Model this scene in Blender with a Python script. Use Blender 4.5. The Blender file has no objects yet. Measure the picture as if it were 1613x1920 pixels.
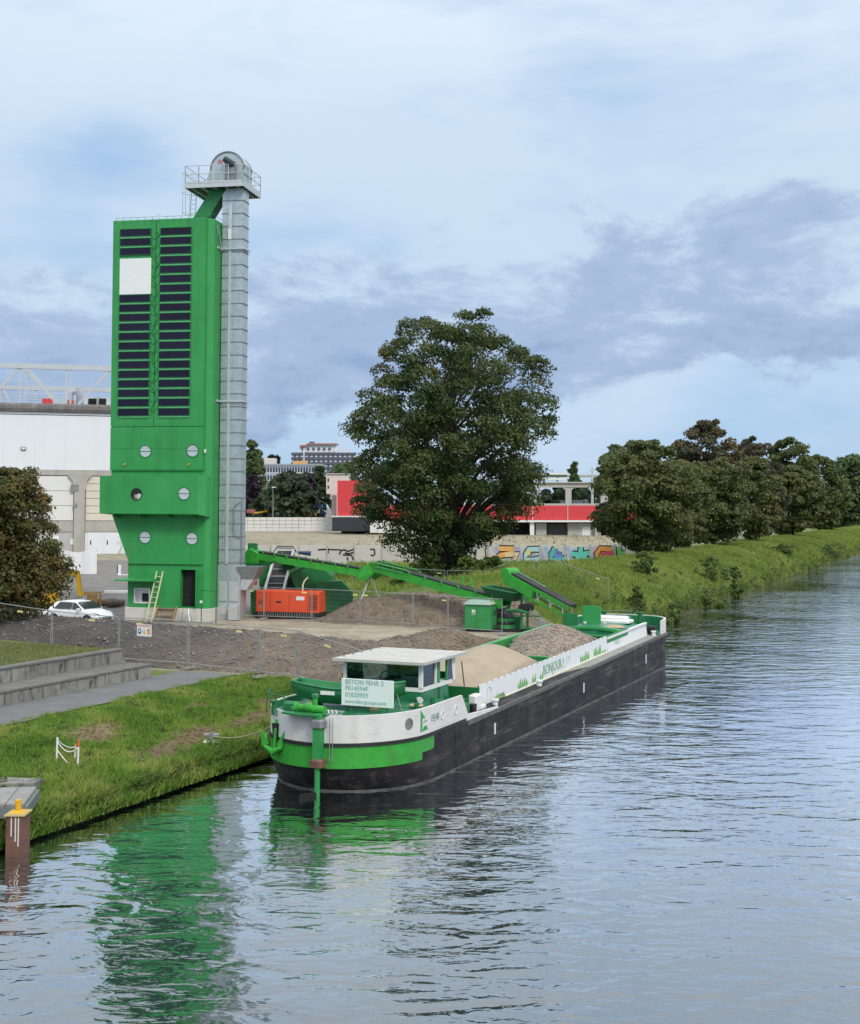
import bpy, math, random
import numpy as np
from mathutils import Vector, Matrix
random.seed(7); RNG=np.random.default_rng(11)
SC=bpy.context.scene; COL=SC.collection
R=math.radians
# ------------------------------------------------------------------ camera
F=2500.; CXP,CYP=806.5,960.; H=8.4; PIT=R(1.84); ROL=R(.35); HY=952.
cam=bpy.data.cameras.new('camera'); camo=bpy.data.objects.new('camera',cam); COL.objects.link(camo)
cam.sensor_fit='HORIZONTAL'; cam.sensor_width=36; cam.lens=36*F/1613; cam.clip_end=6000; cam.clip_start=.5
_f=Vector((0,math.cos(PIT),math.sin(PIT))); _r0=Vector((1,0,0)); _u0=Vector((0,-math.sin(PIT),math.cos(PIT)))
_r=_r0*math.cos(ROL)+_u0*math.sin(ROL); _u=_u0*math.cos(ROL)-_r0*math.sin(ROL)
OFFV=-math.tan(PIT)+(HY-CYP)/F
m=Matrix((( _r.x,_u.x,-_f.x,0),( _r.y,_u.y,-_f.y,0),( _r.z,_u.z,-_f.z,H),(0,0,0,1)))
camo.matrix_world=m
cam.shift_y=OFFV*F/1613
SC.camera=camo
# ------------------------------------------------------------------ world, sun, exposure
W=bpy.data.worlds.new('World'); SC.world=W; W.use_nodes=True
SC.view_settings.view_transform='Standard'; SC.view_settings.look='None'; SC.view_settings.exposure=0.0; SC.view_settings.gamma=1
SUN_EL,SUN_AZ=R(42),R(150)      # azimuth clockwise from +Y: behind the camera, to the right
def build_world():
    nt=W.node_tree; N=nt.nodes; L=nt.links; N.clear()
    def nd(t,**k):
        n=N.new(t)
        for a,b in k.items(): setattr(n,a,b)
        return n
    out=nd('ShaderNodeOutputWorld'); bg=nd('ShaderNodeBackground'); L.new(bg.outputs[0],out.inputs[0]); bg.inputs[1].default_value=.1
    sky=nd('ShaderNodeTexSky',sky_type='NISHITA',sun_disc=False); sky.sun_elevation=SUN_EL; sky.sun_rotation=SUN_AZ
    sky.air_density=1.0; sky.dust_density=.6; sky.ozone_density=1.5
    geo=nd('ShaderNodeTexCoord')
    sep=nd('ShaderNodeSeparateXYZ'); L.new(geo.outputs['Generated'],sep.inputs[0])
    def math_(op,a,b=None,c=None):
        n=nd('ShaderNodeMath',operation=op)
        for i,v in enumerate((a,b,c)):
            if v is None: continue
            if isinstance(v,(int,float)): n.inputs[i].default_value=v
            else: L.new(v,n.inputs[i])
        return n.outputs[0]
    z=sep.outputs[2]
    def noise(sx,sy,sz,scale,det,rough,off=(0,0,0),dist=0):
        mp=nd('ShaderNodeMapping'); mp.inputs['Scale'].default_value=(sx,sy,sz); mp.inputs['Location'].default_value=off
        L.new(geo.outputs['Generated'],mp.inputs[0])
        n=nd('ShaderNodeTexNoise'); n.inputs['Scale'].default_value=scale; n.inputs['Detail'].default_value=det
        n.inputs['Roughness'].default_value=rough; n.inputs['Distortion'].default_value=dist; L.new(mp.outputs[0],n.inputs[0]); return n.outputs[0]
    def ramp(v,*pts):
        n=nd('ShaderNodeValToRGB'); cr=n.color_ramp; cr.interpolation='EASE'
        while len(cr.elements)<len(pts): cr.elements.new(.5)
        for e,(p,c) in zip(cr.elements,pts): e.position=p; e.color=(c,c,c,1) if isinstance(c,(int,float)) else (*c,1)
        L.new(v,n.inputs[0]); return n.outputs[0]
    def mix(f,a,b):
        n=nd('ShaderNodeMix',data_type='RGBA')
        if isinstance(f,(int,float)): n.inputs[0].default_value=f
        else: L.new(f,n.inputs[0])
        for i,v in ((6,a),(7,b)):
            if isinstance(v,tuple): n.inputs[i].default_value=(*v,1)
            else: L.new(v,n.inputs[i])
        return n.outputs[2]
    # clear air low down, thin high cloud above, a grey blue bank in between
    blue=mix(.75,sky.outputs[0],(3.4,5.7,8.9))
    el=math_('MULTIPLY',z,1.0)
    n1=noise(1,1,2.6,3.4,8,.56,(2.3,.4,1.1),.35)
    n2=noise(1,1,2.8,9.0,7,.55,(.7,3.1,0.2),.2)
    high=math_('ADD',math_('MULTIPLY',n1,.8),math_('MULTIPLY',n2,.3))
    elup=ramp(el,(.05,0),(.24,1))
    hm=ramp(math_('ADD',high,math_('MULTIPLY',elup,.13)),(.40,.18),(.74,1))
    zen=ramp(el,(.22,(6.1,7.5,9.1)),(.62,(11.8,12.3,12.8)))      # overcast grows brighter towards the zenith
    c1=mix(hm,mix(ramp(el,(.22,0),(.62,.75)),blue,zen),zen)
    # bank: its height wanders with large noise, its edges are ragged
    nL=noise(1,1,1.3,2.7,4,.5,(5.2,1.9,.3),.3)
    n3=noise(1,1,2.3,7.0,11,.64,(4.1,1.7,.6),.25)
    elw=math_('ADD',math_('ADD',el,math_('MULTIPLY',math_('SUBTRACT',nL,.5),.17)),math_('ADD',math_('MULTIPLY',math_('SUBTRACT',n3,.5),.13),math_('MULTIPLY',sep.outputs[0],-.11)))
    bmask=ramp(elw,(.076,0),(.091,1),(.180,.95),(.208,.10),(.36,.0))
    n4=noise(1,1,2.4,8.0,11,.65,(1.1,.3,2.6),.3)
    shade=ramp(math_('ADD',math_('MULTIPLY',n4,.9),math_('MULTIPLY',elw,1.8)),(.52,(2.95,4.1,6.3)),(.66,(3.85,5.1,7.3)),(.82,(6.0,7.4,9.0)))
    c2=mix(math_('MULTIPLY',bmask,.95),c1,shade)
    L.new(c2,bg.inputs[0])
build_world()
sun=bpy.data.lights.new('sun','SUN'); sun.energy=1.9; sun.angle=R(14); sun.color=(1,.95,.87)
suno=bpy.data.objects.new('sun',sun); COL.objects.link(suno)
_sd=Vector((math.sin(SUN_AZ)*math.cos(SUN_EL),math.cos(SUN_AZ)*math.cos(SUN_EL),math.sin(SUN_EL)))
suno.rotation_euler=_sd.to_track_quat('Z','Y').to_euler(); suno.location=(0,-20,60)
SC.cycles.max_bounces=6; SC.cycles.diffuse_bounces=2; SC.cycles.glossy_bounces=3; SC.cycles.transmission_bounces=4; SC.cycles.transparent_max_bounces=8
SC.cycles.caustics_reflective=False; SC.cycles.caustics_refractive=False; SC.cycles.use_denoising=True
# ------------------------------------------------------------------ frames of reference
def ray(px,py): return _r*((px-CXP)/F)+_u*(-(py-CYP)/F+OFFV)+_f
def at(px,py,Y): d=ray(px,py); return Vector((0,0,H))+d*(Y/d.y)
def gp(px,py,z): d=ray(px,py); return Vector((0,0,H))+d*((z-H)/d.z)
AXA=R(22.6); AX=Vector((math.sin(AXA),math.cos(AXA),0)); NX=Vector((math.cos(AXA),-math.sin(AXA),0))
def ST(s,t,z=0): return AX*s+NX*t+Vector((0,0,z))       # s along the canal, t across it
# ------------------------------------------------------------------ mesh helpers
def tag(o,label=None,cat=None,group=None,kind=None):
    if label: o['label']=label
    if cat: o['category']=cat
    if group: o['group']=group
    if kind: o['kind']=kind
    return o
def thing(name,label,cat,loc=(0,0,0),rz=0,group=None):
    o=bpy.data.objects.new(name,None); COL.objects.link(o); o.location=loc; o.rotation_euler=(0,0,rz); o.empty_display_size=.3
    return tag(o,label,cat,group)
class MB:
    def __init__(s): s.v=[]; s.f=[]
    def add(s,vs,fs):
        b=len(s.v); s.v+= [tuple(v) for v in vs]; s.f+=[tuple(b+i for i in f) for f in fs]; return s
    def box(s,x0,x1,y0,y1,z0,z1):
        return s.add([(x0,y0,z0),(x1,y0,z0),(x1,y1,z0),(x0,y1,z0),(x0,y0,z1),(x1,y0,z1),(x1,y1,z1),(x0,y1,z1)],
          [(0,3,2,1),(4,5,6,7),(0,1,5,4),(1,2,6,5),(2,3,7,6),(3,0,4,7)])
    def bbox(s,x0,x1,y0,y1,z0,z1,b=.02):
        "box with chamfered vertical and top edges"
        o=lambda d:[(x0+d,y0),(x1-d,y0),(x1,y0+d),(x1,y1-d),(x1-d,y1),(x0+d,y1),(x0,y1-d),(x0,y0+d)]
        P=o(b); Q=[((x0+x1)/2+(x-(x0+x1)/2)*(1-2*b/max(x1-x0,.001)),(y0+y1)/2+(y-(y0+y1)/2)*(1-2*b/max(y1-y0,.001))) for x,y in P]
        vs=[(x,y,z0) for x,y in P]+[(x,y,z1-b) for x,y in P]+[(x,y,z1) for x,y in Q]
        fs=[tuple(range(7,-1,-1)),tuple(range(16,24))]
        for k in (0,8):
            for i in range(8): j=(i+1)%8; fs.append((k+i,k+j,k+8+j,k+8+i))
        return s.add(vs,fs)
    def bar(s,p,q,w,h=None,up=(0,0,1)):
        h=w if h is None else h; p=Vector(p); q=Vector(q); d=(q-p).normalized(); up=Vector(up)
        sd=d.cross(up)
        if sd.length<1e-4: sd=d.cross(Vector((0,1,0)))
        sd.normalize(); u=sd.cross(d).normalized()
        vs=[c+sd*a*w/2+u*b*h/2 for c in (p,q) for a,b in((-1,-1),(1,-1),(1,1),(-1,1))]
        return s.add(vs,[(0,1,2,3)[::-1],(4,5,6,7),(0,1,5,4),(1,2,6,5),(2,3,7,6),(3,0,4,7)])
    def tube(s,pts,r,n=6,cap=True):
        pts=[Vector(p) for p in pts]; rs=r if isinstance(r,(list,tuple)) else [r]*len(pts)
        vs=[];fs=[]; prev=None
        for i,p in enumerate(pts):
            d=(pts[min(i+1,len(pts)-1)]-pts[max(i-1,0)]).normalized()
            if prev is None:
                a=d.cross(Vector((0,0,1)));
                if a.length<1e-3: a=d.cross(Vector((0,1,0)))
            else: a=prev-d*prev.dot(d)
            a.normalize(); prev=a; b=d.cross(a)
            for k in range(n):
                t=2*math.pi*k/n; vs.append(p+(a*math.cos(t)+b*math.sin(t))*rs[i])
        for i in range(len(pts)-1):
            for k in range(n):
                j=(k+1)%n; fs.append((i*n+k,i*n+j,(i+1)*n+j,(i+1)*n+k))
        if cap: fs+= [tuple(range(n))[::-1],tuple(range((len(pts)-1)*n,len(pts)*n))]
        return s.add(vs,fs)
    def prism(s,poly,d,off=(0,0,0)):
        "poly: list of 3D points in order, extruded by vector d"
        d=Vector(d); P=[Vector(p)+Vector(off) for p in poly]; n=len(P)
        return s.add(P+[p+d for p in P],[tuple(range(n))[::-1],tuple(range(n,2*n))]+[(i,(i+1)%n,n+(i+1)%n,n+i) for i in range(n)])
    def loft(s,rings,cap=True,close=True):
        n=len(rings[0]); vs=[p for r in rings for p in r]; fs=[]
        for i in range(len(rings)-1):
            for k in range(n if close else n-1):
                j=(k+1)%n; fs.append((i*n+k,i*n+j,(i+1)*n+j,(i+1)*n+k))
        if cap: fs+=[tuple(range(n))[::-1],tuple(range((len(rings)-1)*n,len(rings)*n))]
        return s.add(vs,fs)
    def disc(s,c,ax,r,h,n=20,r2=None):
        c=Vector(c); ax=Vector(ax).normalized(); return s.tube([c,c+ax*h],[r,r if r2 is None else r2],n)
    def ring(s,c,ax,r0,r1,h,n=20):
        c=Vector(c); ax=Vector(ax).normalized(); a=ax.cross(Vector((0,0,1)))
        if a.length<1e-3: a=Vector((1,0,0))
        a.normalize(); b=ax.cross(a); vs=[];fs=[]
        for k in range(n):
            t=2*math.pi*k/n; e=a*math.cos(t)+b*math.sin(t)
            vs+=[c+e*r0,c+e*r1,c+e*r1+ax*h,c+e*r0+ax*h]
        for k in range(n):
            j=(k+1)%n
            for q in range(4): w=(q+1)%4; fs.append((k*4+q,k*4+w,j*4+w,j*4+q))
        return s.add(vs,fs)
    def build(s,name,mat,parent=None,world=False,smooth=None):
        me=bpy.data.meshes.new(name); vs=s.v
        if world and parent is not None:
            mi=(Matrix.Translation(parent_loc(parent))@Matrix.Rotation(parent_rz(parent),4,'Z')).inverted()
            vs=[tuple(mi@Vector(v)) for v in vs]
        me.from_pydata(vs,[],s.f); me.materials.append(mat); me.update()
        fix(me)
        if smooth is not None:
            me.shade_smooth(); 
            try: me.set_sharp_from_angle(angle=R(smooth))
            except Exception: pass
        o=bpy.data.objects.new(name,me); COL.objects.link(o)
        if parent is not None: o.parent=parent
        return o
import bmesh
def fix(me):
    bm=bmesh.new(); bm.from_mesh(me); bmesh.ops.recalc_face_normals(bm,faces=bm.faces); bm.to_mesh(me); bm.free()
def top_of(o):
    while o.parent: o=o.parent
    return o
def parent_loc(o): return top_of(o).location
def parent_rz(o): return top_of(o).rotation_euler[2]
def np_mesh(name,V,Fc,mat,parent=None,smooth=False):
    me=bpy.data.meshes.new(name); V=np.asarray(V,dtype=np.float32); Fc=np.asarray(Fc,dtype=np.int32); k=Fc.shape[1]
    me.vertices.add(len(V)); me.vertices.foreach_set('co',V.ravel())
    me.loops.add(Fc.size); me.loops.foreach_set('vertex_index',Fc.ravel())
    me.polygons.add(len(Fc)); me.polygons.foreach_set('loop_start',np.arange(0,Fc.size,k,dtype=np.int32)); me.polygons.foreach_set('loop_total',np.full(len(Fc),k,dtype=np.int32))
    me.materials.append(mat); me.update(calc_edges=True)
    if smooth: me.shade_smooth()
    o=bpy.data.objects.new(name,me); COL.objects.link(o)
    if parent is not None: o.parent=parent
    return o
def copy_tree(o,parent=None):
    c=o.copy(); COL.objects.link(c); c.parent=parent
    for ch in list(o.children): copy_tree(ch,c)
    return c
def text_mesh(txt,size,extr=.004,cx='CENTER',spacing=1.0):
    cu=bpy.data.curves.new('lettering','FONT'); cu.body=txt; cu.size=size; cu.extrude=extr; cu.align_x=cx; cu.align_y='CENTER'; cu.space_character=spacing; cu.resolution_u=3
    o=bpy.data.objects.new('lettering',cu); COL.objects.link(o); dg=bpy.context.evaluated_depsgraph_get(); dg.update()
    me=bpy.data.meshes.new_from_object(o.evaluated_get(dg)); bpy.data.objects.remove(o); bpy.data.curves.remove(cu); return me
# ------------------------------------------------------------------ materials
MC={}
def M(name,col,rough=.6,metal=0,var=.12,vs=1.5,bump=0,bs=25,streak=0,sc=(.05,.04,.03),dirt=0,dc=(.12,.1,.08),ds=1.2,spec=.5,rnd=0,bd=.02,svz=.06,sv=5,scr=None):
    if name in MC: return MC[name]
    mt=bpy.data.materials.new(name); mt.use_nodes=True; nt=mt.node_tree; N=nt.nodes; L=nt.links; b=N['Principled BSDF']
    b.inputs['Roughness'].default_value=rough; b.inputs['Metallic'].default_value=metal
    b.inputs['Specular IOR Level'].default_value=spec
    tc=N.new('ShaderNodeTexCoord')
    def noise(scale,det=6,rg=.6,map_=None):
        n=N.new('ShaderNodeTexNoise'); n.inputs['Scale'].default_value=scale; n.inputs['Detail'].default_value=det; n.inputs['Roughness'].default_value=rg
        if map_:
            mp=N.new('ShaderNodeMapping'); mp.inputs['Scale'].default_value=map_; L.new(tc.outputs['Object'],mp.inputs[0]); L.new(mp.outputs[0],n.inputs[0])
        else: L.new(tc.outputs['Object'],n.inputs[0])
        return n.outputs[0]
    def mr(v,a,b_,c,d):
        n=N.new('ShaderNodeMapRange'); L.new(v,n.inputs[0])
        for i,x in enumerate((a,b_,c,d)): n.inputs[i+1].default_value=x
        return n.outputs[0]
    def mix(f,a,b_,bt='MIX'):
        n=N.new('ShaderNodeMix'); n.data_type='RGBA'; n.blend_type=bt
        if isinstance(f,(int,float)): n.inputs[0].default_value=f
        else: L.new(f,n.inputs[0])
        for i,v in ((6,a),(7,b_)):
            if isinstance(v,tuple): n.inputs[i].default_value=(*v[:3],1)
            else: L.new(v,n.inputs[i])
        return n.outputs[2]
    lo=tuple(c*(1-var) for c in col); hi=tuple(min(1,c*(1+var)) for c in col)
    c=mix(mr(noise(vs,8,.65),.3,.7,0,1),lo,hi)
    if rnd:
        oi=N.new('ShaderNodeObjectInfo'); c=mix(mr(oi.outputs['Random'],0,1,0,1),c,mix(.5,c,tuple(x*(1-rnd*1.6) for x in col)))
    if streak: c=mix(mr(noise(1.0,5,.6,(sv,sv,svz*sv)),.52,.72,0,streak),c,sc)
    if dirt: c=mix(mr(noise(ds,9,.7),.48,.68,0,dirt),c,dc)
    if scr: c=mix(mr(noise(1.0,8,.68,scr[2]),.53,.66,0,scr[0]),c,scr[1])
    L.new(c,b.inputs['Base Color'])
    rr=mr(noise(vs*3,5),.3,.7,max(.02,rough-.08),min(1,rough+.1)); L.new(rr,b.inputs['Roughness'])
    if bump:
        bp=N.new('ShaderNodeBump'); bp.inputs['Strength'].default_value=bump; bp.inputs['Distance'].default_value=bd; L.new(noise(bs,6,.65),bp.inputs['Height']); L.new(bp.outputs[0],b.inputs['Normal'])
    MC[name]=mt; return mt
def leafmat(name,cols,tr=.35,scale=.25):
    mt=bpy.data.materials.new(name); mt.use_nodes=True; nt=mt.node_tree; N=nt.nodes; L=nt.links; N.remove(N['Principled BSDF']); out=N['Material Output']
    g=N.new('ShaderNodeNewGeometry'); n=N.new('ShaderNodeTexNoise'); n.inputs['Scale'].default_value=scale; n.inputs['Detail'].default_value=4; L.new(g.outputs['Position'],n.inputs[0])
    ad=N.new('ShaderNodeMath'); ad.operation='MULTIPLY_ADD'; L.new(g.outputs['Random Per Island'],ad.inputs[0]); ad.inputs[1].default_value=.34; 
    sb=N.new('ShaderNodeMath'); sb.operation='SUBTRACT'; L.new(n.outputs[0],sb.inputs[0]); sb.inputs[1].default_value=.17; L.new(sb.outputs[0],ad.inputs[2])
    cr=N.new('ShaderNodeValToRGB'); L.new(ad.outputs[0],cr.inputs[0]); r=cr.color_ramp
    while len(r.elements)<len(cols): r.elements.new(.5)
    for i,(e,c) in enumerate(zip(r.elements,cols)): e.position=.26+.5*i/(len(cols)-1); e.color=(*c,1)
    d=N.new('ShaderNodeBsdfPrincipled'); d.inputs['Roughness'].default_value=.55; d.inputs['Specular IOR Level'].default_value=.25; L.new(cr.outputs[0],d.inputs['Base Color'])
    t=N.new('ShaderNodeBsdfTranslucent'); hs=N.new('ShaderNodeHueSaturation'); hs.inputs['Value'].default_value=1.3; L.new(cr.outputs[0],hs.inputs['Color']); L.new(hs.outputs[0],t.inputs[0])
    mx=N.new('ShaderNodeMixShader'); mx.inputs[0].default_value=tr; L.new(d.outputs[0],mx.inputs[1]); L.new(t.outputs[0],mx.inputs[2]); L.new(mx.outputs[0],out.inputs[0]); return mt
def glassmat(name,tint=(.6,.7,.7),mixf=.35):
    mt=bpy.data.materials.new(name); mt.use_nodes=True; nt=mt.node_tree; N=nt.nodes; L=nt.links; N.remove(N['Principled BSDF']); out=N['Material Output']
    t=N.new('ShaderNodeBsdfTransparent'); t.inputs[0].default_value=(*tint,1); g=N.new('ShaderNodeBsdfGlossy'); g.inputs['Roughness'].default_value=.03
    lw=N.new('ShaderNodeFresnel'); lw.inputs[0].default_value=1.5; ad=N.new('ShaderNodeMath'); ad.operation='ADD'; L.new(lw.outputs[0],ad.inputs[0]); ad.inputs[1].default_value=mixf*.2
    mx=N.new('ShaderNodeMixShader'); L.new(ad.outputs[0],mx.inputs[0]); L.new(t.outputs[0],mx.inputs[1]); L.new(g.outputs[0],mx.inputs[2]); L.new(mx.outputs[0],out.inputs[0]); return mt
GREEN=M('green_paint',(.030,.30,.072),.5,var=.13,vs=.5,streak=.38,sc=(.022,.16,.05),bump=.10,bs=5,sv=2.2,svz=.05,dirt=.22,dc=(.10,.34,.16),ds=.7,scr=(.18,(.07,.17,.06),(.5,.5,.12)))
GREEN_L=M('light_green_paint',(.10,.40,.16),.5,var=.1)
LIME=M('lime_green_paint',(.035,.36,.035),.45,var=.15,vs=2,dirt=.45,dc=(.05,.17,.045),ds=2.2,streak=.3,sc=(.10,.14,.05),sv=3)
DGREEN=M('dark_green_paint',(.014,.17,.05),.5,var=.2,vs=1.5,dirt=.4,dc=(.02,.07,.03),ds=1.1)
DECKG=M('deck_green',(.02,.17,.075),.35,var=.25,vs=2.2,dirt=.55,dc=(.12,.32,.22),ds=1.6)
HOLDG=M('hold_green',(.02,.24,.05),.5,var=.2,vs=2,dirt=.35,dc=(.05,.18,.06),ds=2,streak=.2,sc=(.05,.12,.04))
GALV=M('galvanised_steel',(.50,.55,.57),.42,.55,var=.16,vs=2.4,dirt=.25,dc=(.42,.55,.54),ds=.9,bump=.25,bs=2.2,bd=.06)
FTUBE=M('fence_tube',(.34,.35,.355),.5,.4,var=.2,vs=4)
BWHITE=M('barge_white',(.78,.765,.74),.5,var=.06,vs=1.0,streak=.35,sc=(.52,.44,.36),dirt=.22,dc=(.55,.50,.44),ds=2.6,sv=2.2,svz=.12,bump=.12,bs=2.0,bd=.03,scr=(.3,(.42,.40,.38),(.5,3,5)))
GALV2=M('galvanised_tube',(.58,.60,.61),.45,.4,var=.12,vs=4)
GSTEEL=M('grey_steel',(.26,.27,.28),.55,.4,var=.2,vs=4,dirt=.3,dc=(.16,.12,.09))
WHITE=M('white_paint',(.80,.80,.79),.45,var=.04,vs=1.2,streak=.12,sc=(.55,.52,.46),dirt=.1,dc=(.6,.57,.5),ds=2.5)
WHITEC=M('white_concrete',(.66,.63,.57),.85,var=.1,vs=2,bump=.2,bs=30,dirt=.25,dc=(.5,.42,.33),ds=1.5)
BLACK=M('black_rubber',(.012,.012,.014),.6,var=.3,vs=3)
BELT=M('conveyor_belt',(.018,.018,.022),.7,var=.3,vs=3,dirt=.3,dc=(.1,.09,.08))
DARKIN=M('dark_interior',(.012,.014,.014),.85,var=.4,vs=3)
HULLB=M('hull_black',(.016,.015,.017),.62,var=.6,vs=1.1,streak=.6,sc=(.060,.046,.044),dirt=.5,dc=(.042,.038,.04),ds=1.3,bump=.5,bs=1.6,bd=.04,sv=1.3,svz=.2,spec=.25,scr=(.85,(.105,.09,.086),(.4,3,3.6)))
RUST=M('rusty_steel',(.19,.095,.068),.8,var=.35,vs=5,dirt=.5,dc=(.06,.035,.03),ds=3,streak=.4,sc=(.3,.22,.18),bump=.3,bs=25)
CONC=M('concrete',(.36,.345,.31),.9,var=.15,vs=1.5,bump=.2,bs=18,dirt=.35,dc=(.2,.19,.16),ds=1.2,rnd=.15)
CONCD=M('stained_concrete',(.30,.29,.26),.9,var=.18,vs=2,bump=.3,bs=15,streak=.95,sc=(.035,.033,.03),dirt=.45,dc=(.08,.075,.06),ds=1.9,rnd=.3,sv=2.6,svz=.16,scr=(.92,(.036,.034,.030),(2.4,2.4,.75)))
COPE=M('weathered_coping',(.19,.185,.17),.9,var=.25,vs=2,bump=.3,bs=18,dirt=.55,dc=(.09,.088,.078),ds=1.6,rnd=.3)
SOLAR=M('solar_glass',(.010,.007,.026),.16,var=.4,vs=.35,spec=.3,rnd=.3)
YELLOW=M('yellow_paint',(.72,.40,.02),.5,var=.1,dirt=.2)
ORANGE=M('orange_paint',(.80,.095,.03),.4,var=.06,dirt=.15,dc=(.4,.07,.04))
RED=M('red_cladding',(.62,.045,.055),.55,var=.08,vs=.5,streak=.12,sc=(.7,.3,.3))
WOOD=M('wood',(.34,.22,.12),.8,var=.25,vs=6,bump=.2,bs=30)
GLASS=glassmat('window_glass')
TYRE=M('tyre',(.02,.02,.02),.8)
# ================================================================== the setting
TB=-22.2
def sst(a,b,x): u=np.clip((np.asarray(x,float)-a)/(b-a),0,1); return u*u*(3-2*u)
def wob(x,y,k=1.0):
    return (np.sin(x*1.3*k+1.7*np.sin(y*.7*k))+np.sin(y*1.7*k+1.3*np.sin(x*.9*k+2))+.6*np.sin((x+y)*3.1*k+1)+.5*np.sin((x-1.6*y)*4.3*k))/3.1
def gh(s,t):
    s=np.asarray(s,float); t=np.asarray(t,float); u=TB+.25*wob(s,0*s,.5)-t
    near=np.interp(u,[-.6,-.05,.12,1.5,4,6,12],[-1.5,-.5,.34,.62,1.1,1.5,1.5])+.07*wob(s,t,1.2)*sst(.1,1,u)*sst(6.2,5,u)
    site=np.interp(u,[-.6,-.05,.15,.8,2.0,5],[-1.5,-.5,.3,.75,1.25,1.3])+.05*wob(s,t,.8)
    lev=np.interp(u,[-.6,-.05,.15,2,5,8,12,22,40],[-1.5,-.5,.3,1.1,2.3,3.25,3.45,1.6,1.4])+.16*wob(s,t,.55)*sst(.3,2,u)*sst(30,12,u)
    w1=sst(46,51,s); w2=sst(78,96,s)
    z=near*(1-w1)+site*w1; z=z*(1-w2)+lev*w2
    Y=AX.y*s+NX.y*t
    z=z+2.0*sst(176,262,Y)*(u>14)*sst(14,30,u)
    z=np.where(t>TB+.7,-1.5,z)
    z=np.where(t>24,np.interp(t,[24,24.3,31,40],[-.5,.4,1.6,1.6]),z)
    return z
def ghp(p):
    v=Vector((p[0],p[1],0)); return float(gh(v.dot(AX),v.dot(NX)))
def onground(x,y): return Vector((x,y,ghp((x,y))))
GCOLS=dict(grass=(.11,.16,.04),dry=(.20,.175,.085),tan=(.36,.31,.24),asph=(.215,.205,.19),soil=(.19,.135,.09),edge=(.055,.048,.03),field=(.34,.31,.225))
def ground_mat():
    mt=bpy.data.materials.new('ground_surface'); mt.use_nodes=True; nt=mt.node_tree; N=nt.nodes; L=nt.links; b=N['Principled BSDF']; b.inputs['Roughness'].default_value=.92; b.inputs['Specular IOR Level'].default_value=.2
    a=N.new('ShaderNodeVertexColor'); a.layer_name='Col'; g=N.new('ShaderNodeNewGeometry')
    def noi(sc,d=8):
        n=N.new('ShaderNodeTexNoise'); n.inputs['Scale'].default_value=sc; n.inputs['Detail'].default_value=d; n.inputs['Roughness'].default_value=.7; L.new(g.outputs['Position'],n.inputs[0]); return n.outputs[0]
    mr=N.new('ShaderNodeMapRange'); L.new(noi(.6),mr.inputs[0]); mr.inputs[1].default_value=.3; mr.inputs[2].default_value=.7; mr.inputs[3].default_value=.62; mr.inputs[4].default_value=1.3
    mr2=N.new('ShaderNodeMapRange'); L.new(noi(7),mr2.inputs[0]); mr2.inputs[1].default_value=.3; mr2.inputs[2].default_value=.7; mr2.inputs[3].default_value=.75; mr2.inputs[4].default_value=1.25
    mu=N.new('ShaderNodeMath'); mu.operation='MULTIPLY'; L.new(mr.outputs[0],mu.inputs[0]); L.new(mr2.outputs[0],mu.inputs[1])
    mx=N.new('ShaderNodeMix'); mx.data_type='RGBA'; mx.blend_type='MULTIPLY'; mx.inputs[0].default_value=1; L.new(a.outputs[0],mx.inputs[6]); L.new(mu.outputs[0],mx.inputs[7]); L.new(mx.outputs[2],b.inputs['Base Color'])
    bp=N.new('ShaderNodeBump'); bp.inputs['Strength'].default_value=.5; bp.inputs['Distance'].default_value=.08; L.new(noi(5),bp.inputs['Height']); L.new(bp.outputs[0],b.inputs['Normal']); return mt
def arc(a,b,st): return np.arange(a,b,st)
sl=np.concatenate([arc(-60,20,8),arc(20,100,.7),arc(100,200,2),arc(200,420,8),arc(420,3200,140)])
tl_=np.concatenate([arc(-2600,-320,190),arc(-320,-60,6),arc(-60,-34,1.2),arc(-34,-21.4,.3),np.array([-21,-10,10,23.9,24.3,27,31,40,80,200,600,1500])])
SS,TT=np.meshgrid(sl,tl_,indexing='ij'); ZZ=gh(SS,TT)
XX=AX.x*SS+NX.x*TT; YY=AX.y*SS+NX.y*TT
def bare(s,t):       # bare brown patches trodden into the near bank
    p=0*s
    for (cs,ct,rs,rt) in ((35.5,-26.3,1.3,.75),(36.4,-26.5,.8,.5),(35.9,-23.9,1.5,.7),(37.2,-24.2,1.2,.6),(38.6,-24.5,1.4,.6),(41.3,-24.2,1.3,.5),(43.2,-24.6,1.2,.4),(41.6,-26.3,.8,.3),(45.2,-25.4,1.0,.4)):
        p=np.maximum(p,np.exp(-((s-cs)/rs)**2-((t-ct)/rt)**2+.35*wob(s,t,3)))
    return np.clip(p*1.5-.25,0,1)
def gcol():
    u=TB-TT; C=lambda k:np.array(GCOLS[k])[None,None,:]
    c=np.broadcast_to(C('grass'),SS.shape+(3,)).copy()
    def lay(w,k):
        nonlocal c; w=np.clip(w,0,1)[...,None]; c=c*(1-w)+C(k)*w
    b=bare(SS,TT); lay(b*.95,'soil')
    site=sst(47,50,SS)*sst(82,76,SS)*sst(.8,2.2,u); lay(site,'tan')
    lay(sst(84,92,YY)*sst(-9,-12,XX)*sst(20,26,u),'asph')
    lay(sst(45,48,SS)*sst(-13,-17,XX)*sst(100,88,SS)*(YY>62),'asph')
    lay(sst(80,90,YY)*sst(-12,-9,XX)*(u>24)*sst(175,160,YY)*.65*(.5+.5*wob(XX,YY,.3)),'dry')
    lay((YY>172)*(u>16)*.95*sst(16,30,u)*sst(420,300,YY),'field')
    lay(sst(-.1,.0,u)*sst(.35,.15,u)*.95,'edge')
    return c
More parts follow.
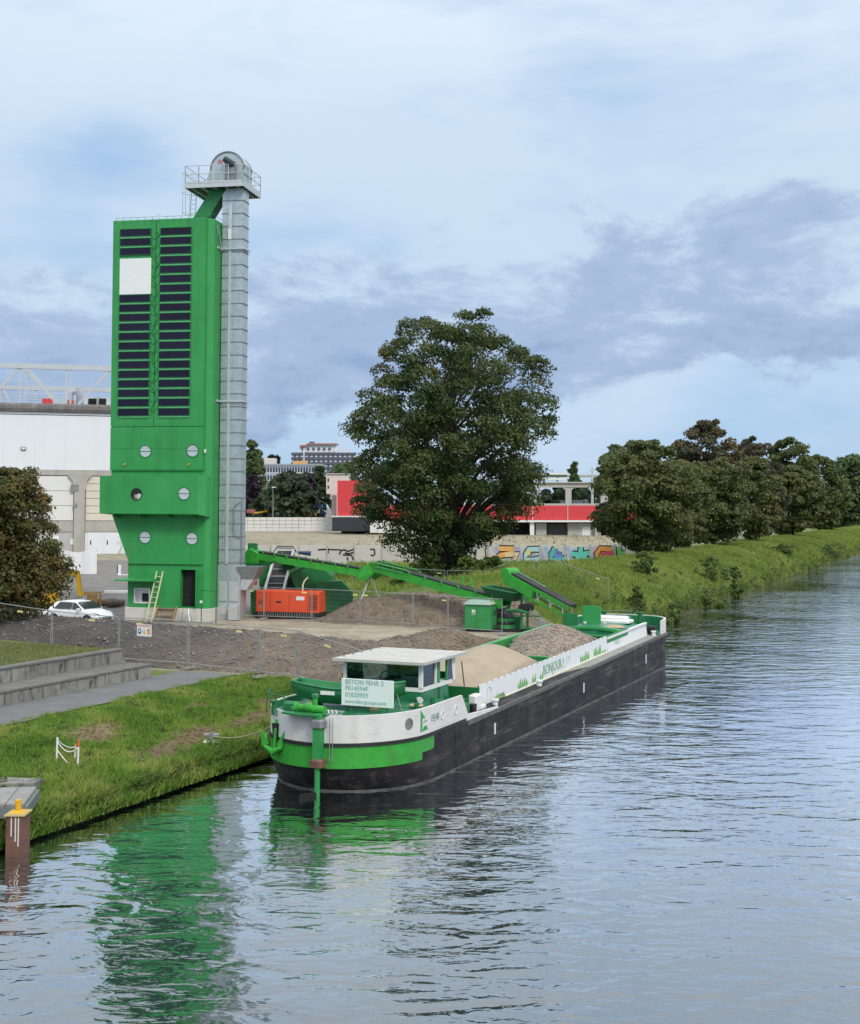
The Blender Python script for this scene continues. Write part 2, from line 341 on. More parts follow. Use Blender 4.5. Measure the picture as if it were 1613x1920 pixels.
def build_ground():
    ni,nj=SS.shape; V=np.stack([XX,YY,ZZ],-1).reshape(-1,3); idx=np.arange(ni*nj).reshape(ni,nj)
    Fc=np.stack([idx[:-1,:-1],idx[1:,:-1],idx[1:,1:],idx[:-1,1:]],-1).reshape(-1,4)[:, ::-1]
    o=np_mesh('ground',V,Fc,ground_mat(),smooth=True); tag(o,kind='structure')
    me=o.data; ca=me.color_attributes.new('Col','FLOAT_COLOR','POINT'); c=gcol().reshape(-1,3); ca.data.foreach_set('color',np.concatenate([c,np.ones((len(c),1))],1).astype(np.float32).ravel())
build_ground()
# water ---------------------------------------------------------------
def water_mat():
    mt=bpy.data.materials.new('canal_water'); mt.use_nodes=True; nt=mt.node_tree; N=nt.nodes; L=nt.links; N.remove(N['Principled BSDF']); out=N['Material Output']
    g=N.new('ShaderNodeNewGeometry')
    def noi(sx,sy,det,rg,dist,off=(0,0,0)):
        mp=N.new('ShaderNodeMapping'); mp.inputs['Scale'].default_value=(sx,sy,1); mp.inputs['Location'].default_value=off; mp.inputs['Rotation'].default_value=(0,0,R(-5))
        L.new(g.outputs['Position'],mp.inputs[0]); n=N.new('ShaderNodeTexNoise'); n.inputs['Scale'].default_value=1; n.inputs['Detail'].default_value=det; n.inputs['Roughness'].default_value=rg; n.inputs['Distortion'].default_value=dist; L.new(mp.outputs[0],n.inputs[0]); return n.outputs[0]
    def mth(op,a,b):
        n=N.new('ShaderNodeMath'); n.operation=op
        for i,v in enumerate((a,b)):
            if isinstance(v,(int,float)): n.inputs[i].default_value=v
            else: L.new(v,n.inputs[i])
        return n.outputs[0]
    def mr(v,a,b,c,d):
        n=N.new('ShaderNodeMapRange'); L.new(v,n.inputs[0])
        for i,x in enumerate((a,b,c,d)): n.inputs[i+1].default_value=x
        return n.outputs[0]
    big=noi(.5,.95,2,.5,.6); med=noi(1.35,2.4,2,.5,.8,(3,1,0)); sml=noi(4.0,7.0,2,.5,.5,(1,5,0))
    calm=mr(noi(.05,.08,2,.5,.3,(7.3,2.2,0)),.35,.65,.5,1.25)    # gusts: calmer and rougher patches
    h=mth('ADD',mth('MULTIPLY',big,.16),mth('ADD',mth('MULTIPLY',med,.05),mth('MULTIPLY',sml,.010)))
    h=mth('MULTIPLY',h,calm)
    bp=N.new('ShaderNodeBump'); bp.inputs['Strength'].default_value=1; bp.inputs['Distance'].default_value=WAVE; L.new(h,bp.inputs['Height'])
    gl=N.new('ShaderNodeBsdfGlossy'); gl.inputs['Roughness'].default_value=.02; gl.inputs[0].default_value=(.97,.98,1,1); L.new(bp.outputs[0],gl.inputs['Normal'])
    df=N.new('ShaderNodeBsdfDiffuse'); df.inputs[0].default_value=(.014,.024,.022,1)
    fr=N.new('ShaderNodeFresnel'); fr.inputs[0].default_value=1.34; L.new(bp.outputs[0],fr.inputs['Normal'])
    fac=mr(fr.outputs[0],0.02,.33,.12,1.0)
    mx=N.new('ShaderNodeMixShader'); L.new(fac,mx.inputs[0]); L.new(df.outputs[0],mx.inputs[1]); L.new(gl.outputs[0],mx.inputs[2]); L.new(mx.outputs[0],out.inputs[0]); return mt
WAVE=.52
wm=MB(); wm.add([ST(-60,-24.2),ST(-60,24.6),ST(2500,24.6),ST(2500,-24.2)],[(0,1,2,3)]); tag(wm.build('water',water_mat()),kind='structure')
# towpath, terrace --------------------------------------------------------
def sheet(name,s0,s1,t0,t1,z,mat,ns=60,nt=8,jit=.0,zf=None,edge=0):
    V=[];Fc=[]
    for i in range(ns+1):
        for j in range(nt+1):
            s=s0+(s1-s0)*i/ns; t=t0+(t1-t0)*j/nt
            if edge and j in (0,nt): t+=edge*wob(s,t*0,2.0)
            zz=z if zf is None else zf(s,t)
            V.append(tuple(ST(s,t,zz+jit*float(wob(s,t,1.5)))))
    for i in range(ns):
        for j in range(nt):
            k=i*(nt+1)+j; Fc.append((k,k+1,k+nt+2,k+nt+1))
    return np_mesh(name,V,Fc,mat,smooth=True)
PATHM=M('asphalt_path',(.155,.158,.162),.9,var=.16,vs=1.1,bump=.3,bs=60,dirt=.3,dc=(.14,.14,.135),ds=.8)
tag(sheet('path',-30,47.6,-31.0,-28.3,1.545,PATHM,ns=130,edge=.12),kind='structure')
LAWN=M('lawn_soil',(.10,.115,.03),.95,var=.25,vs=2,bump=.3,bs=20,dirt=.5,dc=(.17,.13,.05),ds=.6)
lawn=MB(); P=[ST(20,-32.75,1.2),ST(45.55,-32.75,1.2),ST(47.5,-44,1.2),ST(20,-60,1.2)]; lawn.prism(P,(0,0,1.33)); tag(lawn.build('terrace_lawn',LAWN),kind='structure')
WALLRZ=math.pi/2-AXA
def seat_wall(t,z0,z1,s1,depth,label,sgap):
    o=ST(45.5,t,z0); r=thing('retaining_wall',label,'wall',o,WALLRZ)
    s=0
    k=0
    while s>-22:
        L=2.4 if k else 1.15; g=.02
        b=MB(); zt=z1-z0; b.bbox(s-L+g,s-g*.3,random.uniform(-.006,.006),depth,-.35,zt-.085,.015); b.build('wall_block',CONCD,r)
        b=MB(); b.bbox(s-L+g*.6,s,-.035,depth+.02,zt-.08,zt,.012); b.build('coping_slab',COPE,r)
        s-=L; k+=1
seat_wall(-31.05,1.5,2.05,45.4,1.35,'lower weathered concrete seat wall beside the asphalt path',0)
seat_wall(-32.45,2.05,2.6,45.5,.4,'upper weathered concrete seat wall edging the terrace lawn',0)
# rubble berm -----------------------------------------------------------
def berm_h(s,t):
    u=TB-t
    crest=np.interp(t,[-70,-45,-38,-31,-27,-24.5,-23],[3.15,3.1,2.95,2.75,2.6,2.2,1.2])
    f=np.interp(s,[48.9,49.6,52.5,54.2,56.5,61],[0,.12,.82,1.0,.8,-.05])
    base=gh(s,t); ridge=.95*np.exp(-((t+25.7)/1.7)**2)*sst(52,55,s)*sst(70,63,s)
    return base+np.maximum(np.maximum(crest-1.45,0)*f,ridge)+.05*wob(s,t,3)*(ridge>.1)+.09*wob(s,t,2.2)*sst(49,51,s)*sst(61,58,s)+.05*wob(s,t,5)*sst(49,51,s)*sst(61,58,s) -.04
def rubble_mat():
    mt=M('rubble',(.088,.08,.075),.95,var=.55,vs=1.6,bump=1,bs=7,bd=.12,dirt=.9,dc=(.17,.13,.095),ds=.28)
    return mt
ns,nt_=110,170; V=[];sv=np.linspace(48.6,70.5,ns); tv=np.linspace(-62,-22.9,nt_)
A,B=np.meshgrid(sv,tv,indexing='ij'); Zb=berm_h(A,B)
V=np.stack([AX.x*A+NX.x*B,AX.y*A+NX.y*B,Zb],-1).reshape(-1,3); idx=np.arange(ns*nt_).reshape(ns,nt_)
Fc=np.stack([idx[:-1,:-1],idx[:-1,1:],idx[1:,1:],idx[1:,:-1]],-1).reshape(-1,4)
bo_=tag(np_mesh('rubble_berm',V,Fc,ground_mat(),smooth=True),kind='structure')
wb=np.clip(sst(-40,-26,B)*.8+.35*wob(A,B,.35)+.5*sst(55,59,A),0,1)[...,None]; cb=np.array((.088,.080,.075))*(1-wb)+np.array((.20,.158,.118))*wb
ca=bo_.data.color_attributes.new('Col','FLOAT_COLOR','POINT'); cb=cb.reshape(-1,3); ca.data.foreach_set('color',np.concatenate([cb,np.ones((len(cb),1))],1).astype(np.float32).ravel())
def stones(name,pts,sizes,mat,label,cat,flat=.7):
    oct_=np.array([(1,0,0),(-1,0,0),(0,1,0),(0,-1,0),(0,0,1),(0,0,-1)],float); of=np.array([(0,2,4),(2,1,4),(1,3,4),(3,0,4),(2,0,5),(1,2,5),(3,1,5),(0,3,5)])
    n=len(pts); V=oct_[None]*(1+RNG.uniform(-.45,.45,(n,6,3))*0+RNG.uniform(-.35,.35,(n,6,1)))+RNG.uniform(-.3,.3,(n,6,3))
    a=RNG.uniform(0,6.28,n); c,s_=np.cos(a),np.sin(a); x=V[...,0]*c[:,None]-V[...,1]*s_[:,None]; y=V[...,0]*s_[:,None]+V[...,1]*c[:,None]
    V=np.stack([x,y,V[...,2]*flat],-1)*sizes[:,None,None]+pts[:,None,:]
    Fc=(of[None]+6*np.arange(n)[:,None,None]).reshape(-1,3)
    return tag(np_mesh(name,V.reshape(-1,3),Fc,mat),label,cat,kind='stuff')
n=11000; s_=RNG.uniform(49,60,n); t_=-62+38.5*RNG.uniform(0,1,n)**.75; zz=berm_h(s_,t_)
SOILS=M('stone_brown',(.22,.175,.135),.95,var=.5,vs=.9)
SG=M('stone_grey',(.19,.172,.158),.9,var=.5,vs=.8)
stones('rubble_stones',np.stack([AX.x*s_+NX.x*t_,AX.y*s_+NX.y*t_,zz+.01],-1),np.minimum(.026*(1/(RNG.uniform(.04,1,n)))**.5,.12),SG,'broken grey and brown stones strewn over the rubble berm','stones')
n=2600; s_=RNG.uniform(58,69,n); t_=RNG.uniform(-28.5,-23.5,n)
stones('ridge_stones',np.stack([AX.x*s_+NX.x*t_,AX.y*s_+NX.y*t_,berm_h(s_,t_)+.01],-1),RNG.uniform(.02,.08,n),SOILS,'brown stones on the low ridge along the canal edge','stones')
# brown soil mound behind the site fence
def mound_h(s,t):
    w=np.exp(-((s-76.9)/2.6)**4)*np.interp(t,[-39,-36.5,-33.5,-30,-26,-24.6],[0,.75,1,.95,.8,0])
    return gh(s,t)+1.75*w+.1*wob(s,t,1.8)*w+.05*wob(s,t,4.5)*w-.05*(w<.02)
A,B=np.meshgrid(np.linspace(72.8,82,50),np.linspace(-39.5,-24.4,80),indexing='ij'); Zb=mound_h(A,B)
V=np.stack([AX.x*A+NX.x*B,AX.y*A+NX.y*B,Zb],-1).reshape(-1,3); idx=np.arange(50*80).reshape(50,80); Fc=np.stack([idx[:-1,:-1],idx[:-1,1:],idx[1:,1:],idx[1:,:-1]],-1).reshape(-1,4)
SOILM=M('soil',(.20,.155,.115),.95,var=.35,vs=2.2,bump=.8,bs=8,bd=.06,dirt=.5,dc=(.13,.095,.07),ds=1.2)
tag(np_mesh('soil_mound',V,Fc,SOILM,smooth=True),'long mound of brown soil behind the mesh fence',kind='structure')
n=1500; s_=RNG.uniform(73.5,79,n); t_=RNG.uniform(-38,-25,n)
stones('soil_clods',np.stack([AX.x*s_+NX.x*t_,AX.y*s_+NX.y*t_,mound_h(s_,t_)],-1),RNG.uniform(.02,.09,n),SOILM,'brown clods lying on the soil mound','clods')
# ================================================================== concrete plant tower
TA=R(11); TO=Vector((-13.57,82.29,1.3)); TRZ=-TA
tw=thing('mixing_tower','tall green concrete mixing tower with two columns of dark panels','tower',TO,TRZ)
def wall_holes(mb,x0,x1,z0,z1,y,holes,dep):
    xs=sorted({x0,x1,*[h[0] for h in holes],*[h[1] for h in holes]}); zs=sorted({z0,z1,*[h[2] for h in holes],*[h[3] for h in holes]})
    for a,b in zip(xs,xs[1:]):
        for c,d in zip(zs,zs[1:]):
            mx,mz=(a+b)/2,(c+d)/2
            if any(h[0]<mx<h[1] and h[2]<mz<h[3] for h in holes): continue
            mb.add([(a,y,c),(b,y,c),(b,y,d),(a,y,d)],[(0,1,2,3)])
    for a,b,c,d in holes:
        mb.add([(a,y,c),(b,y,c),(b,y,d),(a,y,d),(a,y+dep,c),(b,y+dep,c),(b,y+dep,d),(a,y+dep,d)],[(0,1,5,4),(1,2,6,5),(2,3,7,6),(3,0,4,7)])
DOOR=(-1.83,-.84,.88,3.18); WIN=(-4.9,-3.85,1.05,2.0)
b=MB(); b.bbox(-5.46,.06,-.12,5.2,0,.79,.03); b.build('plinth',WHITEC,tw)
b=MB()   # lower storey, front wall with its openings
wall_holes(b,-5.32,-.3,.8,3.5,0,[DOOR,WIN],.35)
b.add([(-5.32,0,.8),(-5.32,5,.8),(-5.32,5,3.5),(-5.32,0,3.5),(-.3,0,.8),(0,.3,.8),(0,.3,3.5),(-.3,0,3.5),(0,5,.8),(0,5,3.5)],[(0,3,2,1),(4,5,6,7),(5,8,9,6),(8,1,2,9)])
b.build('lower_wall',GREEN,tw)
def sect(xl,z): return [(xl,0,z),(-.3,0,z),(0,.3,z),(0,5,z),(xl,5,z)]
b=MB(); b.loft([sect(-5.32,3.5),sect(-5.33,3.7),sect(-6.52,6.75),sect(-6.52,25.02)]); b.build('shaft_wall',GREEN,tw)
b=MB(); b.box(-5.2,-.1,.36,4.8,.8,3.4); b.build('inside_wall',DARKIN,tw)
# steel cladding slabs set proud of the shaft
for (x0,x1,z0,z1) in ((-6.57,-3.72,12.06,25.04),(-3.68,-.42,12.06,25.04),(-6.57,-.42,9.32,12.02),(-5.36,-.42,3.52,3.56)):
    b=MB(); b.bbox(x0,x1,-.12,.002,z0,z1,.012); b.build('cladding_panel',GREEN,tw)
YP=-.12
def solar(x0,x1,zt):
    q=random.gauss(0,.006)+.012; p=random.gauss(0,.008)
    b=MB(); b.add([(x0,YP-.05-q,zt-.43),(x1,YP-.05-q-p,zt-.43),(x1,YP-.05-p,zt),(x0,YP-.05,zt),(x0,YP+.01,zt-.43),(x1,YP+.01,zt-.43),(x1,YP+.01,zt),(x0,YP+.01,zt)],[(0,1,2,3),(7,6,5,4),(0,4,5,1),(1,5,6,2),(2,6,7,3),(3,7,4,0)]); f=b.build('solar_panel',SOLAR,tw)
    b=MB()
    for (a,c,d,e) in ((x0-.03,x1+.03,zt,zt+.025),(x0-.03,x1+.03,zt-.455,zt-.43),(x0-.03,x0,zt-.43,zt),(x1,x1+.03,zt-.43,zt)): b.box(a,c,YP-.075,YP+.005,d,e)
    b.build('panel_frame',DGREEN,f)
for k in range(20):
    zt=24.45-k*.594
    solar(-3.37,-1.36,zt)
    b=MB(); b.box(-3.40,-1.33,YP-.055,YP+.0,zt-.565,zt-.475); b.build('panel_ledge',GREEN_L,tw)
    if k<3 or k>6:
        solar(-6.05,-4.03,zt)
    if k<2 or k>6:
        b=MB(); b.box(-6.08,-4.0,YP-.055,YP+.0,zt-.565,zt-.475); b.build('panel_ledge',GREEN_L,tw)
WB=M('white_board',(.82,.83,.82),.4,var=.03)
b=MB(); b.bbox(-6.07,-3.98,YP-.07,YP,20.35,22.6,.01); tag(b.build('information_board',WB,tw),'blank white square board between the dark panels')
b=MB()   # cables looping down between the two columns of panels
pts=[(-3.7+.16*math.sin(k*.9)+.06*math.sin(k*2.3),YP-.03,24.3-k*.24) for k in range(49)]; b.tube(pts,.018,4)
for k in range(19):
    z=24.1-k*.6; b.tube([(-3.42,YP-.03,z),(-3.55,YP-.03,z-.2),(-3.7,YP-.03,z-.28)],.014,4); b.tube([(-3.98,YP-.03,z-.1),(-3.86,YP-.03,z-.28),(-3.7,YP-.03,z-.34)],.014,4)
b.build('panel_cable',DGREEN,tw)
for (x0,x1,z0) in ((-6.52,-.44,10.7),(-6.52,-.44,9.4)):
    b=MB(); b.box(x0,x1,YP-.012,YP,z0-.012,z0+.012); b.build('weld_seam',GREEN,tw)
for x in (-5.1,-3.6,-2.2):
    b=MB(); b.box(x-.012,x+.012,YP-.012,YP,9.36,12.0); b.build('weld_seam',GREEN,tw)
for z in (12.2,24.9):
    for k in range(13):
        b=MB(); b.disc((-6.4+k*.48,YP,z),(0,-1,0),.035,.02,6); b.build('bolt',DGREEN,tw)
# projecting box at mid height
b=MB(); b.add([(-6.82,-1,8.95),(-.42,-1,8.95),(-.05,-.55,8.95),(-.05,1,8.95),(-6.82,1,8.95),(-6.82,-1,6.62),(-.42,-1,6.62),(-.05,-.55,6.5),(-.05,1,6.35),(-6.52,1,6.5)],
  [(0,1,2,3,4),(5,9,8,7,6),(0,5,6,1),(1,6,7,2),(2,7,8,3),(4,9,5,0),(3,8,9,4)]); b.build('projecting_box',GREEN,tw)
b=MB(); 
for x in (-5.9,-4.2,-2.4,-.8): b.bar((x,-.95,6.6),(x,-.05,6.42),.06,.14)
b.build('support_rib',DGREEN,tw)
GREYP=M('pale_grey_panel',(.52,.57,.62),.45,var=.06)
def porthole(x,y,z,broken=False):
    b=MB(); b.ring((x,y-.03,z),(0,1,0),.355,.40,.05,28); f=b.build('round_window',DGREEN,tw)
    if not broken:
        for s in (-1,1):
            n=13; P=[(x+.35*math.cos(math.pi*k/n),y-.012,z+s*(.012+.34*math.sin(math.pi*k/n))) for k in range(n+1)]
            b=MB(); b.prism(P if s>0 else P[::-1],(0,.02,0)); b.build('pane',GREYP,f)
        b=MB(); b.box(x-.37,x+.37,y-.026,y+.0,z-.02,z+.02); b.build('glazing_bar',DGREEN,f)
    else:
        b=MB(); b.disc((x,y-.008,z),(0,1,0),.352,.006,28); b.build('opening',DARKIN,f)
        P=[(x-.02,y-.02,z-.05),(x+.16,y-.02,z+.04),(x+.33,y-.02,z-.02),(x+.24,y-.02,z-.24),(x+.06,y-.02,z-.33)]; b=MB(); b.prism(P,(0,.01,0)); b.build('broken_pane',GREYP,f)
        b=MB(); b.tube([(x-.1,y-.03,z-.02),(x-.05,y-.06,z-.2),(x-.02,y-.06,z-.34)],[.03,.09,.03],6); b.build('debris',WOOD,f)
for x,z in ((-4.22,10.5),(-1.12,10.53)): porthole(x,-.12,z)
porthole(-4.39,-1,7.83,True); porthole(-1.3,-1,7.87)
for x,z in ((-4.22,5.15),(-1.14,5.1)): porthole(x,0,z)
for x in (-5.55,-1.3): b=MB(); b.tube([(x,-.12,9.72),(x,-.3,9.66)],[.045,.06],8); b.build('lamp',YELLOW,tw)
b=MB(); b.box(-.36,-.28,-.14,.0,10.4,10.62); b.build('number_plate',WHITE,tw)
# door, hatch, canopy
b=MB(); a,c,d,e=DOOR
for (x0,x1,z0,z1) in ((a-.07,a,d,e+.07),(c,c+.07,d,e+.07),(a,c,e,e+.07)): b.box(x0,x1,-.05,.05,z0,z1)
b.build('door_frame',GREEN,tw)
b=MB(); b.bar((c+.02,-.02,d+1.15),(c+.12,-.35,d+1.15),.04,2.25); b.build('door_leaf',GREEN,tw)
b=MB(); a,c,d,e=WIN
for (x0,x1,z0,z1) in ((a,a+.06,d,e),(c-.06,c,d,e),(a,c,e-.06,e),(a,c,d,d+.06)): b.box(x0,x1,-.03,.34,z0,z1)
b.box(a,c,.30,.34,d,e); b.build('hatch_frame',WHITE,tw)
b=MB(); b.box(a+.45,c-.1,.2,.29,d+.12,d+.6); b.build('hatch_screen',DARKIN,tw)
b=MB(); b.add([(-5.75,-1.0,2.55),(-3.5,-1.0,2.55),(-3.35,-.02,2.62),(-5.55,-.02,2.62),(-5.75,-1.0,2.47),(-3.5,-1.0,2.47),(-3.35,-.02,2.4),(-5.55,-.02,2.4)],[(0,1,2,3),(7,6,5,4),(0,4,5,1),(1,5,6,2),(2,6,7,3),(3,7,4,0)]); b.build('canopy',GREEN,tw)
b=MB()   # guard rail around the roof
for k in range(14): x=-6.45+k*.48; b.tube([(x,.1,25),(x,.1,25.25)],.015,4)
b.tube([(-6.45,.1,25.25),(-3.75,.1,25.25),(-3.6,.1,25.4),(-3.45,.1,25.25),(-.3,.1,25.25),(-.15,.3,25.38),(-.05,.5,25.25),(-.05,4.8,25.25)],.012,5)
b.build('roof_rail',GREEN,tw)
b=MB(); b.tube([(0.03,.6,24.7),(.08,.8,24.2),(.1,1.1,23.9),(.1,1.3,23.2)],.03,5); b.build('conduit',GALV2,tw)
# ------------------------------------------------------------------ bucket elevator
TM=Matrix.Translation(TO)@Matrix.Rotation(TRZ,4,'Z')
EO=TM@Vector((.75,2.05,0))
ev=thing('bucket_elevator','tall galvanised bucket elevator shaft with railed platform beside green tower','elevator',EO,TRZ)
def E(x,y,z): return (x-.75,y-2.05,z)
class ME(MB):
    def build(s,*a,**k): s.v=[(x-.75,y-2.05,z) for x,y,z in s.v]; return super().build(*a,**k)
X0,X1,Y0,Y1=.06,1.44,1.5,2.55
b=ME(); b.box(X0,X1,Y0,Y1,3.4,27.2); b.build('shaft',GALV,ev)
k=0; z=3.6
while z<27:
    b=ME(); q=.045
    for (a,c,d,e) in ((X0-q,X1+q,Y0-q,Y0),(X0-q,X1+q,Y1,Y1+q),(X0-q,X0,Y0,Y1),(X1,X1+q,Y0,Y1)): b.box(a,c,d,e,z-.018,z+.018)
    b.build('flange',GSTEEL,ev); z+=.815; k+=1
for x in (.34,.86): b=ME(); b.box(x-.02,x+.02,Y0-.03,Y0+.01,3.5,27.1); b.build('seam_strip',GALV,ev)
b=ME(); b.box(.52,.70,Y0-.07,Y0+.01,3.5,25.6); b.box(.5,.72,Y0-.075,Y0,24.0,26.2); b.build('cable_duct',GALV2,ev)
b=ME(); b.box(.5,.68,Y0-.13,Y0-.05,23.95,24.6); b.build('junction_box',WHITE,ev)
for z in (23.35,13.72): b=ME(); b.bar((X0-.15,Y0-.1,z),(X1+.2,Y0-.1,z),.09,.12); b.bar((X1+.1,Y0-.1,z),(X1+.1,Y1,z),.09,.12); b.bar((X0-.05,Y0-.1,z),(X0-.05,.8,z),.09,.12); b.build('tie_beam',GALV2,ev)
b=ME(); b.bbox(.02,1.52,1.42,2.65,.0,3.4,.03); b.build('boot_casing',GALV,ev)
for (x0,x1,z0,z1) in ((.12,.66,1.2,2.4),(.8,1.42,1.2,2.4),(.12,.66,.35,1.05),(.8,1.42,.35,1.05)): b=ME(); b.bbox(x0,x1,1.38,1.44,z0,z1,.015); b.build('inspection_door',GALV2,ev)
b=ME(); b.box(.9,1.5,1.0,1.38,.05,.9); b.build('drive_housing',GALV2,ev)
b=ME(); b.tube([(1.44,1.46,7.4),(1.05,1.4,7.1),(1.05,1.4,5.4),(1.44,1.46,5.1)],.03,5); b.build('handle_pipe',GSTEEL,ev)
b=ME(); b.tube([(1.56,1.5,3.6),(1.56,1.5,7.6)],.045,6); b.build('drain_pipe',GSTEEL,ev)
# intake funnel on the right
hp=[(1.3,1.3,3.35),(2.8,1.3,3.35),(2.8,2.8,3.35),(1.3,2.8,3.35)]; hq=[(1.55,1.5,2.55),(2.35,1.5,2.55),(2.35,2.5,2.55),(1.55,2.5,2.55)]
b=ME(); b.loft([hq,hp],cap=False); b.loft([[(x,y,z+.003) for x,y,z in hq],[(x*1.0,y,z+.003) for x,y,z in hp]],cap=False); b.build('intake_funnel',GSTEEL,ev)
b=ME(); b.loft([[(1.5,1.5,1.9),(1.9,1.5,1.9),(1.9,2.5,1.9),(1.5,2.5,1.9)],hq]); b.build('intake_throat',GALV2,ev)
# head platform
PX0,PX1,PY0,PY1,PZ=-2.2,1.62,.85,4.3,27.45
b=ME(); b.box(PX0,PX1,PY0,PY1,PZ-.06,PZ); b.build('platform_deck',GSTEEL,ev)
b=ME()
for (p,q) in (((PX0,PY0),(PX1,PY0)),((PX1,PY0),(PX1,PY1)),((PX1,PY1),(PX0,PY1)),((PX0,PY1),(PX0,PY0))): b.bar((*p,PZ-.16),(*q,PZ-.16),.08,.26)
for x in np.linspace(PX0+.4,PX1-.4,5): b.bar((x,PY0,PZ-.2),(x,PY1,PZ-.2),.08,.2)
b.build('platform_frame',GALV2,ev)
b=ME()
def rail(mb,pts,z0,h,step):
    for p,q in zip(pts,pts[1:]):
        p=Vector(p);q=Vector(q);L=(q-p).length;n=max(1,round(L/step))
        for k in range(n+1): c=p.lerp(q,k/n); mb.tube([(c.x,c.y,z0),(c.x,c.y,z0+h)],.028,5)
        for hh in (h,h*.52): mb.tube([(p.x,p.y,z0+hh),(q.x,q.y,z0+hh)],.025,5)
        mb.bar((p.x,p.y,z0+.06),(q.x,q.y,z0+.06),.012,.12)
rail(b,[(PX0+.9,PY0),(PX1,PY0),(PX1,PY1),(PX0,PY1),(PX0,PY0),(PX0+.9,PY0)],PZ,1.12,1.1); b.build('guard_rail',GALV2,ev)
# domed head casing and drive
n=14; cx,cz,rr=.45,28.35,1.12
P=[(cx-rr*1.0,1.25,PZ)]+[(cx-rr*math.cos(math.pi*k/n),1.25,cz+rr*math.sin(math.pi*k/n)) for k in range(n+1)]+[(cx+rr,1.25,PZ)]
P2=[(cx-1.35,1.25,PZ),(cx-1.35,1.25,PZ+.35)]+P[2:]
b=ME(); b.prism(P2,(0,1.5,0)); b.build('head_casing',GALV,ev)
b=ME()
for yy in (1.22,2.72):
    for k in range(n): a,c=P[1+k],P[2+k]; b.bar((a[0],yy,a[2]),(c[0],yy,c[2]),.07,.07)
b.build('casing_rim',GSTEEL,ev)
b=ME(); b.tube([(.55,1.22,28.75),(.55,1.1,28.75)],.22,12); b.tube([(.35,.98,28.95),(.95,.98,28.55)],.2,10); b.build('drive_motor',M('motor_blue_black',(.02,.03,.05),.5),ev)
b=ME(); b.bbox(.4,1.0,.95,1.22,27.5,28.5,.03); b.build('gear_box',GSTEEL,ev)
b=ME(); b.disc((-.05,1.245,28.85),(0,-1,0),.15,.02,14); b.build('warning_disc',M('faded_red',(.5,.2,.2),.6),ev)
# green chute from head to tower roof
b=ME(); ch=lambda x,z,w:[(x-w,1.5,z),(x+w,1.5,z),(x+w,2.5,z),(x-w,2.5,z)]
b.loft([ch(-1.62,25.03,.52),ch(-.2,27.2,.52)]); b.build('chute',DGREEN,ev)
# caged ladder up to the platform
b=ME()
for x in (-2.3,-1.95): b.tube([(x-.12,2.3,25.05),(x,2.3,28.4)],.025,5)
for k in range(11): z=25.3+k*.29; b.tube([(-2.41+.036*(z-25)*1.0,2.3,z),(-2.06+.036*(z-25),2.3,z)],.016,4)
b.build('ladder',GALV2,ev)
b=ME()
for z in (25.9,27.2,28.45): b.tube([(-2.2+.42*math.cos(t),2.3-.0,z) if False else (-2.55-.38*math.sin(t),2.3-.38*math.cos(t),z) for t in np.linspace(-.3,math.pi+.3,10)],.016,4)
for t in (0.1,.8,1.57,2.3,3.0): b.tube([(-2.55-.38*math.sin(t),2.3-.38*math.cos(t),25.9),(-2.55-.38*math.sin(t),2.3-.38*math.cos(t),28.45)],.013,4)
b.build('ladder_cage',GALV2,ev)
# ------------------------------------------------------------------ things at the tower's foot
def TW(x,y,z): return TM@Vector((x,y,z))
lo=TW(-3.55,-.9,0); la=thing('ladder','pale yellow ladder leaning against the green tower','ladder',lo,TRZ)
PY=M('pale_yellow',(.70,.68,.42),.5)
for dx in (-.2,.2): b=MB(); b.bar((dx,0,0),(dx+.36,.85,3.05),.05,.08); b.build('ladder_rail',PY,la)
for k in range(9): f=(k+.6)/9.6; b=MB(); b.tube([(-.2+.36*f,.85*f,3.05*f),(.2+.36*f,.85*f,3.05*f)],.022,5); b.build('rung',PY,la)
so=TW(-2.6,-.75,0); stp=thing('wooden_steps','small wooden steps in front of the white plinth','steps',so,TRZ)
for k in range(4): b=MB(); b.box(-.62,.62,k*.16-.1,k*.16+.12,.16+k*.2,.2+k*.2); b.build('tread',WOOD,stp)
for s in (-1,1): b=MB(); b.bar((s*.6,-.1,.05),(s*.6,.6,.88),.05,.2); b.build('stringer',WOOD,stp)
ao=TW(-1.3,-.5,0); al=thing('step_ladder','small white folding step ladder by the white plinth','step ladder',ao,TRZ)
for sx in (-1,1): b=MB(); b.bar((sx*.36,-.25,0),(sx*.16,0,.82),.05); b.bar((sx*.36,.25,0),(sx*.16,0,.82),.05); b.build('leg',GALV2,al)
for k in range(3): b=MB(); w=.3-.06*k; b.box(-w,w,-.2+.06*k,-.14+.07*k,.2+.2*k,.23+.2*k); b.build('tread',GALV2,al)
po=TW(-.1,-1.0,0); gp_=thing('pipe_frame','thin dark green pipe frame standing right of the tower door','pipe frame',po,TRZ)
b=MB(); b.tube([(0,0,0),(0,0,2.1)],.035,6); b.tube([(0,0,2.0),(1.02,-.2,1.95),(1.02,-.2,0)],.035,6); b.build('pipe',DGREEN,gp_)
b=MB(); b.disc((0,-.03,1.3),(0,-1,0),.09,.03,12); b.build('round_tag',WHITE,gp_)
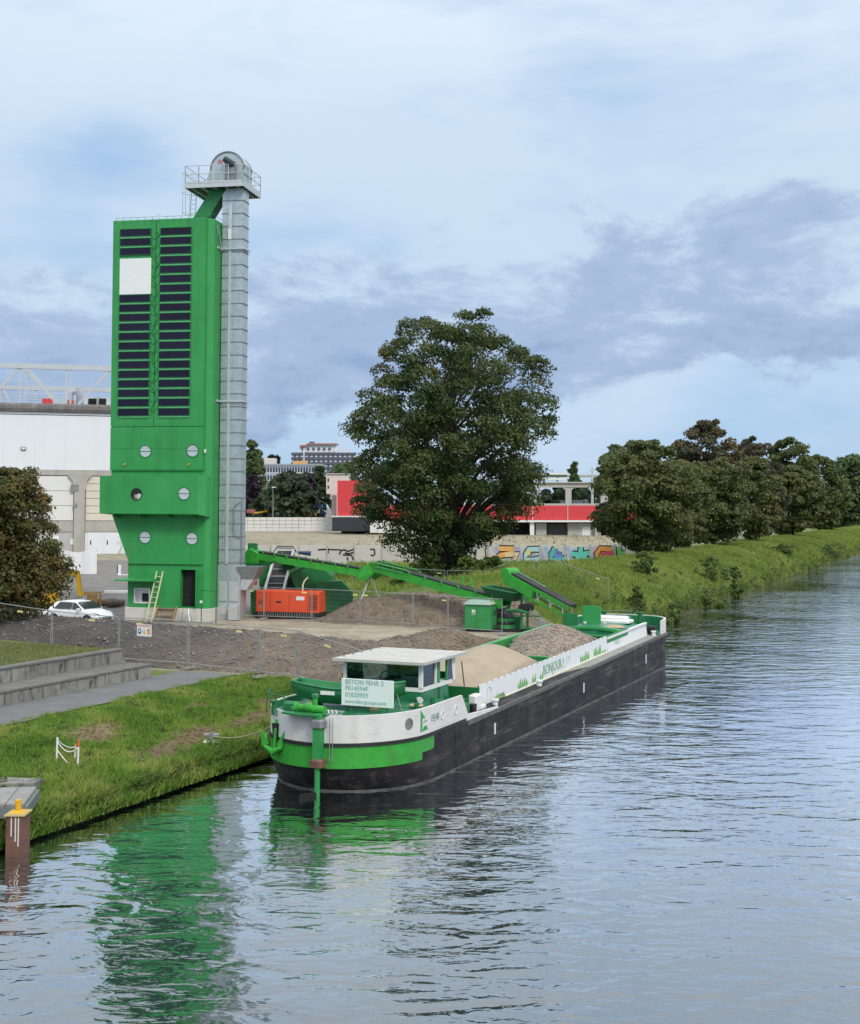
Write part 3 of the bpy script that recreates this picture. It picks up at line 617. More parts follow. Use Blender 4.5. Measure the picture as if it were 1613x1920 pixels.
for i,(x,y,sx,sz,m_) in enumerate(((-1.55,.7,.28,.5,GSTEEL),(-1.2,.9,.22,.62,WHITEC))):
    o=TW(x,y,.8); r=thing('cement_bag' if i else 'paint_bucket',('pale sack standing inside the dark tower doorway','grey bucket standing inside the dark tower doorway')[1-i],('sack','bucket')[1-i],o,TRZ)
    b=MB(); 
    if i==0: b.tube([(0,0,0),(0,0,.34)],[.15,.19],14); b.build('body',m_,r); b=MB(); b.tube([(-.18,0,.34),(0,0,.5),(.18,0,.34)],.012,4); b.build('bail',GALV2,r)
    else: b.loft([[(-.2,-.1,0),(.2,-.1,0),(.2,.1,0),(-.2,.1,0)],[(-.24,-.14,.25),(.23,-.13,.25),(.23,.13,.25),(-.24,.14,.25)],[(-.2,-.05,.55),(.2,-.05,.55),(.2,.05,.55),(-.2,.05,.55)]]); b.build('body',m_,r); b=MB(); b.box(-.2,.2,-.02,.02,.55,.6); b.build('tied_top',m_,r)
# ================================================================== fences
WIRE=M('fence_wire',(.24,.25,.25),.6,.3,var=.1)
TAGM=M('tag_yellow',(.75,.72,.30),.5)
def fence_panel(p,q,h,label,group,lift0=0,lift1=0,tagpos=.5,foot=True,zc=None,yel=True):
    p=Vector(p); q=Vector(q); r=thing('fence_panel',label,'fence',p,0,group); d=q-p; d0=Vector((0,0,0)); up=Vector((0,0,h))
    L=math.hypot(d.x,d.y); zb=.12
    f=lambda u,z: Vector((d.x*u,d.y*u,d.z*u+z))
    b=MB(); b.tube([f(.012,zb),f(.012,h)],.021,6); b.build('post',FTUBE,r); b=MB(); b.tube([f(.988,zb),f(.988,h)],.021,6); b.build('post',FTUBE,r)
    b=MB(); b.tube([f(.012,h),f(.988,h)],.021,6); b.build('top_rail',FTUBE,r); b=MB(); b.tube([f(.012,zb+.1),f(.988,zb+.1)],.021,6); b.build('bottom_rail',FTUBE,r)
    b=MB(); n=int(L/.13)
    for k in range(1,n): u=.012+.976*k/n; b.tube([f(u,zb+.1),f(u,h)],.0024,3,cap=False)
    for k in range(1,7): z=zb+.1+(h-zb-.1)*k/7; b.tube([f(.012,z),f(.988,z)],.0028,3,cap=False)
    b.build('wire_mesh',WIRE,r)
    if foot:
        e=d.normalized(); w=Vector((-e.y,e.x,0))
        for u in (.0,1.0):
            if u==1.0 and foot=='one': continue
            c=f(u,0); b=MB(); b.bar(c-w*.3+Vector((0,0,.06)),c+w*.3+Vector((0,0,.06)),.2,.13); b.build('foot_block',CONC,r)
    if yel:
        c=f(tagpos,h*.88); e=d.normalized(); w=Vector((e.y,-e.x,0)).normalized(); w=w if w.y<0 else -w
        b=MB(); b.bar(c-e*.17+w*.01,c+e*.17+w*.01,.012,.085); b.build('maker_tag',TAGM,r)
    return r
FP=[(46.0,-21.8,.92),(46.9,-25.1,1.5),(47.5,-27.2,1.5),(48.72,-31.4,1.5),(49.08,-35.2,1.5),(49.3,-39.0,1.62),(49.7,-42.9,1.9),(50.0,-46.8,2.0)]
FL=['mesh fence panel hanging out over the canal edge behind the barge stern','narrow mesh fence panel second from the water at the rubble berm foot',
 'mesh fence panel at the rubble berm foot across the end of the asphalt path','mesh fence panel carrying the safety sign in front of the rubble berm',
 'mesh fence panel just left of the safety sign, at the upper seat wall','mesh fence panel behind the terrace lawn below the parked white car','mesh fence panel at the far left picture edge behind the terrace lawn']
for k in range(7):
    a,c=FP[k+1],FP[k]
    fence_panel(ST(*a),ST(*c),2.0,FL[k],'mesh fence panels in front of the rubble berm',tagpos=(.45,.62,.72,.3,.6,.5,.5)[k],foot=k>0)
# safety sign on the fence
a=ST(*FP[4]); c=ST(*FP[3]); e=(c-a).normalized(); w=Vector((e.y,-e.x,0)).normalized(); w=w if w.y<0 else -w
so=a+e*1.45+Vector((0,0,1.5)); sg=thing('safety_sign','white safety sign with blue, yellow and red pictograms on mesh fence','sign',so)
BLU=M('sign_blue',(.02,.13,.45),.5); SYEL=M('sign_yellow',(.85,.6,.03),.5); SRED=M('sign_red',(.7,.06,.06),.5); PINK=M('sign_pink',(.72,.42,.42),.5)
ez=Vector((0,0,1)); 
def onsign(u,z,d=0): return e*u+ez*z+w*(.03+d)
b=MB(); b.prism([onsign(-.4,-.26),onsign(.4,-.26),onsign(.4,.26),onsign(-.4,.26)],w*.012); b.build('board',WHITE,sg)
b=MB(); b.prism([onsign(-.38,.15,.012),onsign(.38,.15,.012),onsign(.38,.24,.012),onsign(-.38,.24,.012)],w*.003); b.build('heading_strip',PINK,sg)
b=MB(); b.prism([onsign(-.25+.1*math.cos(t),-.05+.13*math.sin(t),.012) for t in np.linspace(0,6.28,17)[:-1]],w*.003); b.build('pictogram',BLU,sg)
b=MB(); b.prism([onsign(-.25+.05*math.cos(t),-.03+.06*math.sin(t),.016) for t in np.linspace(0,6.28,13)[:-1]],w*.002); b.build('pictogram_head',WHITE,sg)
b=MB(); b.prism([onsign(-.1,-.16,.012),onsign(.1,-.16,.012),onsign(0,.08,.012)],w*.003); b.build('pictogram',SYEL,sg)
b=MB(); b.prism([onsign(-.012,-.12,.016),onsign(.012,-.12,.016),onsign(.012,0,.016),onsign(-.012,0,.016)],w*.002); b.build('pictogram_mark',BLACK,sg)
b=MB()
for k in range(16):
    t0,t1=6.283*k/16,6.283*(k+1)/16; b.prism([onsign(.25+r_*math.cos(t),-.05+r_*1.25*math.sin(t),.012) for r_,t in ((.075,t0),(.1,t0),(.1,t1),(.075,t1))],w*.003)
b.prism([onsign(.19,.03,.013),onsign(.21,.04,.013),onsign(.31,-.13,.013),onsign(.29,-.14,.013)],w*.003); b.build('pictogram',SRED,sg)
b=MB(); b.prism([onsign(.235,-.12,.011),onsign(.265,-.12,.011),onsign(.27,.02,.011),onsign(.23,.02,.011)],w*.002); b.build('pictogram_figure',BLACK,sg)
# site fence beside the generator and soil mound
BP=[(73.2,-43.6,1.32),(73.6,-41.9,1.32),(73.75,-38.6,1.32),(73.2,-35.0,1.32),(72.5,-31.2,1.32),(71.5,-28.6,1.3),(70.8,-25.0,1.3)]
BL=['short mesh fence panel between the elevator foot and orange generator','mesh fence panel right in front of the orange generator','mesh fence panel in front of the left end of the soil mound',
 'mesh fence panel in front of the middle of the soil mound','mesh fence panel left of the green control cabinet','mesh fence panel in front of the green control cabinet and pump']
for k in range(6): fence_panel(ST(*BP[k]),ST(*BP[k+1]),2.0,BL[k],'mesh fence panels around the conveyor site',tagpos=(.5,.85,.9,.1,.9,.8)[k])
for k,(a,c,l) in enumerate((((99.5,-43.5,1.4),(98.2,-39.5,1.4),'mesh fence panel in front of the big tree trunk'),((98,-39.3,1.4),(97,-35.6,1.5),'mesh fence panel right of the big tree, among the weeds'),((97,-35.4,1.6),(96.5,-31.5,2.9),'mesh fence panel climbing the foot of the grassy levee'),((96.4,-31.2,3.0),(95.2,-25.4,1.35),'mesh fence panel with pale top rail sloping down the grassy levee'))):
    fence_panel(ST(*a),ST(*c),2.05 if k<3 else 1.9,l,'mesh fence panels beyond the conveyors',foot=k<3,tagpos=.85)
# ================================================================== conveyor site machines
# orange generator
g0=ST(74.4,-43.0,1.32); g1=ST(75.0,-38.75,1.32); gd=(g1-g0); gl=4.3; grz=math.atan2(gd.y,gd.x)
gn=thing('generator','orange enclosed power generator on black base behind mesh fence','generator',g0,grz)
b=MB(); b.bbox(0,gl,0,1.5,0,.42,.04); b.build('base_frame',BLACK,gn)
b=MB(); 
for k in range(24): x=.25+k*.16; b.box(x,x+.05,-.02,.02,.06,.36)
b.build('base_rib',GSTEEL,gn)
b=MB(); b.bbox(.02,gl-.02,.03,1.47,.42,1.76,.06); b.build('casing',ORANGE,gn)
for x in (1.05,2.3,3.55): b=MB(); b.box(x-.008,x+.008,.018,.032,.5,1.66); b.build('door_seam',M('orange_shadow_gap',(.3,.035,.02),.7),gn)
for k in range(8): b=MB(); b.bar((3.66,.015,.62+k*.12),(4.2,.015,.66+k*.12),.05,.035); b.build('louvre',BLACK,gn)
for (x,z,w_,h_) in ((1.6,1.05,.3,.1),(.75,1.45,.08,.04),(2.45,1.4,.08,.04)): b=MB(); b.box(x-w_/2,x+w_/2,.005,.035,z-h_/2,z+h_/2); b.build('latch',BLACK,gn)
b=MB(); b.bbox(2.78,3.32,.01,.035,1.18,1.42,.008); b.build('nameplate',WHITE,gn)
b=MB(); 
for k in range(5): b.box(.22,.68,.012,.034,.75+k*.1,.79+k*.1)
b.build('vent_grille',M('brick_orange',(.35,.06,.03),.6),gn)
b=MB(); b.tube([(3.0,.6,1.74),(3.0,.6,2.1),(3.1,.6,2.35),(3.35,.6,2.62)],.055,8); b.build('exhaust_pipe',PY,gn)
# green aggregate bin behind it
def px(pts,Y): return [at(x,y,Y) for x,y in pts]
bo=Vector((-7.6,87,1.35)); bn=thing('aggregate_bin','big dark green steel aggregate bin with pitched hood behind orange generator','bin',bo)
b=MB(); b.prism(px([(543,1072),(582,1054),(592,1054),(622,1081),(622,1142),(593,1142),(552,1098)],86.5),(0,3.2,0)); b.build('hood',DGREEN,bn,world=True)
b=MB(); b.prism(px([(540,1070),(583,1052),(586,1055),(546,1074)],86.35),(0,.3,0)); b.build('hood_edge',GREEN_L,bn,world=True)
b=MB(); b.prism(px([(528,1058),(552,1058),(556,1150),(540,1150)],88.5),(0,2.5,0)); b.build('side_panel',DGREEN,bn,world=True)
b=MB(); b.prism(px([(593,1091),(640,1089),(662,1112),(660,1150),(593,1150)],85.6),(0,.8,0)); b.build('lower_box',DGREEN,bn,world=True)
for k in range(9): x=600+k*6.5; b=MB(); b.prism(px([(x,1093+max(0,k-5)*5),(x+2,1093+max(0,k-5)*5),(x+2,1148),(x,1148)],85.56),(0,.06,0)); b.build('rib',DGREEN,bn,world=True)
for i,(ya,yb,xa,xb) in enumerate(((1046,1052,530,575),(1053,1058,528,563))): b=MB(); b.prism(px([(xa,ya),(xb,ya),(xb-3,yb),(xa,yb)],88.2-.3*i),(0,.5,0)); b.build('rim_rail',M('mid_green',(.03,.26,.09),.5),bn,world=True)
# steep cleated feeder
fo=Vector((-10.2,85.5,1.35)); fd=thing('cleated_feeder','steep black cleated belt feeder with grey side frames behind generator','conveyor',fo)
p0=at(506,1140,85.2); p1=at(535,1033,90.5); dv=(p1-p0); sx=Vector((1,0,0)); nz=dv.normalized().cross(sx).normalized(); nz=nz if nz.y<0 else -nz
b=MB(); b.prism([p0-sx*.52,p0+sx*.52,p1+sx*.48,p1-sx*.48],-nz*.12); b.build('belt',BELT,fd,world=True)
for k in range(7):
    c=p0.lerp(p1,.16+.125*k); b=MB(); b.bar(c-sx*.5+nz*.04,c+sx*.5+nz*.04,.035,.06); b.build('cleat',GALV2,fd,world=True)
for s in (-1,1): 
    b=MB(); b.bar(p0+sx*s*.62,p1+sx*s*.58,.16,.34,up=nz); b.build('side_frame',GALV2,fd,world=True)
    for k in range(6): c=p0.lerp(p1,.1+.15*k)+sx*s*.7; b=MB(); b.bbox(c.x-.07,c.x+.07,c.y-.12,c.y+.0,c.z-.09,c.z+.09,.02); b.build('bearing',GSTEEL,fd,world=True)
b=MB()
for s in (-1,1): b.bar(p0.lerp(p1,.7)+sx*s*.5,Vector((p0.x+.8+s*.5,89.2,1.3)),.12)
b.build('leg',GSTEEL,fd,world=True)
b=MB(); b.tube([p1+sx*(-.75)+Vector((0,-.3,-.1)),p1+sx*(-.5)+Vector((0,-.3,.32)),p1+sx*.55+Vector((0,-.3,.32)),p1+sx*.8+Vector((0,-.3,-.1))],.04,5); b.tube([p1+sx*-.5+Vector((0,-.3,.2)),p1+sx*.55+Vector((0,-.3,.2))],.03,5); b.build('hoop_guard',BLACK,fd,world=True)
b=MB(); b.tube([p1+sx*.9+Vector((0,-.2,-.1)),p1+sx*1.75+Vector((0,-.2,-.16))],[.1,.17],10); b.build('motor',M('motor_blue',(.03,.05,.12),.5),fd,world=True)
# dark green box behind feeder
xo=Vector((-11.8,88,1.3)); xb=thing('feed_hopper','dark green hopper half hidden between feeder and elevator','hopper',xo)
b=MB(); b.prism(px([(486,1062),(500,1050),(512,1050),(512,1110),(500,1118),(486,1100)],89),(0,2,0)); b.build('hopper_body',DGREEN,xb,world=True)
b=MB(); b.prism(px([(470,1108),(515,1104),(515,1150),(470,1150)],88),(0,2,0)); b.build('hopper_base',DGREEN,xb,world=True)
b=MB(); b.tube([at(470,1092,84.6),at(482,1092,84.6)],[.14,.17],10); b.build('red_motor',M('motor_red',(.5,.07,.08),.5),xb,world=True)
b=MB(); b.prism(px([(452,1100),(478,1088),(484,1092),(454,1106)],84.5),(0,.4,0)); b.build('guard_plate',GSTEEL,xb,world=True)
# ---- long belt conveyor
A0=at(474,1040,86.3); A1=at(693,1073,83.6); A2=at(950,1133,77.6)
co=Vector((A2.x,A2.y,1.3)); cv=thing('belt_conveyor','long lime green belt conveyor rising from canal bank to elevator','conveyor',co)
def beam(P,Q,off,w,h,name,mat,ups=0):
    d=(Q-P).normalized(); sd=d.cross(Vector((0,0,1))).normalized(); b=MB(); b.bar(P+sd*off+Vector((0,0,ups)),Q+sd*off+Vector((0,0,ups)),w,h); return b.build(name,mat,cv,world=True)
def boom(P,Q,n,tall=.42):
    for s in (-1,1): beam(P,Q,s*.48,.07,tall,'side_beam',LIME)
    d=(Q-P).normalized(); sd=d.cross(Vector((0,0,1))).normalized()
    b=MB(); b.bar(P+Vector((0,0,.3)),Q+Vector((0,0,.3)),.86,.05); b.build('belt',BELT,cv,world=True)
    for k in range(n):
        c=P.lerp(Q,(k+.5)/n)
        for s in (-1,1): b=MB(); b.bar(c+sd*s*.5+Vector((0,0,.15)),c+sd*s*.56+Vector((0,0,.42)),.1,.05,up=d); b.build('idler_bracket',LIME,cv,world=True)
        b=MB(); b.tube([c-sd*.46+Vector((0,0,.24)),c+sd*.46+Vector((0,0,.24))],.05,7); b.build('idler',GSTEEL,cv,world=True)
    for k in range(n//2+1):
        c=P.lerp(Q,k/(n//2+.001)); b=MB(); b.bar(c-sd*.46-Vector((0,0,.1)),c+sd*.46-Vector((0,0,.1)),.06); b.build('cross_member',LIME,cv,world=True)
B1=A1+Vector((0,0,-.1)); B1b=A1+Vector((.35,-.1,.35))
boom(A0+Vector((.5,0,-.08)),B1,9); boom(B1b,A2,8,.46)
b=MB(); d=(A2-A1).normalized(); sd=d.cross(Vector((0,0,1))).normalized()
for s in (-1,1): b.prism([A1+sd*s*.54+v for v in (Vector((-.5,.1,-.42)),Vector((.1,0,-.5)),Vector((.75,-.25,.05)),Vector((.3,-.1,.55)),Vector((-.05,0,.42)))],sd*(-s*.05))
b.build('hinge_plate',LIME,cv,world=True)
b=MB(); b.bar(A1+d*.9+Vector((0,0,.52)),A1+d*3.0+Vector((0,0,.52)),.95,.06); b.build('belt_cover',GREEN_L,cv,world=True)
for s in (-1,1): b=MB(); b.tube([A1+sd*s*.5+d*.5+Vector((0,0,.75)),A1+sd*s*.5+d*3.4+Vector((0,0,.72))],.05,6); b.build('guard_bar',LIME,cv,world=True)
# discharge head
h=A0; sd=((A1-A0).normalized()).cross(Vector((0,0,1))).normalized(); fx=(A1-A0); fx.z=0; fx.normalize()
def hq(a,z,s): return h+fx*a+Vector((0,0,z))+sd*s
ring=lambda s:[hq(-.35,.1,s),hq(.05,.42,s),hq(.62,.12,s),hq(.62,-.5,s),hq(-.35,-.5,s)]
b=MB(); b.loft([ring(-.65),ring(.65)]); b.build('head_hood',LIME,cv,world=True)
r1=[hq(-.35,-.5,.65),hq(.62,-.5,.65),hq(.62,-.5,-.65),hq(-.35,-.5,-.65)]; r2=[hq(-.2,-1.25,.4),hq(.35,-1.25,.4),hq(.35,-1.25,-.4),hq(-.2,-1.25,-.4)]
b=MB(); b.loft([r2,r1]); b.build('discharge_spout',GREEN,cv,world=True)
b=MB(); b.prism([hq(.62,-.5,.6),hq(2.0,-.35,.6),hq(.4,-1.2,.45)],sd*-.1); b.build('spout_skirt',DGREEN,cv,world=True)
b=MB(); b.bbox(h.x-.3,h.x+.3,h.y-.2,h.y+.2,h.z+.25,h.z+.75,.05); b.build('head_cover',DGREEN,cv,world=True)
# legs
for (c,l) in ((A1+d*.1,1),):
    for s in (-1,1):
        b=MB(); g=onground(c.x,c.y); b.bar(c+sd*.1*s+Vector((0,0,-.1)),Vector((c.x+s*.62,c.y,float(mound_h(np.array(c.dot(AX)),np.array(c.dot(NX))))-.1)),.085); b.build('leg',M('pale_green_grey',(.5,.58,.5),.5),cv,world=True)
# receiving end: hopper, tail drum
t=A2; e=(A2-A1); e.z=0; e.normalize(); f_=Vector((-e.y,e.x,0))
def tq(a,z,s): return t+e*a+f_*s+Vector((0,0,z))
rt=[tq(-1.35,1.0,.7),tq(.95,.72,.7),tq(.95,.72,-.7),tq(-1.35,1.0,-.7)]; rb=[tq(-.95,.35,.4),tq(.6,.2,.4),tq(.6,.2,-.4),tq(-.95,.35,-.4)]
b=MB(); b.loft([rb,rt],cap=False); b.loft([[p+Vector((0,0,.004)) for p in rb],[p*1.0+(t-p)*.03 for p in rt]],cap=False); b.build('receiving_hopper',M('hopper_dark',(.012,.10,.04),.6,dirt=.6,dc=(.02,.03,.025)),cv,world=True)
b=MB(); 
for p,q in zip(rt,rt[1:]+rt[:1]): b.tube([p,q],.05,6)
b.build('hopper_rim',DGREEN,cv,world=True)
b=MB(); b.tube([tq(1.35,-.12,-.5),tq(1.35,-.12,.5)],.24,14); b.build('tail_drum',BELT,cv,world=True)
b=MB(); b.tube([tq(.4,-.3,-.6),tq(1.3,-.28,-.62),tq(1.9,-.4,-.5)],[.09,.11,.07],8); b.build('tensioner',DGREEN,cv,world=True)
for k,a in enumerate((-3.3,-2.75)): b=MB(); c=A2-d*(3.3-.6*k); b.bar(c+sd*-.5+Vector((0,0,.2)),c+sd*-.5+Vector((0,0,1.0)),.13); b.build('upright_post',LIME,cv,world=True)
b=MB(); b.tube([tq(-.2,-.25,0),tq(.0,-.9,0)],[.35,.5],14); b.tube([tq(.0,-.9,0),tq(.0,-1.15,0)],[.5,.55],14); b.build('turntable',BLACK,cv,world=True)
b=MB(); c=tq(0,0,0); z0=1.28; b.tube([(c.x,c.y,z0),(c.x,c.y,z0+.75)],[.55,.5],16); b.build('pedestal',GREEN,cv,world=True)
b=MB(); b.bbox(c.x+.25,c.x+.85,c.y-.1,c.y+.5,z0,z0+.85,.05); b.build('hydraulic_unit',DGREEN,cv,world=True)
b=MB(); 
for s in (-1,1): b.bar((c.x-1.3,c.y+s*.5,z0+.08),(c.x+1.4,c.y+s*.5,z0+.08),.22,.2)
b.build('track_base',BLACK,cv,world=True)
b=MB(); 
for k in range(3): b.tube([(c.x-.7+.1*k,c.y-.5,z0+1.2),(c.x-1.0-.12*k,c.y-.6,z0+.8),(c.x-.8,c.y-.6,z0+.35),(c.x-.4,c.y-.55,z0+.2+.1*k)],.028,5)
b.build('hose',BLACK,cv,world=True)
# green control cabinet
k0=ST(72.0,-27.75,1.3); kd=ST(72.0,-26.0,1.3)-k0; kc=thing('control_cabinet','bright green control cabinet with pitched grey lid by canal bank','cabinet',k0,math.atan2(kd.y,kd.x))
b=MB(); b.box(.05,1.5,.05,1.35,0,.12); b.build('skid',BLACK,kc)
b=MB(); b.bbox(0,1.55,0,1.4,.12,1.55,.03); b.build('body',GREEN,kc)
b=MB(); b.prism([(-.08,-.1,1.55),(1.63,-.1,1.55),(1.5,.05,1.75),(.1,.05,1.75)],(0,.0001,0)) if False else b.loft([[(-.08,-.1,1.55),(1.63,-.1,1.55),(1.63,1.5,1.55),(-.08,1.5,1.55)],[(.15,.35,1.8),(1.4,.35,1.8),(1.4,1.1,1.8),(.15,1.1,1.8)]]); b.build('lid',M('grey_green_lid',(.25,.38,.33),.4,var=.2,dirt=.4,dc=(.08,.25,.12)),kc)
b=MB(); b.box(.45,.65,-.015,.0,.98,1.25); b.build('sticker',WHITE,kc); b=MB(); b.prism([(.48,-.02,1.02),(.62,-.02,1.02),(.55,-.02,1.13)],(0,.004,0)); b.build('sticker_mark',BLACK,kc)
b=MB(); b.box(.77,.785,-.008,.0,.15,1.5); b.build('door_gap',DGREEN,kc)
# ---- short steep conveyor reaching over the barge
Q0=at(958,1076,77.6); Q1=at(1074,1140,74.6); qo=ST(73.6,-24.4,1.25); qc=thing('loading_conveyor','short steep green belt conveyor on trestle above barge side','conveyor',qo)
d=(Q1-Q0).normalized(); sd=d.cross(Vector((0,0,1))).normalized(); upv=sd.cross(d).normalized()
for s in (-1,1):
    b=MB(); b.bar(Q0+sd*s*.42,Q1+sd*s*.42,.06,.2,up=upv); b.build('side_beam',LIME,qc,world=True)
    b=MB(); b.bar(Q0+sd*s*.42-upv*.62+d*1.6,Q1+sd*s*.42-upv*.5,.06,.1,up=upv); b.build('lower_chord',LIME,qc,world=True)
    for k in range(6): a=Q0.lerp(Q1,.4+.1*k)+sd*s*.42; b=MB(); b.bar(a,a-upv*.55+d*.35*(1 if k%2 else -1),.04); b.build('lattice',GALV2,qc,world=True)
b=MB(); b.bar(Q0+d*.3+upv*.16,Q1+upv*.16,.72,.08,up=upv); b.build('belt',BELT,qc,world=True)
b=MB(); b.bar(Q0-upv*.25,Q0+d*2.2-upv*.25,.98,.62,up=upv); b.build('drive_housing',LIME,qc,world=True)
b=MB(); b.tube([Q0-sd*.5-d*.05,Q0+sd*.5-d*.05],.34,12); b.build('head_drum_guard',LIME,qc,world=True)
b=MB(); b.bar(Q0-sd*.45+upv*.12,Q0+d*2.3-sd*.45+upv*.12,.14,.1,up=upv); b.build('housing_edge',GREEN_L,qc,world=True)
g=ST(73.4,-24.6,1.25); 
for (c,u) in ((ST(73.2,-24.7,1.25),.42),(ST(74.3,-24.7,1.25),.42)):
    b=MB(); b.bar(c,Vector((c.x,c.y,Q0.lerp(Q1,.4).z-.5)),.13); b.build('trestle_post',GREEN,qc,world=True)
for (c,u) in ((ST(73.4,-23.4,1.2),.5),(ST(74.4,-23.3,1.2),.56)):
    b=MB(); b.bar(Vector((ST(73.3,-24.7).x,c.y,Q0.lerp(Q1,.42).z-.5)),c,.09); b.build('trestle_brace',M('pale_green_grey2',(.42,.55,.42),.5),qc,world=True)
for z in (1.5,2.2): b=MB(); b.bar(ST(73.2,-24.7,z),ST(73.5,-23.6,z),.08); b.build('trestle_rail',GREEN,qc,world=True)
b=MB(); c=ST(73.6,-23.6,1.25); b.bbox(c.x-.3,c.x+.3,c.y-.25,c.y+.25,1.2,1.5,.04); b.bbox(c.x-.15,c.x+.15,c.y-.35,c.y-.1,1.6,2.0,.03); b.build('drive_unit',WHITEC,qc,world=True)
# ================================================================== near bank
# steel pile with yellow bollard, landing platform
po=gp(33,1602,0)
pl_=thing('steel_pile','rusty steel mooring pile capped by a yellow bollard','pile',(po.x,po.y,0))
b=MB(); w_=.20
b.prism([(-w_,-.3,-1.2),(-w_,.3,-1.2),(-w_+.06,.3,-1.2),(-w_+.06,-.22,-1.2),(w_-.06,-.22,-1.2),(w_-.06,.3,-1.2),(w_,.3,-1.2),(w_,-.3,-1.2)],(0,0,2.17)); b.build('sheet_pile',RUST,pl_)
b=MB(); b.bbox(-w_-.05,w_+.05,-.34,.34,.97,1.01,.012); b.build('cap_plate',M('cap_yellow_grey',(.45,.36,.14),.7,dirt=.6,dc=(.3,.27,.22),ds=4),pl_)
b=MB(); b.loft([[(x*.17,y*.17,1.01) for x,y in ((-1,-1),(1,-1),(1,1),(-1,1))],[(x*.09,y*.09,1.06) for x,y in ((-1,-1),(1,-1),(1,1),(-1,1))]]); b.tube([(0,0,1.05),(0,0,1.30)],.075,12); b.build('bollard_post',YELLOW,pl_)
for k,x in enumerate((-.07,.03,.1)): b=MB(); b.box(x-.013,x+.013,-.306,-.3,.5-.12*k,.96); b.build('white_dribble',WHITE,pl_)
d0=thing('landing_platform','grey planked landing platform behind the rusty pile','platform',(po.x-1.25,po.y+1.5,0),R(8))
for k in range(8): b=MB(); b.bbox(-2.6+k*.46,-2.16+k*.46,-1.0,1.0,1.0,1.07,.01); b.build('plank',M('weathered_plank',(.30,.29,.28),.85,var=.2,vs=4,bump=.2,rnd=.2),d0)
b=MB(); b.bar((-2.6,-1.03,.86),(1.1,-1.03,.86),.08,.26); b.bar((1.1,-1.03,.86),(1.1,1.0,.86),.08,.26); b.build('edge_beam',M('blue_grey_steel',(.16,.19,.19),.6,var=.2,vs=3),d0)
b=MB(); b.bar((1.05,-.98,.3),(1.05,-.98,.86),.12,.5); b.bar((1.05,.9,-1),(1.05,.9,.86),.12,.12); b.bar((-2.2,.9,-1),(-2.2,.9,.86),.12,.12); b.build('support_post',M('blue_grey_steel',(0,0,0)),d0)
# concrete slab in the grass
c=gp(30,1462,.95); r=tag(MB().prism([(c.x-1.2,c.y-.5,.6),(c.x+.6,c.y-.42,.6),(c.x+.7,c.y+.25,.6),(c.x-1.2,c.y+.45,.6)],(0,0,.34)).build('concrete_slab',CONCD),'old concrete slab half sunk in the grassy bank','slab')
# stakes with white tape
so=gp(120,1432,.85); so.z=float(ghp(so)); sk=thing('survey_stakes','white and red survey stakes tied with tape on the grassy bank','stakes',so)
P=[(-.22,0,0),(.18,.5,0),(.42,-.05,0)]; hts=(.78,.5,.72)
for i,(p,hh) in enumerate(zip(P,hts)):
    b=MB(); b.bar((p[0],p[1],-.1),(p[0]+.02,p[1],hh),.045); b.build('stake',WHITE,sk)
    if i: b=MB(); b.bar((p[0]+.02,p[1],hh-.2),(p[0]+.02,p[1],hh+.004),.05); b.build('red_tip',M('stake_red',(.6,.15,.08),.6),sk)
b=MB()
def sagl(a,c,s,n=8): return [Vector(a).lerp(Vector(c),k/n)+Vector((0,0,-s*4*(k/n)*(1-k/n))) for k in range(n+1)]
b.tube(sagl((-.2,0,.72),(.2,.5,.42),.1),.014,4); b.tube(sagl((.2,.5,.42),(.44,-.05,.62),.1),.014,4); b.tube(sagl((-.2,0,.66),(.44,-.05,.52),.22),.014,4); b.tube([(-.2,0,.4),(0,-.05,.18),(.12,-.05,.05)],.014,4); b.build('tape',WHITE,sk)
# mooring stake, block, rope to the barge
mo=gp(397,1388,.72); mo.z=float(ghp(mo)); mb_=thing('mooring_bollard','low grey mooring bollard on a pale concrete block in the grass','bollard',mo)
b=MB(); b.bbox(-.28,.42,-.25,.25,-.1,.1,.03); b.build('base_block',WHITEC,mb_)
b=MB(); b.tube([(0,0,.08),(0,0,.34)],.09,10); b.tube([(-.24,0,.28),(.24,0,.28)],.06,8); b.build('cross_head',GSTEEL,mb_)
rp=thing('mooring_rope','thin mooring rope hanging from the bollard to the barge stern','rope',mo)
ROPE=M('rope',(.38,.34,.22),.9,var=.2,vs=20)
e1=ST(36.6,-20.0,1.9); b=MB(); b.tube([p-mo for p in sagl(mo+Vector((0,0,.25)),e1,.28,14)],.022,5); b.build('rope_strand',ROPE,rp)
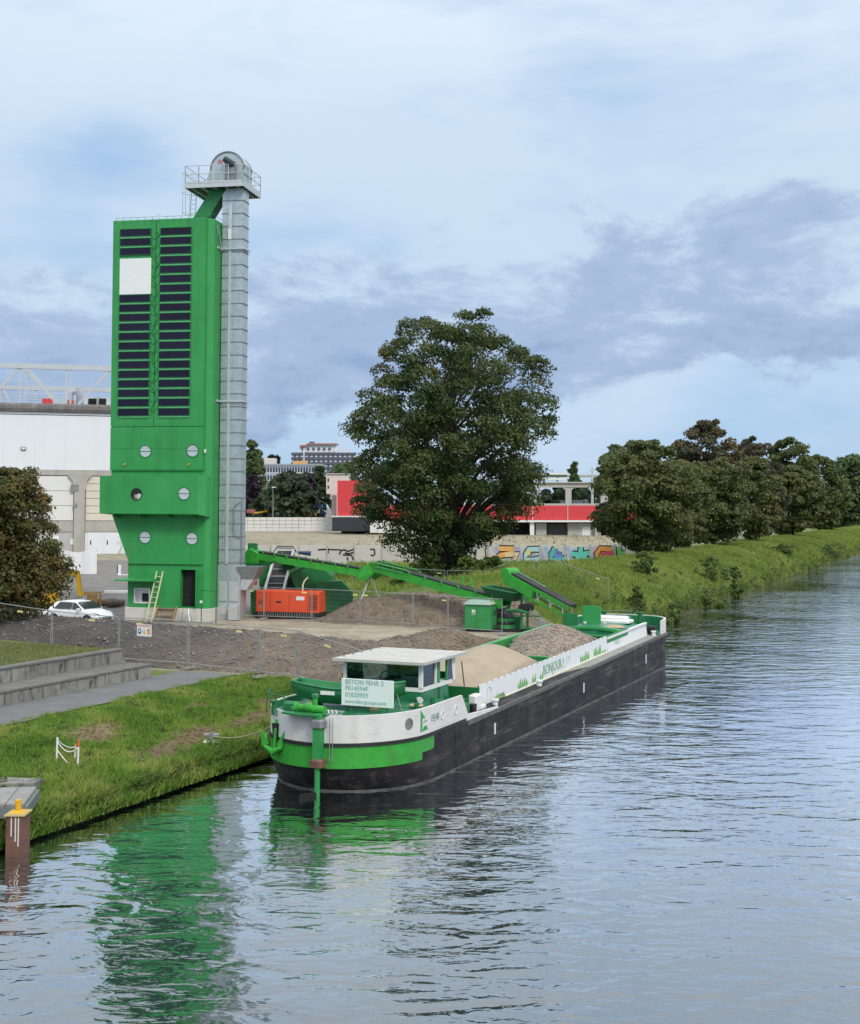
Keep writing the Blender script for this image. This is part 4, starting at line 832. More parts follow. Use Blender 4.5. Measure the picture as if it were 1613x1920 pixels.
# ================================================================== yard: vehicles and things behind the berm
WCAR=M('car_white',(.78,.79,.80),.22,var=.02,spec=.6); CGL=M('car_glass',(.015,.02,.02),.08,var=.2,spec=.8); CHR=M('chrome_trim',(.55,.57,.58),.25,.8)
def car(label,loc,rz,group=None):
    r=thing('parked_car',label,'car',loc,rz,group)
    st=[(-1.98,.62,.45,.72,.9),(-1.9,.80,.26,.84,1.02),(-1.3,.86,.22,.93,1.36),(-.5,.87,.22,.93,1.46),(.25,.87,.22,.92,1.42),(.62,.87,.22,.91,1.22),(1.05,.86,.22,.90,.96),(1.6,.83,.22,.80,.84),(1.92,.74,.26,.62,.70),(2.03,.56,.36,.54,.58)]
    rings=[]
    for x,w,z0,zs,zr in st:
        wr=w*.74 if zr>1.0 else w*.9
        rings.append([(x,-w*.92,z0),(x,-w,z0+.2),(x,-w,zs-.06),(x,-w*.95,zs),(x,-wr,zr-.05),(x,-wr*.85,zr),(x,wr*.85,zr),(x,wr,zr-.05),(x,w*.95,zs),(x,w,zs-.06),(x,w,z0+.2),(x,w*.92,z0)])
    b=MB(); b.loft(rings); b.build('body',WCAR,r,smooth=38)
    for s in (-1,1):
        b=MB(); q=.02
        b.prism([(-1.25,s*.83,.99),(.05,s*.83,.99),(.05,s*.69,1.36),(-.9,s*.69,1.36)],(0,s*.03,0)); b.build('side_window',CGL,r)
        b=MB(); b.prism([(.12,s*.83,.99),(.85,s*.83,.97),(.3,s*.69,1.33),(.12,s*.69,1.35)],(0,s*.03,0)); b.build('side_window',CGL,r)
        for x in (-1.25,1.28):
            w=MB(); w.disc((x,s*.70,.31),(0,s,0),.31,.19,18); wh=w.build('wheel',TYRE,r)
            w=MB(); w.ring((x,s*.86,.31),(0,s,0),.18,.22,.035,16)
            for k in range(5): t=k*1.257; w.bar((x,s*.885,.31),(x+.2*math.cos(t),s*.885,.31+.2*math.sin(t)),.05,.03,up=(0,1,0))
            w.build('rim',CHR,wh)
            w=MB(); w.prism([(x+.39*math.cos(t),s*.868,.30+.39*math.sin(t)) for t in np.linspace(0,math.pi,11)],(0,s*.012,0)); w.build('wheel_arch',BLACK,r)
        b=MB(); b.prism([(1.45,s*.8,.73),(1.97,s*.55,.62),(1.97,s*.55,.70),(1.5,s*.76,.82)],(0.03,s*.045,.02)); b.build('headlight',CHR,r)
        b=MB(); b.bbox(.62,.8,s*.97-.09,s*.97+.09,.93,1.05,.03); b.build('wing_mirror',WCAR,r)
        b=MB(); b.bar((-.45,s*.885,.8),(-.27,s*.885,.8),.03,.03); b.build('door_handle',WCAR,r)
    b=MB(); b.prism([(.38,-.62,1.36),(.38,.62,1.36),(1.0,.74,1.0),(1.0,-.74,1.0)],(.03,0,.03)); b.build('windscreen',CGL,r)
    b=MB(); b.prism([(2.035,-.42,.5),(2.035,.42,.5),(2.06,.34,.30),(2.06,-.34,.30)],(.02,0,0)); b.build('grille',BLACK,r)
    b=MB(); b.prism([(2.02,-.5,.27),(2.02,.5,.27),(2.0,.5,.2),(2.0,-.5,.2)],(.05,0,0)); b.build('lower_grille',BLACK,r)
    return r
c1=gp(150,1172,1.3); car('white hatchback parked facing right behind the rubble berm',(c1.x,c1.y,1.33),R(-27),'white cars parked in the yard')
c2=gp(24,1170,1.3); car('white car mostly hidden behind the small tree at far left',(c2.x,c2.y+.5,1.33),R(-14),'white cars parked in the yard')
# yellow excavator half hidden by the small tree
eo=gp(118,1150,1.3); ex=thing('excavator','yellow excavator half hidden behind the small tree','excavator',(eo.x-1.5,eo.y,1.32),R(-6))
for s in (-1,1):
    P=[(-1.3,s*.75,.1),(-1.1,s*.75,0),(1.1,s*.75,0),(1.3,s*.75,.12),(1.35,s*.75,.35),(1.1,s*.75,.6),(-1.1,s*.75,.6),(-1.35,s*.75,.35)]
    b=MB(); b.prism(P,(0,.38*s,0)); b.build('track',BLACK,ex)
b=MB(); b.bbox(-1.5,1.0,-.85,.85,.65,1.35,.1); b.build('upper_body',YELLOW,ex)
b=MB(); b.loft([[(.1,-.85,1.35),(1.0,-.85,1.35),(1.0,-.05,1.35),(.1,-.05,1.35)],[(.15,-.8,2.5),(.75,-.8,2.5),(.75,-.1,2.5),(.15,-.1,2.5)]]); b.build('cab',CGL,ex)
b=MB(); b.bar((.7,.2,1.1),(1.7,.1,2.75),.28,.4); b.bar((1.65,.1,2.72),(2.5,.05,2.6),.26,.38); b.build('boom',YELLOW,ex)
b=MB(); b.bar((2.45,.05,2.75),(2.75,0,1.1),.22,.32); b.build('dipper_arm',YELLOW,ex)
b=MB(); b.prism([(2.55,-.4,1.2),(3.1,-.4,.95),(3.0,-.4,.45),(2.6,-.4,.35),(2.35,-.4,.6)],(0,.8,0)); b.build('bucket',GSTEEL,ex)
# timber frame (crate)
to=gp(165,1143,1.3); cr=thing('timber_crate','open orange timber crate beside the excavator','crate',(to.x-.6,to.y,1.31),R(-6))
TIM=M('orange_timber',(.62,.36,.13),.75,var=.2,vs=5,rnd=.2)
for x in (0,.6,1.2): 
    for y in (0,.8): b=MB(); b.box(x-.05,x+.05,y-.05,y+.05,0,1.15); b.build('upright',TIM,cr)
for z in (.15,.62,1.1):
    for y in (-.07,.87): b=MB(); b.box(-.05,1.25,y-.02,y+.02,z-.06,z+.06); b.build('board',TIM,cr)
b=MB(); b.box(.62,1.2,-.03,-.01,.1,1.0); b.build('side_board',TIM,cr)
# rolled brown log / bundle
lo=gp(205,1139,1.3); lg=MB(); L=[]
for k in range(9):
    x=-1.0+k*.25; rr=.33+.06*math.sin(k*1.7)-(.12 if k in(0,8) else 0); L.append([(x,rr*math.cos(t)*(1+.1*math.sin(3*t+k)),.32+rr*.92*math.sin(t)*(1+.1*math.sin(2*t+k))) for t in np.linspace(0,6.283,11)[:-1]])
lg.loft(L); o=lg.build('tarpaulin_roll',M('brown_tarp',(.16,.125,.10),.85,var=.4,vs=4,bump=.6,bs=10),smooth=60); o.location=(lo.x,lo.y+.2,1.28); tag(o,'brown rolled tarpaulin bundle lying left of the tower','bundle')
# white beam, big bag, barrier
q=gp(196,1113,1.3); b=MB(); b.bbox(0,2.3,-.12,.12,0,.22,.02); o=b.build('white_beam',WHITE); o.location=(q.x,q.y,1.36); tag(o,'white beam lying on the yard left of the tower','beam')
q=gp(146,1078,1.3); V=[]; n=8
bb=thing('white_tarpaulin','white sheet hung upright in the yard near warehouse column','sheet',(q.x,q.y,1.35))
b=MB()
for k in range(10): b.add([(-1.9+k*.38,.1*math.sin(k*1.4),0),(-1.9+(k+1)*.38,.1*math.sin((k+1)*1.4),0),(-1.9+(k+1)*.38,.1*math.sin((k+1)*1.4),2.35+.1*math.sin(k+1)),(-1.9+k*.38,.1*math.sin(k*1.4),2.35+.1*math.sin(k))],[(0,1,2,3)])
sh=b.build('sheet',WHITE,bb); md=sh.modifiers.new('thickness','SOLIDIFY'); md.thickness=.02
for x in (-1.85,1.85): b=MB(); b.tube([(x,.15,0),(x,.15,2.5)],.04,6); b.build('post',GALV2,bb)
q=gp(225,1080,1.3); bd=thing('plastic_barrier','small white and black barrier standing left of the tower','barrier',(q.x,q.y,1.32))
b=MB(); b.bbox(-.2,.1,-.1,.1,0,1.1,.02); b.build('upright_panel',WHITE,bd); b=MB(); b.bbox(-.2,1.1,-.25,.25,0,.12,.02); b.build('base',WHITE,bd); b=MB(); b.box(-.3,-.205,-.1,.1,.3,1.05); b.build('black_face',BLACK,bd)
# ================================================================== barge
BO=ST(35.0,-18.3,0); BRZ=math.pi/2-AXA
bg_=thing('cargo_barge','long black, white and green cargo barge moored at the bank','barge',BO,BRZ)
LB,HB_=38.4,2.52
def lerp(a,b,t): return a+(b-a)*t
def zg(x): return 1.40 if x<6 else 1.36+.44*max(0,min(1,(x-6)/29))**1.1
def plan(xs,xe,hb,Ls=3.0,Le=3.4,ns=14,nb=12,nm=24):
    P=[]
    for k in range(ns+1): t=math.pi/2*k/ns; P.append((xs+Ls*(1-math.cos(t)),-hb*math.sin(t)))
    for k in range(1,nm): P.append((lerp(xs+Ls,xe-Le,k/nm),-hb))
    for k in range(nb+1):
        t=math.pi/2*k/nb; P.append((xe-Le+Le*math.sin(t)**.85,-hb*math.cos(t)**.75 if k<nb else 0))
    return P+[(x,-y) for x,y in P[-2:0:-1]]
lv=[(-.9,1.9,37.2,2.3),(-.35,.95,38.0,2.5),(0,.55,38.25,2.52),(.74,.05,38.4,2.52)]
b=MB(); rings=[[(x,y,z) for x,y in plan(xs,xe,hb)] for z,xs,xe,hb in lv]
tp=plan(0,LB,2.52); rings.append([(x,y,zg(x)) for x,y in tp]); b.loft(rings); b.build('hull',HULLB,bg_,smooth=35)
b=MB(); Pi=plan(.53,38.26,2.515); Po=plan(.50,38.29,2.532)
b.loft([[(x,y,-.05),(X,Y_,-.05),(X,Y_,.045),(x,y,.045)] for (x,y),(X,Y_) in zip(Pi+Pi[:1],Po+Po[:1])],cap=False); b.build('waterline_scum',M('scum_grey',(.12,.12,.115),.8,var=.6,vs=2.5,dirt=.8,dc=(.02,.02,.02),ds=1.3),bg_)
# vertical plating seams, as welded straps on the side
for k,x in enumerate(np.arange(5.2,35,2.45)):
    b=MB(); b.box(x-.02,x+.02,-2.527,-2.515,.02,zg(x)-.1); b.build('hull_strap',HULLB,bg_)
for z0 in (.52,.98):
    b=MB()
    for k in range(16): xa,xb=3.4+k*2,3.4+(k+1)*2; b.bar((xa,-2.528,z0+.3*(zg(xa)-1.36)),(xb,-2.528,z0+.3*(zg(xb)-1.36)),.02,.035)
    b.build('hull_seam',HULLB,bg_)
def sidept(x,off=0,x0=0,hb=2.52,L=3.0):
    "point and outward normal on the starboard plan curve at station x"
    if x<x0+L:
        c=max(-1,min(1,1-(x-x0)/L)); t=math.acos(c); p=Vector((x,-hb*math.sin(t),0)); nn=Vector((-math.cos(t)/L,-math.sin(t)/hb,0)).normalized()
    else: p=Vector((x,-hb,0)); nn=Vector((0,-1,0))
    return p+nn*off,nn
def sternstrip(name,mat,t0,t1,zf0,zf1,o0,o1,n=40,port=True):
    "closed band following the stern; t in metres along starboard x; mirrored to port"
    xs=[]; 
    for k in range(n+1): xs.append(t1*(k/n)**1.8)
    pts=[]
    if port: pts=[(x,-1) for x in xs[::-1][:-1]]
    pts+=[(x,1) for x in xs]
    rings=[]
    for x,s in pts:
        pi,nn=sidept(x,o0); po_,_=sidept(x,o1); sy=1 if s>0 else -1
        rings.append([(pi.x,pi.y*sy,zf0(x)),(po_.x,po_.y*sy,zf0(x)),(po_.x,po_.y*sy,zf1(x)),(pi.x,pi.y*sy,zf1(x))])
    b=MB(); b.loft(rings); return b.build(name,mat,bg_,smooth=35)
sternstrip('green_band',LIME,0,2.5,lambda x:.76,lambda x:1.40,-.01,.012)
sternstrip('green_band',LIME,0,3.35,lambda x:.98,lambda x:1.395,-.012,.010)
sternstrip('rubbing_strake',BLACK,0,6.0,lambda x:1.40,lambda x:1.50,-.04,.05)
BWT=lambda x: 2.30 if x<5.75 else lerp(2.30,1.62,min(1,(x-5.75)/.55))
sternstrip('bulwark',BWHITE,0,6.3,lambda x:1.495,BWT,-.07,.004)
sternstrip('bulwark_lining',DECKG,0,6.0,lambda x:1.9,lambda x:BWT(x)-.03,-.10,-.072)
sternstrip('bulwark',BWHITE,6.0,9.2,lambda x:1.40,lambda x:1.49 if x<9 else 1.42,-.09,.0) if False else None
b=MB(); b.add([(6.2,-2.52,1.40),(6.2,-2.44,1.40),(6.2,-2.44,1.6),(6.2,-2.52,1.6),(9.3,-2.52,1.41),(9.3,-2.44,1.41),(9.3,-2.44,1.46),(9.3,-2.52,1.46)],[(0,1,2,3),(4,7,6,5),(0,4,5,1),(1,5,6,2),(2,6,7,3),(3,7,4,0)]); b.build('bulwark_tail',BWHITE,bg_)
for s in (-1,1):   # side gunwale rail
    b=MB()
    for k in range(15): xa,xb=6.2+k*2,6.2+(k+1)*2; b.bar((xa,s*2.53,zg(xa)-.05),(xb,s*2.53,zg(xb)-.05),.08,.14)
    b.build('gunwale',M('gunwale_grey',(.10,.095,.09),.6,var=.3,vs=3,dirt=.5,dc=(.26,.25,.22),ds=2),bg_)
    b=MB()
    for k in range(14): xa,xb=6.2+k*2,6.2+(k+1)*2; b.add([(xa,s*2.5,zg(xa)+.01),(xb,s*2.5,zg(xb)+.01),(xb,s*1.9,zg(xb)+.03),(xa,s*1.9,zg(xa)+.03)],[(0,1,2,3) if s<0 else (3,2,1,0)])
    b.build('side_deck',M('side_deck_grey',(.30,.29,.26),.6,var=.25,vs=2.5,dirt=.5,dc=(.16,.2,.16),ds=2.2),bg_)
# stern deck
P=[(x,y) for x,y in plan(.1,LB,2.42) if x<6.0]; 
sp=sorted([p for p in P if p[1]<=0],key=lambda p:p[0]); P=[(x,y,2.05) for x,y in sp]+[(6.0,-2.42,2.05),(6.0,2.42,2.05)]+[(x,-y,2.05) for x,y in sp[::-1][:-1]]
b=MB(); b.prism(P,(0,0,.05)); b.build('stern_deck',DECKG,bg_)
b=MB(); b.box(6.0,6.05,-2.4,2.4,1.3,2.1); b.build('deck_step',DECKG,bg_)
b=MB(); b.box(6.05,9.0,-2.45,2.45,1.3,1.42); b.build('well_deck',DECKG,bg_)
# stern markings
for x,r_ in ((1.85,.17),(4.05,.15),(5.2,.16)):
    p,nn=sidept(x,.0); c=p+Vector((0,0,1.93 if x<3 else 1.9))
    b=MB(); b.ring(c,nn,r_*.72,r_,.022,20); f=b.build('porthole',GSTEEL if x<2 else WHITE,bg_); b=MB(); b.disc(c-nn*.002,nn,r_*.74,.008,20); b.build('porthole_glass',GSTEEL if x<2 else M('port_plug',(.66,.66,.65),.5),f)
def wrap(me,xc,zc,off,sx=1.0):
    "bend flat lettering (x,y) onto the starboard stern plating"
    for v in me.vertices:
        p,nn=sidept(xc+v.co.x*sx,off+max(0,v.co.z)); v.co=(p.x,p.y,zc+v.co.y)
    return me
def lettering(txt,size,xc,zc,mat,par,off=.006,wrapf=None,sx=1.0,name='lettering'):
    me=text_mesh(txt,size); me.materials.append(mat); (wrapf or wrap)(me,xc,zc,off,sx); fix(me); o=bpy.data.objects.new(name,me); COL.objects.link(o); o.parent=par; return o
INK=M('ink_green',(.035,.33,.09),.5); INKD=M('ink_dark_green',(.03,.2,.13),.5)
lettering('FEHR',.3,4.0-.55,1.90,INKD,bg_,sx=.95)
def poly_on(xc,zc,pts,mat,off=.006,name='emblem'):
    V=[]
    for x,z in pts: p,nn=sidept(xc+x,off); V.append(p+Vector((0,0,zc+z)))
    p,nn=sidept(xc,0); b=MB(); b.prism(V,nn*.006); return b.build(name,mat,bg_)
poly_on(2.62,1.9,[(-.22,.36),(-.12,.2),(-.12,-.22),(-.22,-.3)],INK); poly_on(2.62,1.9,[(-.2,.34),(.06,.1),(-.12,.1)],INK); poly_on(2.62,1.9,[(-.2,-.3),(.25,-.27),(.14,-.14),(-.02,-.14),(-.08,-.22)],INK); poly_on(2.62,1.9,[(-.05,-.03),(.16,-.01),(.16,.02),(-.05,0)],INKD)
# rudder and sternpost
b=MB(); b.bar((-.10,-.3,.85),(-.10,-.3,2.36),.30,.24,up=(0,1,0)); b.build('rudder_trunk',GREEN,bg_)
b=MB(); b.tube([(-.16,-.3,-.5),(-.16,-.3,.9)],.085,10); b.build('rudder_stock',GREEN,bg_)
b=MB(); b.prism([(-.2,-.34,-.5),(-.2,-.34,.1),(-.75,-.1,.14),(-.9,.0,-.5)],(.03,.06,0)); b.build('rudder_blade',DARKIN,bg_)
for z in (.95,2.1): b=MB(); b.bbox(-.3,.08,-.5,-.1,z-.12,z+.12,.05); b.build('rudder_bearing',GSTEEL if z>1 else RUST,bg_)
b=MB(); b.tube([(-.02,-.62,1.0),(-.02,-.62,2.25)],.012,4); b.tube([(-.02,-.72,1.0),(-.02,-.72,2.25)],.012,4); b.build('stern_cable',GSTEEL,bg_)
b=MB(); b.tube([(.15,.58,2.48),(.15,.52,2.48),(.15,.5,2.48),(.15,.3,2.48)],[.15,.15,.1,.1],12); b.tube([(.15,.3,2.48),(.15,.22,2.49),(.15,.08,2.49),(.15,.0,2.48)],[.1,.14,.14,.12],12); b.tube([(.15,.0,2.46),(.1,-.4,2.45)],[.13,.11],12); b.tube([(.15,-.05,2.5),(.15,-.05,2.82)],[.075,.075],10); b.build('steering_motor',LIME,bg_)
b=MB(); b.prism([(-.15,.9,2.3),(.1,.9,2.3),(.1,-.55,2.3),(-.3,-.3,2.3),(-.35,.3,2.3)],(0,0,.05)); b.build('motor_bed',DGREEN,bg_)
b=MB(); b.bbox(.06,.24,-.14,.04,2.8,2.9,.02); b.build('motor_cap',DECKG,bg_)
# stern anchor
b=MB(); ay,ax=1.42,.38
b.bar((ax,ay,1.15),(ax+.12,ay,2.0),.09); b.tube([(ax,ay+.32,1.62),(ax-.1,ay+.24,1.2),(ax-.1,ay,1.06),(ax-.1,ay-.24,1.2),(ax,ay-.32,1.62)],[.03,.09,.11,.09,.03],7)
b.prism([(ax-.14,ay+.4,1.72),(ax-.16,ay+.14,1.3),(ax-.16,ay+.36,1.22)],(.06,0,0)); b.prism([(ax-.14,ay-.4,1.72),(ax-.16,ay-.14,1.3),(ax-.16,ay-.36,1.22)],(.06,0,0)); b.build('anchor',LIME,bg_)
b=MB(); b.prism([(.0+.42,1.30,1.9),(.42,1.55,1.9),(.42,1.50,1.45),(.42,1.34,1.45)],(.02,0,0)); b.build('anchor_pocket',BLACK,bg_)
# name board
nb=MB(); nb.bbox(1.99,2.03,-1.75,0.0,2.33,3.15,.006); NBW=M('sign_white',(.80,.86,.82),.5,var=.02); nbo=nb.build('name_board',NBW,bg_); tag(nbo,'white board with barge name and numbers in pale green')
GTX=M('ink_pale_green',(.30,.55,.45),.6)
def face(me,xc,zc,off,sx):   # lettering on a plane facing the stern
    for v in me.vertices: v.co=(1.985-max(0,v.co.z)-.004,xc-v.co.x*sx,zc+v.co.y)
    return me
for txt,size,z,sx in (('BETON FEHR 3',.2,3.05,.98),('P014594F',.2,2.86,.98),('01830959',.2,2.66,.98),('www.fehr-groupe.com',.155,2.46,.98)):
    me=text_mesh(txt,size,cx='LEFT'); me.materials.append(GTX); face(me,-.13,z,0,sx); fix(me); o=bpy.data.objects.new('lettering',me); COL.objects.link(o); o.parent=nbo
b=MB(); 
for y in (-1.5,-.3): b.tube([(2.06,y,2.1),(2.06,y,3.0)],.025,6)
b.build('board_post',DGREEN,bg_)
# wheelhouse
WX0,WX1,WY=5.0,8.35,1.4
b=MB(); b.bbox(WX0,WX1-1.0,-WY,WY,1.42,2.42,.02); b.box(WX1-1.0,WX1,-WY+.5,WY,1.42,2.42); b.build('wheelhouse_base',DECKG,bg_)
b=MB(); 
b.box(WX0-.02,WX1-.7,-WY-.02,WY+.02,2.42,2.55)
for (x,y) in ((WX0+.04,-WY+.04),(WX0+.04,WY-.04),(WX0+1.2,-WY+.04),(WX1-.05,WY-.04),(WX0+1.2,WY-.04)): b.box(x-.06,x+.06,y-.06,y+.06,2.5,3.34)
b.box(WX0-.02,WX0+.1,-WY,WY,3.26,3.34); b.build('window_frame',WHITE,bg_)
b=MB(); b.prism([(7.75,-WY-.02,2.5),(7.55,-WY-.02,3.34),(7.9,-WY-.02,3.34),(7.95,-WY-.02,2.5)],(0,.06,0)) ; b.build('window_frame',WHITE,bg_)
b=MB(); b.box(6.35,6.6,-WY,-WY+.06,1.5,3.34); b.box(7.2,7.3,-WY,-WY+.06,1.5,3.34); b.box(6.3,7.6,-WY+.45,-WY+.5,1.42,2.5); b.build('doorway',GREEN,bg_)
b=MB(); b.box(7.3,7.75,-WY,-WY+.03,2.5,3.3); b.build('side_glass',CGL,bg_)
b=MB(); b.box(WX0+.03,WX0+.04,-WY+.1,WY-.1,2.55,3.27); b.build('front_glass',GLASS,bg_)
b=MB(); b.box(WX0+.1,WX0+1.14,-WY+.03,-WY+.04,2.55,3.3); b.build('side_glass',GLASS,bg_)
b=MB(); b.box(WX0+.1,WX0+1.14,WY-.04,WY-.03,2.55,3.3); b.build('side_glass',GLASS,bg_)
b=MB(); b.box(WX1-.06,WX1,-.1,WY,2.42,3.34); b.box(WX1-.06,WX1,-WY+.5,-.1,2.42,2.7); b.build('rear_wall',DGREEN,bg_)
ROOFM=M('wheelhouse_roof',(.52,.505,.475),.75,var=.14,vs=2.5,dirt=.4,dc=(.42,.40,.36),ds=3)
RX0,RX1=4.62,8.55
for k in range(5): y0=-1.62+k*.648; b=MB(); b.box(RX0,RX1,y0+.004,y0+.644,3.36,3.41); b.build('roof_board',ROOFM,bg_)
b=MB(); b.box(RX0-.03,RX0,-1.65,1.65,3.33,3.42); b.box(RX0,RX1,-1.66,-1.63,3.33,3.42); b.box(RX0,RX1,1.63,1.66,3.33,3.42); b.box(RX0,RX1,-1.62,1.62,3.345,3.358); b.build('roof_edge',M('roof_edge_grey',(.5,.5,.47),.6),bg_)
# wheelhouse interior
b=MB(); b.bbox(WX0+.25,WX0+.75,-.9,.7,2.42,2.62,.03); b.build('console',BLACK,bg_)
b=MB(); b.ring((WX0+.95,.2,2.62),(1,0,.25),.3,.34,.03,22)
for t in (0,2.09,4.19): b.bar((WX0+.95,.2,2.62),(WX0+.95,.2+.3*math.cos(t),2.62+.3*math.sin(t)),.025)
b.build('steering_wheel',WOOD,bg_)
for (y,w_,h_) in ((-.95,.38,.28),(-.5,.32,.2),(.75,.24,.16)): b=MB(); b.bbox(WX0+.12,WX0+.16,y-w_/2,y+w_/2,2.57,2.57+h_,.01); b.build('notice',M('pale_mint',(.62,.78,.72),.5),bg_)
b=MB(); b.bbox(WX0+1.6,WX0+2.0,.2,.7,2.2,2.6,.05); b.bbox(WX0+1.95,WX0+2.05,.2,.7,2.5,3.15,.04); b.build('helm_seat',BLACK,bg_)
# hold coaming
def cz(x,h): return zg(x)+h
def plate(name,mat,xa,xb,y0,y1,hb,ht,n=10,dy=0,par=bg_):
    b=MB(); R_=[]
    for k in range(n+1): x=lerp(xa,xb,k/n); R_.append([(x,y0,cz(x,hb)),(x,y1,cz(x,hb)),(x,y1+dy,cz(x,ht)),(x,y0+dy,cz(x,ht))])
    b.loft(R_); return b.build(name,mat,par)
BAN=M('banner_white',(.80,.81,.82),.4,var=.03,vs=1,dirt=.12,dc=(.62,.66,.62),ds=1.5)
for k in range(7): xa=8.95+k*2.43; plate('banner_panel',BAN,xa+.004,xa+2.426,-1.97,-1.93,.03,.80,3,dy=.05)
plate('bow_banner',BAN,26.05,33.9,-1.98,-1.93,.0,.66,8,dy=.09)
b=MB(); b.bar((26.0,-1.9,cz(26,.68)),(33.85,-1.9,cz(33.85,.66)),.14,.10); b.build('coaming_cap',WHITE,bg_)
plate('coaming',HOLDG,8.95,30,-1.92,-1.87,-1.2,.79,8); plate('coaming',HOLDG,8.95,30,1.87,1.95,-1.2,.82,8)
b=MB(); b.bar((8.95,1.98,cz(9,.84)),(30,1.98,cz(30,.84)),.16,.05); b.build('coaming_cap',GREEN_L,bg_)
b=MB(); b.bar((8.95,-1.99,cz(9,.03)),(26,-1.99,cz(26,.03)),.05,.06); b.build('lashing_rail',M('cream_tube',(.62,.6,.42),.6),bg_)
b=MB(); b.box(8.9,8.98,-1.93,1.95,.2,2.12); b.build('hold_bulkhead',DGREEN,bg_)
b=MB(); b.box(8.9,30.2,-1.9,1.9,.05,.2); b.build('hold_floor',HOLDG,bg_)
for (x,zt) in ((19.4,2.05),(26.6,2.35)): b=MB(); b.box(x-.05,x+.05,-1.87,1.87,.2,zt); b.build('hold_bulkhead',HOLDG,bg_)
for (x,zt) in ((19.4,2.05),(26.6,2.35)): b=MB(); b.box(x-.09,x+.09,-1.865,1.865,zt,zt+.06); b.build('bulkhead_cap',GREEN,bg_)
b=MB()
for k in range(26): x=9.6+k*.65; b.bar((x,-1.98+.05,cz(x,.805)),(x+.12,-1.98+.05,cz(x,.805)),.03,.015)
b.build('banner_lashing',GSTEEL,bg_)
# lettering and pictures on the banner
def ban(me,xc,h,off,sx):
    for v in me.vertices:
        x=xc+v.co.x*sx; hh=h+v.co.y; v.co=(x,-1.975-.003-max(0,v.co.z)+.05*hh/.8,cz(x,hh))
    return me
INKB=M('ink_green_banner',(.16,.42,.22),.6); INKF=M('ink_faint',(.60,.70,.64),.6); INKT=M('tuft_green',(.12,.42,.07),.6)
lettering('BONJOUR !',.56,17.6,.40,INKB,bg_,wrapf=ban,sx=1.0)
lettering('MERCI',.32,27.9,.34,INKF,bg_,wrapf=ban,sx=1.2); lettering('A BIENTOT',.32,31.4,.36,INKF,bg_,wrapf=ban,sx=1.5) if False else None
def bpoly(pts,mat,name='printed_plant'):
    b=MB(); V=[(x,-1.978+.05*h/.8,cz(x,h)) for x,h in pts]; b.prism(V,(0,-.004,0)); return b.build(name,mat,bg_)
def tuft(x0,w,n,hmax,seed):
    r_=random.Random(seed)
    for k in range(n):
        x=x0+w*(k+.5)/n; hh=hmax*r_.uniform(.55,1); bw=w/n*.32
        bpoly([(x-bw,.12),(x+bw,.12),(x+bw*1.2,.12+hh*.35),(x+bw*.5+r_.uniform(-.05,.05),.12+hh),(x-bw*1.1,.12+hh*.4)],INKT)
tuft(13.0,1.2,5,.42,1); tuft(14.75,.5,3,.36,2); tuft(15.7,.45,2,.36,3); tuft(21.4,1.5,6,.42,4); tuft(23.6,1.3,6,.44,5); tuft(10.6,.9,4,.2,6); tuft(25.0,.7,3,.15,7)
bpoly([(10.2,.06),(11.6,.06),(11.5,.16),(11.2,.25),(10.8,.18),(10.4,.2)],M('moss_green',(.30,.42,.20),.6))
b=MB(); b.ring((19.65,-1.975+.024,cz(19.65,.4)),(0,-1,0),.17,.23,.004,24); b.build('printed_emblem',INKF,bg_)
b=MB(); b.ring((9.9,-1.975+.024,cz(9.9,.42)),(0,-1,0),.2,.24,.004,24); b.build('printed_emblem',INKF,bg_)
for x in (8.86,19.97,31.22): b=MB(); b.box(x-.06,x+.06,-2.56,-2.53,.5+.3*(zg(x)-1.36)+.05,.92+.5*(zg(x)-1.36)); b.build('draught_mark',WHITE,bg_)
for x in (9.55,14.6,33.95):   # deck bollards
    b=MB(); b.tube([(x,-2.3,zg(x)),(x,-2.3,zg(x)+.2)],.1,10); b.tube([(x,-2.3,zg(x)+.2),(x,-2.3,zg(x)+.27)],.14,10); b.build('bollard',WHITE,bg_)
b=MB(); b.bbox(7.9,8.5,-2.2,-1.9,1.42,2.0,.05); b.bbox(8.4,8.8,-2.25,-1.7,1.42,1.6,.03); b.build('white_locker',WHITE,bg_)
b=MB(); b.box(8.2,8.85,-1.6,-.4,1.42,1.75); b.build('engine_hatch',DGREEN,bg_)
for (x,y,s) in ((4.6,-1.95,.09),(5.4,-2.1,.07),(3.2,-2.0,.08)): b=MB(); b.tube([(x,y,2.1),(x,y,2.36)],[s,s*.8],8); b.tube([(x-.15,y,2.3),(x+.15,y,2.3)],.04,6); b.build('deck_cleat',DGREEN,bg_)
b=MB(); b.tube([(4.95,-1.3,2.2),(4.85,-1.4,2.2),(4.78,-1.46,2.18)],[.07,.09,.1],10); b.build('search_lamp',WHITE,bg_)
b=MB(); b.bbox(.75,1.1,.95,1.4,2.1,2.5,.05); b.tube([(.7,.45,2.3),(.7,1.0,2.3)],.11,10); b.build('stern_winch',DGREEN,bg_)
b=MB(); b.tube([(.75,1.65,2.1),(.75,1.65,2.48)],[.1,.09],10); b.tube([(.75,1.65,2.48),(.75,1.65,2.53)],.13,10); b.build('bollard',DGREEN,bg_)
b=MB(); b.tube([(10.6,1.2,2.0),(10.5,1.15,2.9)],.03,6); b.build('sounding_pole',M('pole_white',(.6,.58,.5),.6),bg_) if False else None
